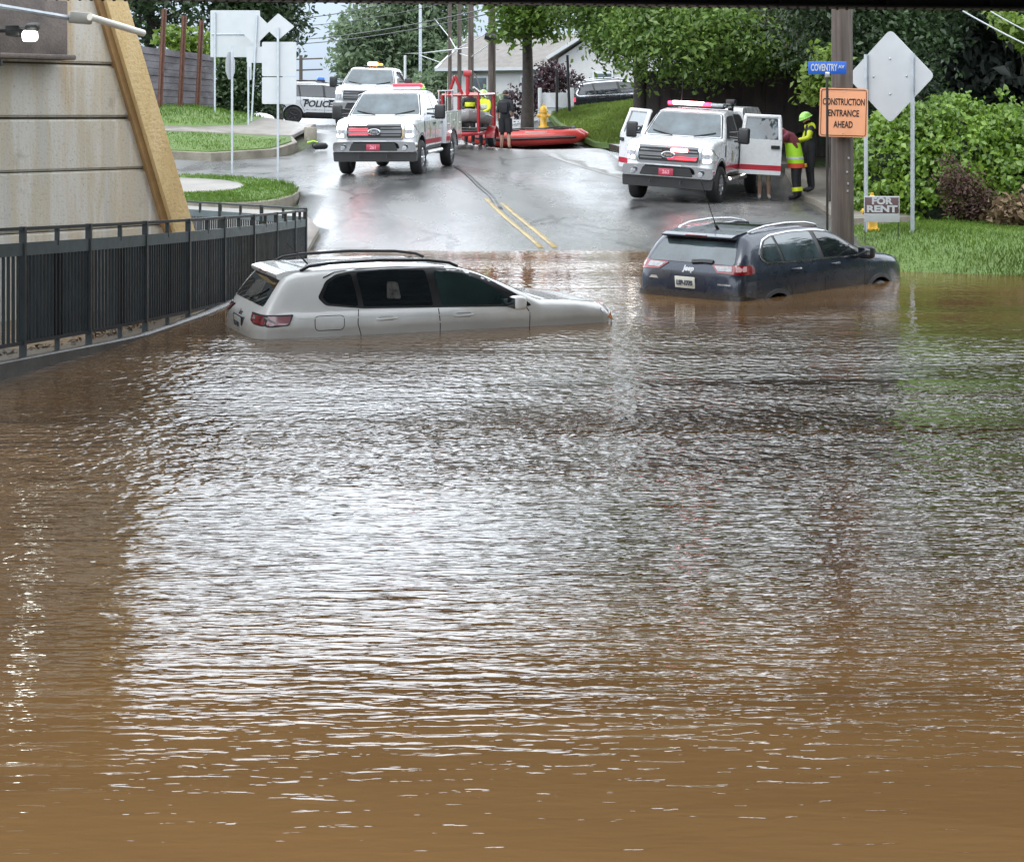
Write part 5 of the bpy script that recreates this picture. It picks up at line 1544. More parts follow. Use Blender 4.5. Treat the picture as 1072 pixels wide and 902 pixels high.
MB().box((3.85 - L / 2, -.20, 2.15), (.27, .72, .095), .03).build("red_lamp", [M_redglow], lb)
MB().box((3.85 - L / 2, -.58, 2.145), (.27, .16, .085), .03).build("red_lamp", [M_redlit], lb); MB().box((3.85 - L / 2, .24, 2.145), (.27, .16, .085), .03).build("red_lamp", [M_redlit], lb)
MB().box((3.85 - L / 2, .5, 2.14), (.27, .3, .08), .03).build("lamp_cover", [M_clearlens], lb)
strobe(t2, -.12, .42, 1.20, 1.245, M_redlit); strobe(t2, .05, .42, 1.125, 1.19, M_redglow, .05); strobe(t2, -.02, .62, .955, 1.03, mat("red_grille_glow", (.5, .02, .04), .3))
MB().box((3.2 - L / 2, .35, 2.12), (.9, .5, .10), .03).build("roof_box", [M_alu], t2.root)
MB().tube([(2.7 - L / 2, .55, 2.0), (2.7 - L / 2, .55, 2.16)], .07, 10).box((2.7 - L / 2, .55, 2.22), (.22, .22, .12), .03).build("beacon", [M_black], t2.root)
MB().tube([(3.9 - L / 2, -.35, 2.0), (3.9 - L / 2, -.35, 2.75)], [.008, .004], 6).build("roof_aerial", [M_black], t2.root)
door_panel(t2, "rear_door", 3.55, 1.01, 1, .95, R(72), t2.root, "open rear door with a red stripe")
door_panel(t2, "front_door", 4.90, 1.01, -1, 1.25, R(38), t2.root, "open front door seen from its edge", stripe=True)
MB().ball((4.55 - L / 2, 1.0, .52), .045, 8).ball((2.95 - L / 2, 1.0, .60), .05, 8).build("step_lamp", [M_whitelit], t2.root)
t2.on_ground(4.38, 40.35, R(250.5), 5.38, 1.32, 1.76)

t3 = pickup("tow_truck", "white truck with a lit amber roof beacon standing behind the utility pickup", 'plain')
lb = MB().box((3.9 - L / 2, 0, 2.07), (.28, .7, .05), .02).build("light_bar", [M_black], t3.root)
MB().box((3.9 - L / 2, -.05, 2.15), (.2, .34, .13), .05).build("amber_lamp", [M_amberlit], lb)
MB().box((3.9 - L / 2, .22, 2.13), (.18, .16, .10), .04).build("amber_lamp", [mat("amber_lamp_dim", (.5, .2, .03), .3, emit=(1, .35, .04), estr=1.5)], lb)
_p = at(392, 139, 61)
t3.on_ground(_p.x - .15, 63.6, R(266), 5.38, 1.32, 1.76)
t3.root.location.z += .22; t3.root.scale = (1.05, 1.05, 1.05)

# ---- red boat trailer behind the utility pickup
M_redsteel = mat("red_painted_steel", (.32, .015, .022), .35, coat=.5, var=.12)
tr = thing("boat_trailer", "red steel boat trailer with an upright frame hitched behind the utility pickup", "trailer")
mb = MB()
for sg in (1, -1): mb.box((0, sg * .72, .55), (3.4, .10, .14), .02)
for x in (-1.6, -.6, .4, 1.6): mb.box((x, 0, .55), (.10, 1.5, .12), .02)
mb.tube([(1.65, -.7, .55), (2.9, 0, .52)], .06, 8); mb.tube([(1.65, .7, .55), (2.9, 0, .52)], .06, 8); mb.tube([(2.85, 0, .52), (3.1, 0, .52)], .06, 8)
mb.build("frame", [M_redsteel], tr)
for sg in (1, -1):
    for x in (-1.5, 1.5): MB().tube([(x, sg * .72, .6), (x, sg * .72, 2.05)], .065, 6).build("upright", [M_redsteel], tr)
    mb = MB(); mb.prism([(-.1 + .50 * math.cos(a), .34 + .46 * math.sin(a)) for a in np.linspace(0, PI, 16)] + [(-.1 + .46 * math.cos(a), .34 + .42 * math.sin(a)) for a in np.linspace(PI, 0, 16)], lambda x, z, w: (x, sg * (.78 + w), z), .34)
    mb.build("mudguard", [M_redsteel], tr)
    w = MB(); w.lathe([(.18, .84 * sg), (.22, .80 * sg), (.31, .80 * sg), (.34, .86 * sg), (.34, .98 * sg), (.31, 1.04 * sg), (.22, 1.04 * sg), (.18, 1.0 * sg)], (-.1, 0, .34), 'Y', 28); wh = w.build("wheel", [M_rubber], tr)
    MB().lathe([(.185, 1.0 * sg), (.15, .98 * sg), (.06, 1.0 * sg), (.0, 1.02 * sg)], (-.1, 0, .34), 'Y', 20).build("rim", [M_signback], wh)
    MB().box((-1.72, sg * .7, .62), (.05, .2, .12), .015).build("tail_lamp", [M_redlens], tr)
mb = MB()
for x in (-1.5, 1.5): mb.tube([(x, -.72, 2.05), (x, .72, 2.05)], .065, 6)
for sg in (1, -1): mb.tube([(-1.5, sg * .72, 2.05), (1.5, sg * .72, 2.05)], .065, 6)
mb.build("top_frame", [M_redsteel], tr)
MB().tube([(1.5, .3, 2.05), (1.5, .3, 2.85)], .08, 8).box((1.5, .3, 2.9), (.2, .3, .24), .03).build("mast", [M_redsteel], tr)
MB().tube([(1.5, -.45, 2.05), (1.55, -.2, 2.8)], .06, 6).tube([(1.5, .1, 2.05), (1.55, -.2, 2.8)], .06, 6).build("mast", [M_redsteel], tr)
MB().tube([(.4, .75, 1.95), (1.4, .5, 2.35)], .05, 6).build("davit_arm", [M_alu], tr)
MB().box((0, 0, .66), (3.1, 1.4, .05), .01).build("deck", [mat("dark_trailer_deck", (.04, .035, .033), .7)], tr)
tx, ty = -1.28, 50.8
tr.location = (tx, ty, tz(tx, ty)); tr.rotation_euler = (0, R(1.5), R(260)); tr.scale = (.8, .74, .74)
# folded grey dinghy and its kit lying on the trailer
t = thing("inflatable_dinghy", "small folded grey inflatable with white grab lines lying on the trailer deck", "dinghy", (tx + .12, ty - .4, tz(tx, ty) + .55), (0, 0, R(262))); t.scale = (.75, .75, .8)
mb = MB(); mb.tube([(-.9, -.42, .35), (-.2, -.48, .34), (.45, -.34, .40), (.7, 0, .46), (.45, .34, .40), (-.2, .48, .34), (-.9, .42, .35)], [.2, .24, .24, .23, .24, .24, .2], 14); mb.build("tube", [mat("grey_hypalon", (.20, .19, .185), .45, var=.12)], t)
MB().box((-.1, 0, .22), (1.5, .8, .12), .04).build("floor", [M_black], t)
MB().tube([(-.7, -.70, .38), (-.2, -.74, .40), (.3, -.62, .46), (.78, -.2, .56), (.78, .2, .56), (.3, .62, .46), (-.2, .74, .40), (-.7, .70, .38)], .02, 6).build("grab_line", [M_signback], t)
t = thing("equipment_crate", "stack of dark equipment cases lying under the dinghy on the trailer", "crate", (tx - .25, ty + .2, tz(tx, ty) + .55), (0, 0, R(255))); t.scale = (.7, .7, .7)
MB().box((0, 0, .2), (1.2, .5, .4), .03).build("case", [M_black], t); MB().box((.1, .02, .53), (1.0, .45, .24), .03).build("case", [mat("dark_grey_case", (.05, .05, .055), .5)], t)

# ---- red inflatable boat on the road
bt = thing("rescue_boat", "red inflatable rescue boat with a black rubbing strip lying on the wet road", "boat")
M_boat = mat("red_hypalon", (.55, .055, .045), .4, var=.08, coat=.2)
sh = [(-2.0, .74, .36, .06), (-1.75, .74, .36, .24), (-1.0, .74, .36, .27), (0, .74, .36, .27), (.8, .70, .38, .27), (1.4, .52, .46, .27), (1.75, .26, .56, .26), (1.86, 0, .60, .25)]
pts = [(x, y, z) for x, y, z, _ in sh] + [(x, -y, z) for x, y, z, _ in sh[-2::-1]]
rs = [r_ for *_, r_ in sh] + [r_ for *_, r_ in sh[-2::-1]]
MB().tube(pts, rs, 18).build("tube", [M_boat], bt)
mb = MB()
mb.tube([(x, y + (.26 if k < 6 else .2) * (1 if k < 7 else .4), z - .02) for k, (x, y, z, r_) in enumerate(sh[1:])] + [(1.86 + .22, 0, .56)] + [(x, -(y + (.26 if k < 6 else .2) * (1 if k < 7 else .4)), z - .02) for k, (x, y, z, r_) in list(enumerate(sh[1:]))[::-1]], .05, 8)
mb.build("rubbing_strake", [M_black], bt)
MB().box((-.2, 0, .26), (3.2, 1.2, .08), .03).build("floor", [M_black], bt)
MB().box((-1.55, 0, .48), (.06, 1.1, .44), .02).build("transom", [M_black], bt)
for sg in (1, -1):
    MB().tube([(-1.5, sg * .72, .62), (-1.2, sg * .74, .70), (-.6, sg * .74, .66), (0, sg * .74, .70), (.6, sg * .70, .67), (1.1, sg * .62, .72)], .02, 6).build("grab_line", [M_black], bt)
    for x in (-1.2, .2): MB().box((x, sg * .74, .635), (.34, .16, .05), .02).build("handle_patch", [M_black], bt)
    MB().box((-.5, sg * .93, .50), (.7, .05, .16), .02).build("pale_panel", [mat("pale_pink_panel", (.6, .36, .34), .5)], bt)
_p = at(550, 151, 54)
bt.location = (_p.x, 54.3, tz(_p.x, 54.3) + .0); bt.rotation_euler = (R(0), R(2.5), R(172)); bt.scale = (1.0, 1, .92); bt.location.x -= .02
# ------------------------------------------------------------------ people
BASE = dict(pelvis=(0, 0, .95), spine=(0, .0, 1.12), chest=(0, -.0, 1.33), neck=(0, .01, 1.50), head=(0, .03, 1.60), crown=(0, .025, 1.72),
            shL=(.17, 0, 1.42), elL=(.235, -.02, 1.14), wrL=(.24, .06, .90), haL=(.235, .09, .82),
            shR=(-.17, 0, 1.42), elR=(-.235, -.02, 1.14), wrR=(-.24, .06, .90), haR=(-.235, .09, .82),
            hiL=(.09, 0, .90), knL=(.105, .02, .49), anL=(.11, -.02, .09), toL=(.125, .15, .035),
            hiR=(-.09, 0, .90), knR=(-.105, .02, .49), anR=(-.11, -.02, .09), toR=(-.125, .15, .035))
BONES = [('pelvis', 'spine', 'trunk'), ('spine', 'chest', 'trunk'), ('chest', 'neck', 'trunk'), ('neck', 'head', 'head'), ('head', 'crown', 'head')]
for S_ in 'LR':
    BONES += [('chest', 'sh' + S_, 'trunk'), ('sh' + S_, 'el' + S_, 'uparm'), ('el' + S_, 'wr' + S_, 'forearm'), ('wr' + S_, 'ha' + S_, 'hand'),
              ('pelvis', 'hi' + S_, 'hip'), ('hi' + S_, 'kn' + S_, 'thigh'), ('kn' + S_, 'an' + S_, 'shin'), ('an' + S_, 'to' + S_, 'foot')]
RAD = dict(pelvis=.155, spine=.14, chest=.16, neck=.058, head=.092, crown=.075, sh=.075, el=.048, wr=.034, ha=.036, hi=.10, kn=.062, an=.044, to=.036)
M_skin = mat("skin", (.48, .29, .21), .5, var=.06)
M_hair = mat("dark_hair", (.02, .015, .012), .55, var=.3)
def person(label, loc, heading, mats, pose=None, scale=1.0, bulk=1.0, group=None, extra=None):
    """one continuous skinned body; mats maps a body region to its material; faces +Y in its own frame"""
    J = dict(BASE); J.update(pose or {})
    names = list(J)
    me = bpy.data.meshes.new("person")
    me.from_pydata([J[n] for n in names], [(names.index(a), names.index(b)) for a, b, _ in BONES], [])
    o = bpy.data.objects.new("person", me); COL.objects.link(o)
    md = o.modifiers.new("s", 'SKIN'); md.use_smooth_shade = True; md.branch_smoothing = 0.4
    sv = me.skin_vertices[0].data
    for i, n in enumerate(names):
        k = n if n in RAD else n[:2]
        r_ = RAD[k] * (bulk if n not in ('head', 'crown', 'neck') else 1.0)
        sv[i].radius = (r_ * (1.12 if n in ('pelvis', 'spine', 'chest') else 1.0), r_ * (.78 if n in ('pelvis', 'spine', 'chest') else 1.0))
        sv[i].use_root = (n == 'pelvis')
    sd = o.modifiers.new("u", 'SUBSURF'); sd.levels = 2; sd.render_levels = 2
    dg = bpy.context.evaluated_depsgraph_get()
    m2 = bpy.data.meshes.new_from_object(o.evaluated_get(dg))
    bpy.data.objects.remove(o)
    bm = bmesh.new(); bm.from_mesh(m2)
    # hands: palm is the skinned end, five tapering bent fingers grow out of it
    mb = MB()
    for S_ in 'LR':
        w, h = Vector(J['wr' + S_]), Vector(J['ha' + S_]); d = (h - w).normalized()
        sd_ = d.cross(Vector((1, 0, 0)) if abs(d.x) < .8 else Vector((0, 1, 0))).normalized(); n_ = d.cross(sd_).normalized()
        for k, ln in enumerate((.062, .074, .078, .068)):
            b_ = h + sd_ * (k - 1.5) * .019 + d * .012
            mb.tube([b_, b_ + d * ln * .5 + n_ * .006, b_ + d * ln * .85 + n_ * .028], [.0095, .0085, .006], 6)
        b_ = w + d * .035 + sd_ * -.032
        mb.tube([b_, b_ + (d * .8 - sd_ * .6) * .035, b_ + (d * 1.0 - sd_ * .35) * .07 + n_ * .012], [.011, .010, .007], 6)
    # face: nose, brow, ears
    hd, cr = Vector(J['head']), Vector(J['crown']); up = (cr - hd).normalized()
    fwd = Vector((0, 1, 0)); fwd = (fwd - up * fwd.dot(up)).normalized(); sd_ = up.cross(fwd)
    if extra and 'look' in extra:
        fwd = Vector(extra['look']); fwd = (fwd - up * fwd.dot(up)).normalized(); sd_ = up.cross(fwd)
    fc = hd + up * .035
    mb.tube([fc + fwd * .085 + up * .03, fc + fwd * .112 - up * .005, fc + fwd * .09 - up * .012], [.010, .014, .010], 6)
    for sg in (1, -1): mb.ball(tuple(fc + sd_ * sg * .088), (.016, .022, .03), 6)
    nb = len(bm.verts)
    vs = [bm.verts.new(v) for v in mb.v]
    for f in mb.f: bm.faces.new([vs[i] for i in f])
    bmesh.ops.recalc_face_normals(bm, faces=bm.faces)
    bm.to_mesh(m2); bm.free()
    m2.name = "person"
    m2.materials.clear()
    reg = ['trunk', 'head', 'uparm', 'forearm', 'hand', 'hip', 'thigh', 'shin', 'foot']
    for k in reg: m2.materials.append(mats.get(k, M_skin))
    segs = [(Vector(J[a]), Vector(J[b]), reg.index(k), RAD[a if a in RAD else a[:2]]) for a, b, k in BONES]
    for p in m2.polygons:
        c = p.center; best = (9, 0)
        for a, b, k, r_ in segs:
            t = max(0, min(1, (c - a).dot(b - a) / max(1e-9, (b - a).length_squared)))
            d = (a + (b - a) * t - c).length - r_ * .5
            if d < best[0]: best = (d, k)
        p.material_index = best[1]
    m2.polygons.foreach_set("use_smooth", [True] * len(m2.polygons))
    o = link_mesh("person", m2)
    o.location = loc; o.rotation_euler = (0, 0, heading); o.scale = (scale,) * 3
    tag(o, label, "person", group)
    ey = MB()
    for sg in (1, -1): ey.ball(tuple(fc + fwd * .086 + sd_ * sg * .032 + up * .022), .011, 6)
    ey.build("eyes", [M_black], o)
    MB().tube([fc + fwd * .088 - up * .042 + sd_ * .024, fc + fwd * .095 - up * .044, fc + fwd * .088 - up * .042 - sd_ * .024], .006, 5).build("mouth", [mat("lips", (.32, .12, .10), .5)], o)
    return o, J, (fc, up, fwd, sd_)

def cap_shape(nm, o, fr, mt, r=.108, brim=False, cut=-.02, n=16):
    fc, up, fwd, sd_ = fr
    mb = MB(); vs, fs = [], []
    rows = 7
    for i in range(rows + 1):
        ph = (PI * .56) * i / rows
        for k in range(n):
            th = 2 * PI * k / n
            d = up * math.cos(ph) + (fwd * math.cos(th) * 1.08 + sd_ * math.sin(th) * .92) * math.sin(ph)
            drop = Vector((0, 0, 0))
            vs.append(fc + up * .025 + d * r + (fwd * .0))
    for i in range(rows):
        for k in range(n):
            k2 = (k + 1) % n
            fs.append([i * n + k, (i + 1) * n + k, (i + 1) * n + k2, i * n + k2])
    mb.add(vs, fs)
    if brim:
        mb.tube([fc + up * .02 + (fwd * math.cos(a) * 1.1 + sd_ * math.sin(a) * .95) * (r + .006) for a in np.linspace(0, 2 * PI, 20)], .012, 6, cap=False)
    return mb.build(nm, [mt], o)

def band(nm, o, J, a, b, t0, t1, r, mt, sq=1.0):
    A, B = Vector(J[a]), Vector(J[b])
    return MB().tube([A.lerp(B, t0), A.lerp(B, t1)], r, 14).build(nm, [mt], o)

M_lime = mat("lime_high_visibility_cloth", (.42, .78, .03), .6, var=.08, emit=(.42, .80, .02), estr=0.0)
M_limehelm = mat("lime_helmet_shell", (.36, .75, .12), .3, coat=.7, var=.05)
M_yellowc = mat("yellow_jacket_cloth", (.66, .74, .03), .6, var=.08)
M_maroon = mat("maroon_cloth", (.16, .02, .035), .7, var=.15)
M_orange = mat("red_orange_cloth", (.62, .07, .03), .6, var=.1)
M_turnout = mat("black_turnout_cloth", (.016, .017, .02), .7, var=.25)
M_darkshirt = mat("charcoal_shirt", (.022, .024, .032), .8, var=.2)
M_silverband = mat("silver_reflective_tape", (.55, .58, .55), .35, var=.05)

# onlooker by the boat, seen from behind, in black shirt and shorts with a small rucksack
_p = at(529, 158, 52.3)
J_ = dict(anL=(.13, -.05, .09), toL=(.15, .12, .035), anR=(-.12, 0, .09), toR=(-.15, .17, .035), elL=(.25, -.06, 1.15), wrL=(.20, .10, 1.00), haL=(.14, .15, 1.0), head=(0, .035, 1.60), crown=(.0, .03, 1.72))
o, J, fr = person("bystander in black shirt and shorts with bare calves standing by the red boat", (_p.x, 52.3, tz(_p.x, 52.3) + .005), R(-18),
                  dict(trunk=M_darkshirt, uparm=M_darkshirt, hip=M_turnout, thigh=M_turnout, foot=M_black), J_, 1.03, 1.05)
cap_shape("hair", o, fr, M_hair, .104)
mb = MB(); mb.box((0, -.19, 1.28), (.28, .13, .36), .05); mb.tube([(.09, -.14, 1.42), (.11, .0, 1.50), (.12, .14, 1.36), (.12, .1, 1.1)], .02, 6); mb.tube([(-.09, -.14, 1.42), (-.11, .0, 1.50), (-.12, .14, 1.36), (-.12, .1, 1.1)], .02, 6)
rk = mb.build("rucksack", [M_turnout]); rk.location = o.location; rk.rotation_euler = o.rotation_euler; tag(rk, "small black rucksack worn by the bystander in shorts", "rucksack")
mb = MB()
for sg, k in ((1, 'L'), (-1, 'R')): mb.tube([Vector(J['hi' + k]) + Vector((0, 0, .02)), Vector(J['kn' + k]) + Vector((0, 0, .02))], [.12, .108], 14)
mb.build("shorts", [M_turnout], o)

# rescuer with lime helmet and yellow jacket behind the right truck door
_p = at(846, 206, 41.0)
z_ = tz(7.12, 41.0) + .125
J_ = dict(shR=(-.17, .03, 1.42), elR=(-.27, .12, 1.2), wrR=(-.16, .34, 1.15), haR=(-.13, .42, 1.15), elL=(.26, .08, 1.16), wrL=(.18, .30, 1.10), haL=(.15, .38, 1.1), head=(0, .09, 1.59), crown=(0, .14, 1.70), neck=(0, .03, 1.50))
o, J, fr = person("rescuer in lime helmet and yellow jacket standing behind the open truck door", (7.12, 41.0, z_), R(95),
                  dict(trunk=M_turnout, uparm=M_yellowc, forearm=M_yellowc, hip=M_turnout, thigh=M_turnout, shin=M_turnout, foot=M_black, hand=M_signback), J_, 1.08, 1.2)
cap_shape("helmet", o, fr, M_limehelm, .135, True)
MB().box((Vector(J['shL']) + Vector(J['elL'])) / 2 + Vector((.06, .02, -.02)), (.03, .09, .11), .01).build("sleeve_patch", [M_turnout], o)
mb = MB(); mb.tube([(-.17, .02, 1.44), (0, -.02, 1.46), (.17, .02, 1.44)], .085, 12); mb.build("jacket_yoke", [M_yellowc], o)

# second rescuer leaning into the cab, seen from behind: maroon shoulders, lime coat, red hem, yellow ankle band
z_ = tz(6.68, 40.3)
J_ = dict(chest=(0, .12, 1.34), neck=(0, .26, 1.46), head=(0, .36, 1.50), crown=(0, .46, 1.56), shL=(.18, .14, 1.40), shR=(-.18, .14, 1.40), elL=(.27, .36, 1.22), wrL=(.2, .58, 1.22), haL=(.17, .66, 1.22), elR=(-.27, .36, 1.22), wrR=(-.2, .58, 1.22), haR=(-.17, .66, 1.22), spine=(0, .03, 1.14))
o, J, fr = person("rescuer in lime coat with maroon shoulders and red hem leaning into the right truck", (6.68, 40.3, z_ + .005), R(62),
                  dict(trunk=M_maroon, uparm=M_maroon, forearm=M_maroon, hip=M_turnout, thigh=M_turnout, shin=M_turnout, foot=M_black), J_, 1.08, 1.25)
cap_shape("hair", o, fr, M_hair, .104)
mb = MB(); mb.lathe([(.215, .80), (.225, .86), (.215, 1.10), (.205, 1.24)], (0, .03, 0), 'Z', 20); mb.v = [(v[0] * 1.05, (v[1] - .03) * .8 + .03 + (v[2] - .8) * .16, v[2]) for v in mb.v]
vst = mb.build("coat_panel", [M_lime], o)
mb = MB(); mb.lathe([(.222, .70), (.228, .74), (.226, .80)], (0, .02, 0), 'Z', 20); mb.v = [(v[0] * 1.05, (v[1] - .02) * .8 + .02, v[2]) for v in mb.v]; mb.build("coat_hem", [M_orange], o)
mb = MB(); mb.lathe([(.227, .885), (.230, .90), (.229, .935), (.226, .94)], (0, .03, 0), 'Z', 20); mb.v = [(v[0] * 1.05, (v[1] - .03) * .8 + .03 + (v[2] - .8) * .16, v[2]) for v in mb.v]; mb.build("reflective_tape", [M_silverband], vst)
MB().box((.12, -.15, .755), (.14, .05, .08), .02).build("hem_tab", [mat("amber_tab", (.8, .5, .04), .5)], o)
for k in 'LR': band("ankle_band", o, J, 'kn' + k, 'an' + k, .52, .74, .082, M_yellowc)

# bare-legged person standing behind the open rear door
z_ = tz(5.95, 40.7)
o, J, fr = person("barefoot person in pale shorts standing hidden behind the open rear truck door", (5.98, 40.8, z_ + .005), R(175), dict(trunk=mat("grey_tee", (.2, .2, .21), .8), uparm=mat("grey_tee", (.2, .2, .21), .8), hip=mat("khaki_cloth", (.3, .25, .18), .8), thigh=mat("khaki_cloth", (.3, .25, .18), .8), foot=mat("pale_shoe", (.5, .47, .44), .6)), {}, .98, 1.0)
cap_shape("hair", o, fr, mat("brown_hair", (.05, .03, .02), .6), .104)

# crew round the trailer
dx = tx
for lab, (x, y), hd_, helm, jk, hgt in (("crew member with lime helmet bending over the dinghy on the red trailer", (tx + .42, ty + 2.0), R(150), M_limehelm, M_yellowc, 1.0),
                                   ("bareheaded crew member in dark coat with yellow bands inside the trailer frame", (tx - .02, ty + 1.9), R(-170), None, M_turnout, 1.0),
                                   ("crew member behind the utility pickup with only a lime helmet showing over its roof", (-2.55, 48.0), R(170), M_limehelm, M_turnout, 1.16)):
    z_ = tz(x, y)
    inside = (abs(x - tx) < .7 and abs(y - ty) < 1.5)
    J_ = dict(elL=(.26, .12, 1.18), wrL=(.16, .32, 1.10), haL=(.13, .40, 1.08), elR=(-.26, .12, 1.18), wrR=(-.16, .32, 1.10), haR=(-.13, .40, 1.08))
    o, J, fr = person(lab, (x, y, z_ + (.565 if inside else .005)), hd_, dict(trunk=jk, uparm=jk, forearm=jk, hip=M_turnout, thigh=M_turnout, shin=M_turnout, foot=M_black), J_, (.92 if inside else hgt), 1.2)
    if helm: cap_shape("helmet", o, fr, helm, .132, True)
    else: cap_shape("hair", o, fr, M_hair, .104)
    mb = MB(); mb.lathe([(.185, 1.20), (.19, 1.23), (.19, 1.30), (.185, 1.33)], (0, 0, 0), 'Z', 18); mb.v = [(v[0] * 1.05, v[1] * .85, v[2]) for v in mb.v]
    mb.build("reflective_band", [M_yellowc if helm is None else M_silverband], o)

# ------------------------------------------------------------------ signs, poles, hydrants
def post(x, y, z0, z1, r=.03, mt=None, n=4): return MB().tube([(x, y, z0), (x, y, z1)], r, n)
M_wood = None
def pole_mat():
    m, nt, b = new_mat("weathered_pole_timber")
    tc = nt.nodes.new("ShaderNodeTexCoord")
    g_ = noise(nt, 1.0, 6, vec=tc.outputs["Object"], mapscale=(14, 14, .7)); f = noise(nt, 3, 4, vec=tc.outputs["Object"])
    c = ramp(nt, g_, [(.3, (.035, .027, .022)), (.55, (.085, .066, .054)), (.75, (.14, .11, .09))])
    c = mixc(nt, ramp(nt, f, [(.4, 0.0), (.7, .5)]), c, (.05, .04, .036))
    nt.links.new(c, b.inputs["Base Color"]); b.inputs["Roughness"].default_value = .75
    bump(nt, b, g_, .02)
    return m
M_pole = pole_mat()
M_wire = mat("black_cable", (.02, .02, .022), .5)
M_wire_pale = mat("pale_cable", (.5, .52, .55), .5)
# near pole
PX, PY = (882 - 536) / FPX * 28.5, 28.5
t = thing("utility_pole", "thick brown timber utility pole on the grass edge behind the navy car", "pole", (PX, PY, tz(PX, PY) - .1))
MB().tube([(0, 0, 0), (-.01, 0, 4.0), (-.03, 0, 11)], [.19, .172, .13], 24).build("shaft", [M_pole], t)
mb = MB()
for k in range(4): mb.box((.05 + .04 * math.sin(k * 3), -.185, 1.0 + k * .17 + .05 * math.sin(k * 5)), (.03, .01, .035), .003)
mb.build("tags", [M_alu], t)
MB().box((-.02, 0, 9.8), (2.4, .12, .14), .02).build("crossarm", [M_pole], t)
# orange construction sign on the pole
M_orangesign = mat("orange_sign_sheeting", (.70, .32, .17), .5, var=.06)
p = at(883, 118, 28.2)
t = thing("construction_sign", "square orange construction entrance ahead sign fixed to the timber pole", "sign", p, (0, R(1.5), R(-4)))
mb = MB(); mb.prism(round_poly([(-.39, -.40), (.39, -.40), (.39, .40), (-.39, .40)], .05), lambda x, z, w: (x, w - .01, z), .02); pn = mb.build("panel", [M_orangesign], t)
mb = MB()
q = round_poly([(-.365, -.375), (.365, -.375), (.365, .375), (-.365, .375)], .04)
q = [(a, b) for a, b in q]
mb.tube([(a, -.013, b) for a, b in q] + [(q[0][0], -.013, q[0][1])], .006, 4, cap=False); mb.build("border", [M_black], t)
for k, (tx_, zz) in enumerate((("CONSTRUCTION", .17), ("ENTRANCE", -.015), ("AHEAD", -.20))):
    m_ = text_mesh(tx_, .145, M_black, .0025, .003); o = link_mesh("lettering", m_, t); o.location = (0.0, -.013, zz); o.rotation_euler = (R(90), 0, 0)
    w_ = max(v.co.x for v in m_.vertices) - min(v.co.x for v in m_.vertices); tw = (.68, .50, .31)[k]
    o.scale = (tw / w_, 1.05, 1)
MB().ball((0, -.012, .345), .012, 8).ball((0, -.012, -.335), .012, 8).build("bolts", [M_galv], t)
# street name sign on its thin post
sx, sy = (866 - 536) / FPX * 27.7, 27.7
z0 = tz(sx, sy)
t = thing("street_sign", "blue and white Coventry street name sign on a thin dark post", "street sign", (sx, sy, z0 - .3))
top = at(866, 79, 27.7).z - t.location.z
MB().tube([(0, 0, 0), (0, 0, top)], .022, 6).build("post", [mat("dark_bronze_post", (.03, .026, .022), .5, metal=.4)], t)
MB().box((0, 0, top + .01), (.07, .05, .09), .01).build("bracket", [M_alu], t)
bl = MB().box((-.0, 0, top + .12), (.615, .012, .205), .004).build("blade", [mat("blue_sign_sheeting", (.012, .09, .42), .4, var=.05)], t)
m_ = text_mesh("COVENTRY", .155, M_signback, .004, .002); o = link_mesh("lettering", m_, t); o.location = (-.055, -.009, top + .12); o.rotation_euler = (R(90), 0, 0)
w_ = max(v.co.x for v in m_.vertices) - min(v.co.x for v in m_.vertices); o.scale = (.43 / w_, 1.0, 1)
m_ = text_mesh("AV", .075, M_signback, .002, .002); o = link_mesh("lettering", m_, t); o.location = (.225, -.009, top + .135); o.rotation_euler = (R(90), 0, 0)
# diamond sign, its back to the viewer
p = at(931, 80, 29.2); zb = tz(p.x, 29.2)
t = thing("diamond_sign", "large blank diamond sign seen from the back on two steel posts in the grass", "sign", (p.x, 29.2, zb - .2), (0, 0, R(-37)))
zc = p.z - t.location.z; h = .80
mb = MB(); mb.prism(round_poly([(0, zc - h), (h, zc), (0, zc + h), (-h, zc)], .10), lambda x, z, w: (x, w + .035, z), .012); mb.build("panel", [M_signback], t)
for sx_ in (-.43, .42):
    MB().tube([(sx_, 0, 0), (sx_, 0, zc + .38)], .036, 4).build("post", [M_galv], t)
for q in ((0, .3), (0, -.3), (.3, 0), (-.3, 0)): MB().ball((q[0], .03, zc + q[1]), .02, 8).build("bolt", [M_galv], t)
# for rent yard sign
p = at(923, 219, 28.4)
t = thing("rent_sign", "small black and white FOR RENT yard sign in front of the yellow hydrant", "yard sign", (p.x, 28.4, tz(p.x, 28.4)), (0, 0, R(-5)))
zc = p.z - t.location.z
MB().box((0, 0, zc), (.58, .012, .43), .004).build("panel", [M_signback], t)
MB().box((0, -.009, zc + .065), (.55, .004, .26), .001).build("dark_field", [mat("faded_sign_maroon", (.10, .06, .065), .5, var=.1)], t)
for k, (tx_, zz, tw) in enumerate((("FOR", .13, .34), ("RENT", .0, .50))):
    m_ = text_mesh(tx_, .15, M_signback, .007, .002); o = link_mesh("lettering", m_, t); o.location = (0, -.013, zc + zz); o.rotation_euler = (R(90), 0, 0)
    w_ = max(v.co.x for v in m_.vertices) - min(v.co.x for v in m_.vertices); o.scale = (tw / w_, 1, 1)
for sg in (1, -1): MB().tube([(sg * .27, .012, -.1), (sg * .27, .012, zc + .2)], .007, 6).build("wire_leg", [M_black], t)

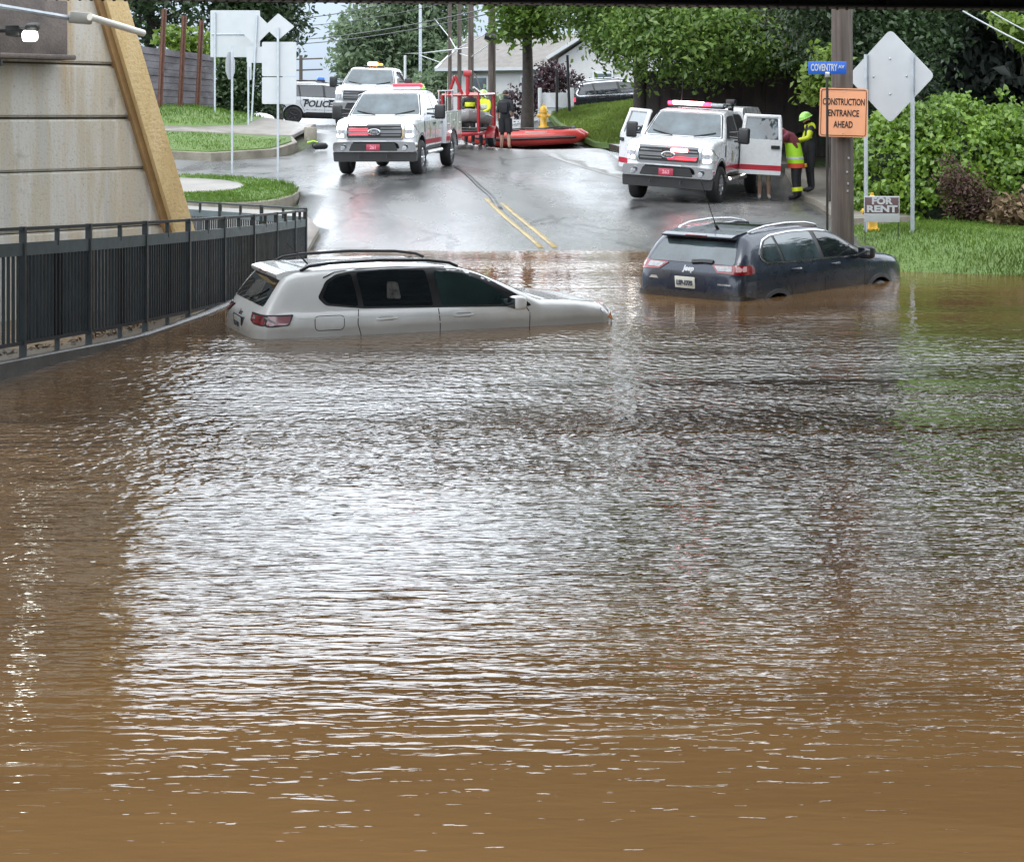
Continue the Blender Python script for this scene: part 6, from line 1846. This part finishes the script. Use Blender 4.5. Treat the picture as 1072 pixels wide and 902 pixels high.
M_hyd = mat("yellow_hydrant_paint", (.68, .40, .04), .4, var=.1, coat=.3)
def hydrant(label, x, y, z, s=1.0):
    t = thing("fire_hydrant", label, "hydrant", (x, y, z)); t.scale = (s, s, s)
    MB().lathe([(.17, 0), (.17, .04), (.115, .05), (.105, .10), (.105, .47), (.14, .48), (.14, .53), (.115, .54)], (0, 0, 0), 'Z', 20).build("barrel", [M_hyd], t)
    MB().lathe([(.125, .54), (.12, .60), (.09, .66), (.045, .70), (.03, .71), (.03, .76), (.0, .765)], (0, 0, 0), 'Z', 20).build("bonnet", [M_hyd], t)
    for a in (0, 180): 
        MB().lathe([(.05, .08), (.05, .16), (.06, .16), (.06, .20), (.022, .205), (.022, .23)], (0, 0, .38), 'X', 14).build("nozzle_cap", [M_hyd], t).rotation_euler = (0, 0, R(a))
    mb = MB(); mb.lathe([(.065, -.08), (.065, -.17), (.08, -.17), (.08, -.21), (.025, -.215), (.025, -.24)], (0, 0, .35), 'Y', 14); mb.build("pumper_cap", [M_hyd], t)
p = at(913, 242, 29.6); hydrant("yellow fire hydrant half hidden behind the FOR RENT sign", p.x, 29.6, tz(p.x, 29.6), .86)
p = at(569, 133, 58.2); hydrant("yellow fire hydrant on the verge behind the red boat", p.x, 58.2, at(569, 134, 58.2).z, 1.08)

# signs on the left verge, all seen from behind
def sign_posts(t, xs, z1s): 
    for x, z1 in zip(xs, z1s): MB().tube([(x, 0, 0), (x, 0, z1)], .034, 4).build("post", [M_galv], t)
def panel(t, nm, poly, y=.04, rnd=.04, mt=None):
    mb = MB(); mb.prism(round_poly(poly, rnd), lambda x, z, w: (x, y + w, z), .012); return mb.build(nm, [mt or M_signback], t)
def local_sign(nm, label, px, py_base, Y):
    p = at(px, py_base, Y)
    return thing(nm, label, "sign", (p.x, Y, p.z)), (Y / FPX)
t, k = local_sign("road_sign", "large blank rectangular sign back on two thin posts above the lawn bank", 225, 119, 55.0)
panel(t, "panel", [(-5 * k, 59 * k), (47 * k, 59 * k), (47 * k, 108 * k), (-5 * k, 108 * k)])
sign_posts(t, [0], [106 * k]); 
MB().box((14 * k, .03, 83 * k), (36 * k, .03, .05), .01).build("stiffener", [M_galv], t)
t, k = local_sign("road_sign", "diamond sign back with a small plate below overlapping the large rectangular sign", 264, 134, 54.0)
panel(t, "panel", [(3 * k, 86 * k), (21 * k, 104 * k), (3 * k, 122 * k), (-15 * k, 104 * k)])
panel(t, "plate", [(-6 * k, 68 * k), (12 * k, 68 * k), (12 * k, 85 * k), (-6 * k, 85 * k)])
MB().tube([(-1 * k, 0, 0), (5 * k, 0, 118 * k)], .034, 4).build("post", [M_galv], t)
t, k = local_sign("stop_sign", "sign seen nearly edge on atop a tall steel post on the near island", 243, 181, 41.8)
sign_posts(t, [0], [133 * k])
mb = MB(); mb.prism([(.33 * math.cos(a), 112 * k + .36 * math.sin(a)) for a in np.linspace(PI / 8, 2 * PI + PI / 8, 8, endpoint=False)], lambda x, z, w: (-.05 + x * .22, .02 + x * .95 + w, z), .015); mb.build("panel", [M_signback], t)
t, k = local_sign("road_sign", "two stacked white plates under a diamond on a post at the island tip", 291, 189, 40.2)
sign_posts(t, [0], [160 * k])
panel(t, "plate", [(-17 * k, 109 * k), (19 * k, 109 * k), (19 * k, 145 * k), (-17 * k, 145 * k)])
panel(t, "plate", [(-17 * k, 80 * k), (19 * k, 80 * k), (19 * k, 108 * k), (-17 * k, 108 * k)])
panel(t, "panel", [(0 * k, 147 * k), (17 * k, 161 * k), (0 * k, 175 * k), (-15 * k, 161 * k)], rnd=.03)
t, k = local_sign("marker_post", "slim grey marker post standing in the lawn below the large sign", 260, 136, 53.0)
sign_posts(t, [0], [66 * k]); panel(t, "plate", [(-1.5 * k, 52 * k), (3 * k, 52 * k), (3 * k, 72 * k), (-1.5 * k, 72 * k)])

# soldier-pile retaining wall
rw = thing("retaining_wall", "dark timber plank wall held by rusty steel piles on the lawn bank", "wall", (0, 0, 0))
M_plank = concrete_mat("weathered_grey_planks", (.19, .18, .20), (.09, .082, .09), scale=2.5, rough=.8)
M_rust = mat("rusty_steel", (.11, .045, .03), .75, var=.3, scale=6)
A = at(120, 120, 53.5); B = at(223, 119, 57.5)
zb = min(A.z, B.z) - .3
topz = [at(135, 34, 54).z, at(160, 41, 55).z, at(200, 46, 56.5).z, at(223, 58, 57.5).z]
nrow = 11
for i in range(nrow):
    mb = MB()
    f0, f1 = i / nrow, (i + 1) / nrow
    za0, za1 = zb + (topz[0] - zb) * f0 + .012, zb + (topz[0] - zb) * f1
    zb0, zb1 = zb + (topz[3] - zb) * f0 + .012, zb + (topz[3] - zb) * f1
    off = .025 * math.sin(i * 2.3)
    v = [(A.x - 3, A.y + off - 1, za0), (B.x, B.y + off, zb0), (B.x, B.y + off, zb1), (A.x - 3, A.y + off - 1, za1)]
    mb.add(v + [(x, y + .12, z) for x, y, z in v], [[0, 1, 2, 3], [7, 6, 5, 4], [0, 4, 5, 1], [1, 5, 6, 2], [2, 6, 7, 3], [3, 7, 4, 0]], 0, False)
    mb.build("plank", [M_plank], rw)
mb = MB(); v = [(A.x - 3, A.y - .86, zb), (B.x, B.y + .14, zb), (B.x, B.y + .14, topz[3] - .03), (A.x - 3, A.y - .86, topz[0] - .03)]
mb.add(v + [(x, y + .06, z) for x, y, z in v], [[0, 1, 2, 3], [7, 6, 5, 4], [0, 4, 5, 1], [1, 5, 6, 2], [2, 6, 7, 3], [3, 7, 4, 0]], 0, False); mb.build("backing_sheet", [M_plank], rw)
for px, ptop, pb in ((171, 10, 117), (192, 17, 118), (210, 22, 118)):
    q0 = at(px - 3, pb, 55.2 + (px - 171) * .04); q1 = at(px + 2, ptop, 55.2 + (px - 171) * .04)
    mb = MB(); d = Vector((0, -.16, 0))
    mb.tube([q0 + Vector((0, 0, -.2)) + d, q1 + d], .10, 4); mb.tube([q0 + d + Vector((.0, -.09, -.2)), q1 + d + Vector((0, -.09, 0))], .13, 4, sq=.2)
    mb.build("steel_pile", [M_rust], rw)

# ------------------------------------------------------------------ poles and wires behind
def far_pole(label, px, py0, py1, Y, w, arms=0, lean=0.0, mt=None):
    p0 = at(px, py0, Y); p1 = at(px + lean, py1, Y)
    t = thing("utility_pole", label, "pole", p0)
    MB().tube([(0, 0, -.3), p1 - p0], [w * Y / FPX / 2 * 1.05, w * Y / FPX / 2 * .9], 12).build("shaft", [mt or M_pole], t)
    for k in range(arms):
        z = (p1 - p0).z * .93 - k * .75
        MB().tube([(-1.3, 0, z), (1.5, 0, z + .1)], .07, 4).build("crossarm", [M_pole], t)
    return t
far_pole("dark timber pole with a strapped coil rising just left of the house", 515, 141, -60, 62, 8)
q = at(515, 38, 61.7)
o = MB().tube([q + Vector((-.25, -.1, .0)), q + Vector((.27, -.12, -.12))], [.13, .13], 8).build("strapped_coil", [M_black]); o.parent = [x for x in COL.objects if x.get("label", "").startswith("dark timber pole with a strapped")][0]; o.location = -o.parent.location
far_pole("straight dark pole rising close behind the trailer mast", 493, 150, -60, 66, 6)
far_pole("thin brown pole left of the straight dark one", 481, 150, -60, 74, 4.5)
far_pole("slim grey pole farther back among the leaves", 471, 140, -60, 84, 4)
far_pole("pale distant pole in front of the far green tree", 440, 140, -60, 96, 3.5, mt=M_galv)
far_pole("pale short lamp pole standing behind the red mast", 424, 140, 58, 66, 3, mt=M_signback)
far_pole("distant pole with a bank of crossarms above the police car", 315, 128, 58, 118, 4, arms=3)
far_pole("thin black fence post standing before the white vinyl fence", 583, 131, 73, 60, 3, mt=M_black)
far_pole("taller thin black post at the corner of the white fence", 597, 128, 58, 60, 3.2, mt=M_black, lean=-3)
def wire(label, pts, r=.018, mt=None, sag=.35):
    P = [at(*p) for p in pts]
    if len(P) == 2:
        n = 12; a, b = P; P = [a.lerp(b, i / n) + Vector((0, 0, -sag * 4 * (i / n) * (1 - i / n))) for i in range(n + 1)]
    tag(MB().tube(P, r, 5).build("overhead_wire", [mt or M_wire]), label, "wire", "overhead wires")
wire("overhead wire topmost in the open sky on the left", [(262, 20, 90), (440, -6, 70)], .022)
wire("overhead wire second from the top in the left sky", [(262, 28, 95), (470, 2, 72)], .018)
wire("overhead wire passing just above the two stacked plates", [(262, 43, 100), (515, 8, 62)], .024)
wire("overhead wire lowest of the pair above the crossarms", [(262, 47, 100), (515, 14, 62)], .024)
wire("pale cable sagging low across the far green tree", [(365, 57, 110), (440, 56, 96), (493, 50, 66)], .024, M_wire_pale)
wire("looped pale cable hanging between the grouped poles", [(440, 58, 90), (462, 66, 84), (481, 50, 74), (505, 38, 64), (515, 30, 62)], .022, M_wire_pale)
wire("second looped pale cable hanging between the grouped poles", [(455, 20, 96), (471, 40, 84), (480, 56, 75), (493, 60, 66), (515, 45, 62)], .02, M_wire_pale)
wire("white guy cable slanting down at the top right corner", [(1003, 9, 30.0), (1085, 52, 30.0)], .013, M_wire_pale, .02)
wire("shorter white guy cable in the far top right corner", [(1030, 8, 32.0), (1090, 40, 32.0)], .012, M_wire_pale, .02)

# ------------------------------------------------------------------ houses and vinyl fence
M_siding = concrete_mat("pale_siding", (.50, .50, .50), (.42, .42, .43), scale=.8, rough=.6)
M_roof = concrete_mat("grey_shingles", (.20, .19, .175), (.15, .14, .13), scale=3, rough=.8)
def house(label, x, y, w, d, hw, hr, rz, ridge_x=True):
    z = tz(x, y)
    t = thing("house", label, "house", (x, y, z - .3), (0, 0, rz))
    MB().box((0, 0, hw / 2), (w, d, hw)).build("wall", [M_siding], t)
    mb = MB(); e = .45
    sec = [(-d / 2 - e, hw - .12), (0, hw + hr), (d / 2 + e, hw - .12), (d / 2 + e, hw + .06), (0, hw + hr + .2), (-d / 2 - e, hw + .06)]
    mb.prism(sec, lambda u, z_, w_: (-w / 2 - e + w_, u, z_), w + 2 * e); mb.build("roof", [M_roof], t)
    for sg in (1, -1):
        mb = MB(); mb.prism([(-d / 2, hw), (d / 2, hw), (0, hw + hr)], lambda u, z_, w_: (sg * (w / 2 - .002) - w_, u, z_), .1 * sg); mb.build("gable", [M_siding], t)
        mb = MB(); mb.tube([(sg * (w / 2 + e), -d / 2 - e, hw + .0), (sg * (w / 2 + e), 0, hw + hr + .1), (sg * (w / 2 + e), d / 2 + e, hw)], .11, 4); mb.build("barge_board", [M_signback], t)
    mb = MB(); mb.box((0, -d / 2 - e, hw), (w + 2 * e, .14, .16)); mb.build("gutter", [M_signback], t)
    for xx in (-w * .3, w * .02, w * .32):
        wd = MB().box((xx, -d / 2 - .03, hw * .55), (1.1, .08, 1.3), .01).build("window", [M_signback], t)
        MB().box((xx, -d / 2 - .06, hw * .55), (.9, .05, 1.1)).build("pane", [M_glass_l], wd)
    for yy in (-d * .2, d * .2):
        wd = MB().box((-w / 2 - .03, yy, hw * .55), (.08, 1.0, 1.2), .01).build("window", [M_signback], t)
        MB().box((-w / 2 - .06, yy, hw * .55), (.05, .8, 1.0)).build("pane", [M_glass_l], wd)
    return t
house("pale house with a long grey gabled roof behind the purple leaved bush", 2.2, 90, 9.0, 7, 2.2, 1.7, R(-24))
house("light grey gabled house beyond the white vinyl fence", 6.2, 82, 6, 7, 2.7, 2.3, R(78))
vf = thing("vinyl_fence", "white vinyl fence panel standing behind the yellow hydrant", "fence", (0, 0, 0))
a, b = at(565, 131, 61.3), at(599, 129, 60.9); zt = at(565, 96, 61.3).z
MB().box(((a.x + b.x) / 2, 61.1, (a.z + zt) / 2 - .2), (b.x - a.x, .05, zt - a.z + .3), .01).build("panel", [M_white], vf)
for q in (a, b): MB().box((q.x, 61.07, (q.z + zt) / 2 - .15), (.13, .13, zt - q.z + .55), .015).build("post", [M_white], vf)
MB().box(((a.x + b.x) / 2, 61.06, a.z + .62), (b.x - a.x, .03, .04)).build("rail", [M_galv], vf)

# dark board fence in the shade under the trees
df = thing("board_fence", "dark brown board fence in deep shade behind the right truck", "fence", (0, 0, 0))
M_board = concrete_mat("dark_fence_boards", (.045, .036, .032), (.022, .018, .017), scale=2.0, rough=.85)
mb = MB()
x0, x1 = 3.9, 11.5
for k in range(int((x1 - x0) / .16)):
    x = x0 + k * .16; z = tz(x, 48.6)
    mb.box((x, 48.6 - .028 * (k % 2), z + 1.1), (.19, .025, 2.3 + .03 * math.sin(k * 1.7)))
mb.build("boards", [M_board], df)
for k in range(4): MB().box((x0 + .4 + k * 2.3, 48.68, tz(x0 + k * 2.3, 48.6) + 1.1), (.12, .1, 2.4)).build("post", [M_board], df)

# odds and ends on the left verge
t = thing("stone_kerb_block", "short pale concrete block at the corner of the far verge", "block", at(325, 147, 50.3), (0, 0, R(15)))
MB().box((0, 0, .18), (.28, .7, .42), .04).build("block", [M_kerb], t)
t = thing("rescue_bag", "black duffel bag with a lime strap dropped at the verge corner", "bag", at(335, 157, 50.0), (0, 0, R(25))); t.scale = (.62, .62, .62)
mb = MB(); mb.tube([(-.35, 0, .16), (-.25, 0, .19), (.25, 0, .18), (.36, 0, .14)], [.10, .17, .16, .09], 12); mb.build("bag_body", [M_black], t)
MB().tube([(-.6, .1, .35), (-.3, .05, .42), (-.1, 0, .36)], .035, 6).build("strap", [M_lime], t)
tag(MB().ball(at(272, 128, 57.6), (.55, .5, .32), 14).box(at(275, 131, 57.4), (.5, .4, .3), .08).build("covered_mound", [M_white]), "low white covered mound beside the concrete ramp", "cover")
# ------------------------------------------------------------------ trees, hedge, undergrowth
def leaves_mesh(name, cen, nrm_bias, size, mt, droop=0.4, aspect=0.55, n_side=1):
    """cen: (n,3) leaf positions -> folded diamond leaves"""
    n = len(cen)
    d = rng.normal(size=(n, 3)); d[:, 2] = d[:, 2] * 0.5 - droop
    d /= np.linalg.norm(d, axis=1, keepdims=True)
    up = rng.normal(size=(n, 3)) * 0.7 + np.array(nrm_bias)
    s = np.cross(d, up); s /= np.linalg.norm(s, axis=1, keepdims=True) + 1e-9
    nn = np.cross(s, d)
    L = size * rng.uniform(0.4, 1.55, n)[:, None]
    W = L * aspect * 0.5
    base = cen - d * L * 0.5; tip = cen + d * L * 0.5 - np.array([0, 0, 1]) * L * 0.12
    l = cen + s * W + nn * L * 0.10; r_ = cen - s * W + nn * L * 0.10
    co = np.stack([base, r_, tip, l], 1).reshape(-1, 3)
    tri = np.array([[0, 1, 2], [0, 2, 3]])
    q = (np.arange(n)[:, None, None] * 4 + tri[None]).reshape(-1)
    me = bpy.data.meshes.new(name)
    me.vertices.add(len(co)); me.vertices.foreach_set("co", co.ravel())
    me.loops.add(len(q)); me.loops.foreach_set("vertex_index", q.astype(np.int32))
    me.polygons.add(2 * n); me.polygons.foreach_set("loop_start", np.arange(0, len(q), 3, dtype=np.int32))
    me.update(); me.validate(); me.materials.append(mt)
    return me
def clumped(lobes, n, clump_r, per=26, shell=0.65):
    """leaf positions gathered in clumps through a set of ellipsoids (cx,cy,cz,rx,ry,rz)"""
    lob = np.array(lobes, float); w = lob[:, 3] * lob[:, 4] * lob[:, 5]; w = w ** 0.75; w /= w.sum()
    nc = max(1, n // per)
    k = rng.choice(len(lob), nc, p=w)
    d = rng.normal(size=(nc, 3)); d /= np.linalg.norm(d, axis=1, keepdims=True)
    rr = (shell + (1 - shell) * rng.random(nc) ** 0.6) * (1 + rng.normal(size=nc) * 0.07)
    inner = rng.random(nc) < 0.22
    rr = np.where(inner, rng.random(nc) ** 0.5 * shell, rr)
    c = lob[k, :3] + d * lob[k, 3:] * rr[:, None]
    idx = np.repeat(np.arange(nc), per)
    off = rng.normal(size=(nc * per, 3)) * clump_r * np.array([1, 1, .62])
    return c[idx] + off
def tree(name, label, x, y, lobes, n, leaf, clump_r, mt, trunk_r, trunk_h, limbs=6, cat="tree", group=None, per=26, bark=None, z=None, droop=.4, lean=0.0, cut=None):
    z = tz(x, y) if z is None else z
    t = thing(name, label, cat, (x, y, z), group=group)
    P = clumped(lobes, n, clump_r, per)
    if cut is not None: P = P[cut(P)]
    link_mesh("crown", leaves_mesh("crown", P, (0, -.3, .9), leaf, mt, droop), t)
    mb = MB()
    mb.tube([(0, 0, -.3), (.03, 0, trunk_h * .3), (lean * .5, .05, trunk_h * .7), (lean, 0, trunk_h)], [trunk_r * 1.25, trunk_r, trunk_r * .85, trunk_r * .6], 12)
    lb = np.array(lobes)
    for k in range(limbs):
        q = lb[k % len(lb)]
        e = Vector(q[:3]) + Vector(tuple(rng.normal(size=3) * .35 * q[3:]))
        s0 = Vector((lean * (.6 + .05 * k), 0, trunk_h * (.6 + .4 * k / max(1, limbs))))
        m_ = s0.lerp(e, .5) + Vector((0, 0, .3))
        mb.tube([s0, m_, e], [trunk_r * .42, trunk_r * .26, trunk_r * .08], 7)
    mb.build("trunk", [bark or M_bark], t)
    return t
M_bark = mat("dark_wet_bark", (.035, .028, .024), .8, var=.35, scale=6, bumpd=.02, bscale=20)
L_maple = leaf_mat("maple_leaf", (.065, .13, .022), (.20, .31, .06), .4, .35)
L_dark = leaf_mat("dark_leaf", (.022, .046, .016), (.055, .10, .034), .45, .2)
L_far = leaf_mat("far_leaf", (.15, .215, .125), (.26, .35, .20), .5, .45)  # haze of distance is put into this pale leaf colour
L_bright = leaf_mat("bright_young_leaf", (.11, .19, .025), (.24, .34, .06), .45, .4)
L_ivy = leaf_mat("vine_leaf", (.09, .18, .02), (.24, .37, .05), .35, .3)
L_purple = leaf_mat("purple_leaf", (.035, .015, .022), (.075, .03, .042), .5, .25)
L_rust = leaf_mat("withered_leaf", (.06, .028, .022), (.13, .075, .05), .7, .2)
L_conif = leaf_mat("conifer_needle", (.009, .018, .012), (.024, .042, .024), .5, .1)

# big shade tree over the right truck
def B(px, py, Y, rx, ry, rz, o):
    p = at(px, py, Y) - Vector(o); return (p.x, p.y, p.z, rx, ry, rz)
o1 = Vector((at(670, 120, 50.5).x, 50.5, tz(at(670, 120, 50.5).x, 50.5)))
lob = [B(600, -2, 49.5, .7, 1.4, .75, o1), B(628, 18, 49, .6, 1.3, .95, o1), B(652, 36, 48.5, .8, 1.4, 1.1, o1), B(690, 36, 47, 1.4, 1.8, 1.3, o1), B(740, 40, 46, 1.55, 1.9, 1.3, o1), B(790, 34, 46, 1.5, 2, 1.2, o1), B(840, 26, 46, 1.4, 2, 1.25, o1),
       B(660, -45, 51, 2.6, 3.2, 1.7, o1), B(740, -70, 50, 3.6, 3.4, 2.2, o1), B(700, -120, 50.5, 2.8, 3.0, 1.8, o1), B(580, -55, 51, 1.4, 2.4, 1.2, o1), B(830, -35, 49, 2.8, 3, 1.6, o1)]
tree("shade_tree", "big leafy shade tree whose drooping boughs hang over the right rescue truck", o1.x, o1.y, lob, 105000, .15, .24, L_maple, .22, 5.2, 12, per=24)
# darker tree behind the pole
o2 = Vector((at(957, 150, 39).x, 39.0, tz(9.1, 39)))
lob = [B(905, 40, 37.5, 1.0, 1.6, 1.9, o2), B(925, 60, 37, .9, 1.3, 1.5, o2), B(960, 62, 36.8, .55, .9, 1.25, o2), B(850, 30, 39, 1.1, 1.4, 1.0, o2), B(900, -40, 38.5, 2.4, 2.5, 1.6, o2), B(980, -50, 39, 2.6, 2.6, 1.8, o2), B(960, 10, 38.5, 1.2, 1.5, 1.2, o2)]
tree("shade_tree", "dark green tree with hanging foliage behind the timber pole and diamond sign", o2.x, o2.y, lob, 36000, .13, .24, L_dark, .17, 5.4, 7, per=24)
# sapling with bright leaves
o3 = Vector((at(856, 190, 36).x + .35, 36.5, tz(6.9, 36)))
lob = [B(858, 85, 35.5, .34, .4, .32, o3), B(866, 62, 35.5, .28, .4, .28, o3), B(848, 96, 35.6, .22, .3, .2, o3), B(872, 100, 35.8, .22, .3, .3, o3)]
tree("sapling", "sapling with bright yellow green leaves beside the blue street name sign", o3.x, o3.y, lob, 1500, .13, .11, L_bright, .035, 2.6, 5, per=14)
o3 = Vector((at(1085, 150, 33).x, 33.5, tz(10, 33)))
lob = [B(1063, 26, 32.5, .28, .4, .22, o3), B(1076, 40, 32.6, .3, .4, .25, o3), B(1050, 15, 32.6, .25, .4, .14, o3)]
tree("sapling", "bright green leafy branch reaching into the top right corner", o3.x, o3.y, lob, 900, .14, .10, L_bright, .05, 3.6, 4, per=14)
# dark evergreens filling the deep background on the right
ev = [(8.6, 52, 3.4, 9.5), (12.0, 47.5, 3.0, 9), (15.2, 44, 3.2, 9.6), (11.6, 54, 3.4, 10.5), (17.5, 50, 3.6, 10), (11.8, 41.5, 2.0, 7.5), (14.2, 38.5, 2.2, 8)]
ev_lab = ["dark evergreen directly behind the right rescue truck and board fence", "dark evergreen behind the diamond sign", "dark evergreen above the right end of the vine mound", "tall dark evergreen far back between its darker neighbours",
          "rearmost dark evergreen at the far right edge", "lower dark evergreen just behind the vine mound", "dark evergreen nearest the right edge behind the vine mound"]
for (x, y, r_, h), lab in zip(ev, ev_lab):
    z = tz(x, y)
    lob = [(0, 0, h * (.10 + .16 * k), r_ * (1 - .14 * k), r_ * (1 - .14 * k), h * .14) for k in range(6)]
    tree("evergreen_tree", lab, x, y, lob, 9000, .30, .42, L_conif, .2, h * .9, 5, per=20, group="dark evergreens behind the trees on the right", droop=.7)
# left background trees
for lab, x, y, lobs in (("dark leafy tree rising behind the timber plank wall", -14.5, 69, [(-2, 0, 4.6, 3, 2.6, 2.6), (1.8, 0, 4.8, 3, 2.6, 2.6), (0, 0, 7.2, 3.6, 3, 2.6), (4.2, -.5, 5.8, 1.6, 1.8, 1.4), (-4, 0, 6, 2.5, 2.5, 2.5)]),
                        ("dark leafy tree behind the large sign back at the left of the open sky", -9.6, 70, [(-.8, 0, 4.6, 1.8, 2, 2.2), (-.5, 0, 6.6, 2.0, 2, 1.8)])):
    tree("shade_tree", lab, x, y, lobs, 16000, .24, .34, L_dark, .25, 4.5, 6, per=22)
tree("shrub", "bright green shrub sprouting over the top of the plank wall", at(195, 110, 58.5).x, 58.5, [(0, 0, 2.4, .75, .5, .55), (.5, 0, 2.1, .6, .5, .5), (-.5, 0, 2.6, .4, .4, .4)], 900, .24, .18, L_bright, .05, 2.2, 4, cat="shrub", per=12)
tree("ivy_thicket", "dark green ivy thicket under the signs beside the police car", at(255, 120, 62.5).x, 62.5, [(-.9, 0, 1.0, 1.0, .8, 1.3), (.2, 0, 1.0, 1.1, .8, 1.25), (-.3, .3, 1.9, .9, .7, .7)], 9000, .16, .2, leaf_mat("ivy_leaf", (.022, .05, .016), (.055, .10, .03), .4, .2), .06, 1.4, 4, cat="shrub", per=20)
# far green tree in the middle
o4 = Vector((at(418, 120, 100).x, 100, tz(-6.5, 100)))
lob = [B(385, 42, 100, 2.1, 2.2, 1.9, o4), B(425, 30, 100, 2.4, 2.4, 2.4, o4), B(455, 50, 100, 1.8, 2, 2.2, o4), B(380, 70, 100, 1.5, 2, 1.4, o4), B(420, 75, 100, 2.0, 2, 1.5, o4), B(440, -10, 100, 2.6, 2.6, 1.8, o4), B(366, 38, 100, .7, 1.2, .7, o4), B(470, 20, 100, 1.2, 1.4, 1.8, o4)]
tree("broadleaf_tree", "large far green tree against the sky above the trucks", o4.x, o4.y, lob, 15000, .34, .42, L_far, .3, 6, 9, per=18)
o5 = Vector((at(490, 120, 92).x, 92, tz(-2.3, 92)))
lob = [B(470, 92, 92, 1.3, 1.2, 1.0, o5), B(500, 95, 92, 1.0, 1.2, .9, o5), B(448, 96, 92, 1.0, 1.2, .7, o5), B(480, 62, 92, .8, 1, .9, o5), B(507, 108, 80, .5, .6, .5, o5)]
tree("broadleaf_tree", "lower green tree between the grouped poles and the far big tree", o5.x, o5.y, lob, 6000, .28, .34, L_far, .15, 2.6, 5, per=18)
# tree trunk with purple-leaved bush by the house
o6 = Vector((at(552, 128, 58).x, 58.6, at(552, 130, 58.6).z))
lob = [B(548, 20, 58, .75, 1.2, .55, o6), B(534, 28, 58, .4, .8, .45, o6), B(572, 18, 58, .8, 1.2, .7, o6), B(556, -30, 58, 1.7, 2, 1.2, o6), B(540, 5, 58, .8, 1, .5, o6)]
tree("shade_tree", "bright leafed tree with a bare dark trunk in front of the pale house", o6.x, o6.y, lob, 5200, .24, .28, leaf_mat("light_maple_leaf", (.10, .19, .03), (.22, .34, .07), .4, .35), .19, 4.6, 5, per=18, z=o6.z)
p = at(577, 128, 64)
tree("purple_bush", "dark purple leaved ornamental bush in front of the house", p.x, 64, [(-.1, 0, 1.1, .75, .6, .8), (.55, 0, 1.5, .5, .5, .45), (-.6, 0, .9, .5, .5, .7), (-1.15, 0, .75, .45, .5, .6), (.0, 0, 1.9, .45, .5, .3)], 3000, .14, .16, L_purple, .05, 1.2, 5, cat="bush", per=16)
p = at(536, 128, 61)
# vine-covered mound by the right bank
hx, hy = 9.1, 33.6
hz = tz(hx, hy)
mound = [(-1.5, 0, .55, 1.0, 1.1, 1.55), (-.6, .1, .7, 1.25, 1.3, 1.6), (.5, .2, .65, 1.3, 1.3, 1.5), (1.5, .1, .5, 1.2, 1.2, 1.45), (2.6, 0, .4, 1.2, 1.2, 1.3), (-.9, -.7, .3, .9, .8, .9), (.7, -.7, .3, 1.0, .8, .9), (1.9, -.6, .3, 1.1, .8, 1.0)]
t = thing("vine_mound", "rounded mound of bright green vine leaves behind the diamond sign", "shrub", (hx, hy, hz))
P = clumped(mound, 100000, .09, 16, shell=.98)
P = P[(P[:, 2] > -.05)]
keep = P
link_mesh("foliage", leaves_mesh("foliage", keep, (0, -.8, .7), .10, L_ivy, .6, .75), t)
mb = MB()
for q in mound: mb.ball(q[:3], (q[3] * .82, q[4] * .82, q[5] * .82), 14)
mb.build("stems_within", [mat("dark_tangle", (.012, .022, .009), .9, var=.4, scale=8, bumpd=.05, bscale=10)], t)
p = at(1012, 214, 32)
tree("withered_bush", "withered reddish brown bush at the foot of the vine mound", p.x, 32.0, [(0, 0, .45, .42, .35, .55), (-.25, -.1, .8, .25, .25, .45), (.2, 0, .3, .4, .3, .3)], 2600, .07, .10, L_rust, .02, .7, 6, cat="bush", per=14)
p = at(1068, 222, 31)
tree("dead_brush", "pale dead brush lying at the right edge below the vine mound", p.x + .1, 31.2, [(0, 0, .25, .55, .4, .3), (.5, 0, .45, .5, .4, .35)], 1200, .16, .12, leaf_mat("straw", (.14, .09, .05), (.30, .22, .13), .8, .2), .02, .4, 4, cat="brush", per=12)

# bushes added outside the frame to darken what the navy car and water mirror
for lab, x, y, r_, h in (("big dark bush added outside the frame on the right bank to darken reflections", 11.6, 25.6, 2.2, 4.6), ("tall dark bush added outside the frame by the right abutment to darken reflections", 11.2, 21.2, 2.0, 5.0)):
    tree("added_bush", lab, x, y, [(0, 0, h * .25, r_, r_, h * .28), (.3, .2, h * .6, r_ * .85, r_ * .85, h * .28), (-.4, -.3, h * .45, r_ * .8, r_ * .8, h * .25)], 7000, .22, .3, L_dark, .12, h * .7, 5, cat="bush", per=20)
# floating leaves and twigs on the flood by the railing
def debris(n, fn):
    P = np.array([fn() for _ in range(n)])
    me = leaves_mesh("floating_debris", P, (0, 0, 3), .07, mat("soaked_leaf", (.05, .035, .02), .6, var=.4), 0.0, .5)
    o = link_mesh("floating_debris", me); o["kind"] = "stuff"
def _d1():
    y = rng.uniform(15, 22); p = fpt(y); return (p.x + rng.normal() * .12 - .35, y, .02 + max(0, float(ledge_z(0, y)) - .03))
debris(260, _d1)
def _d2():
    y = rng.uniform(6.5, 20); return (rng.uniform(-.28, .26) * y, y, .004)
#debris(70, _d2)
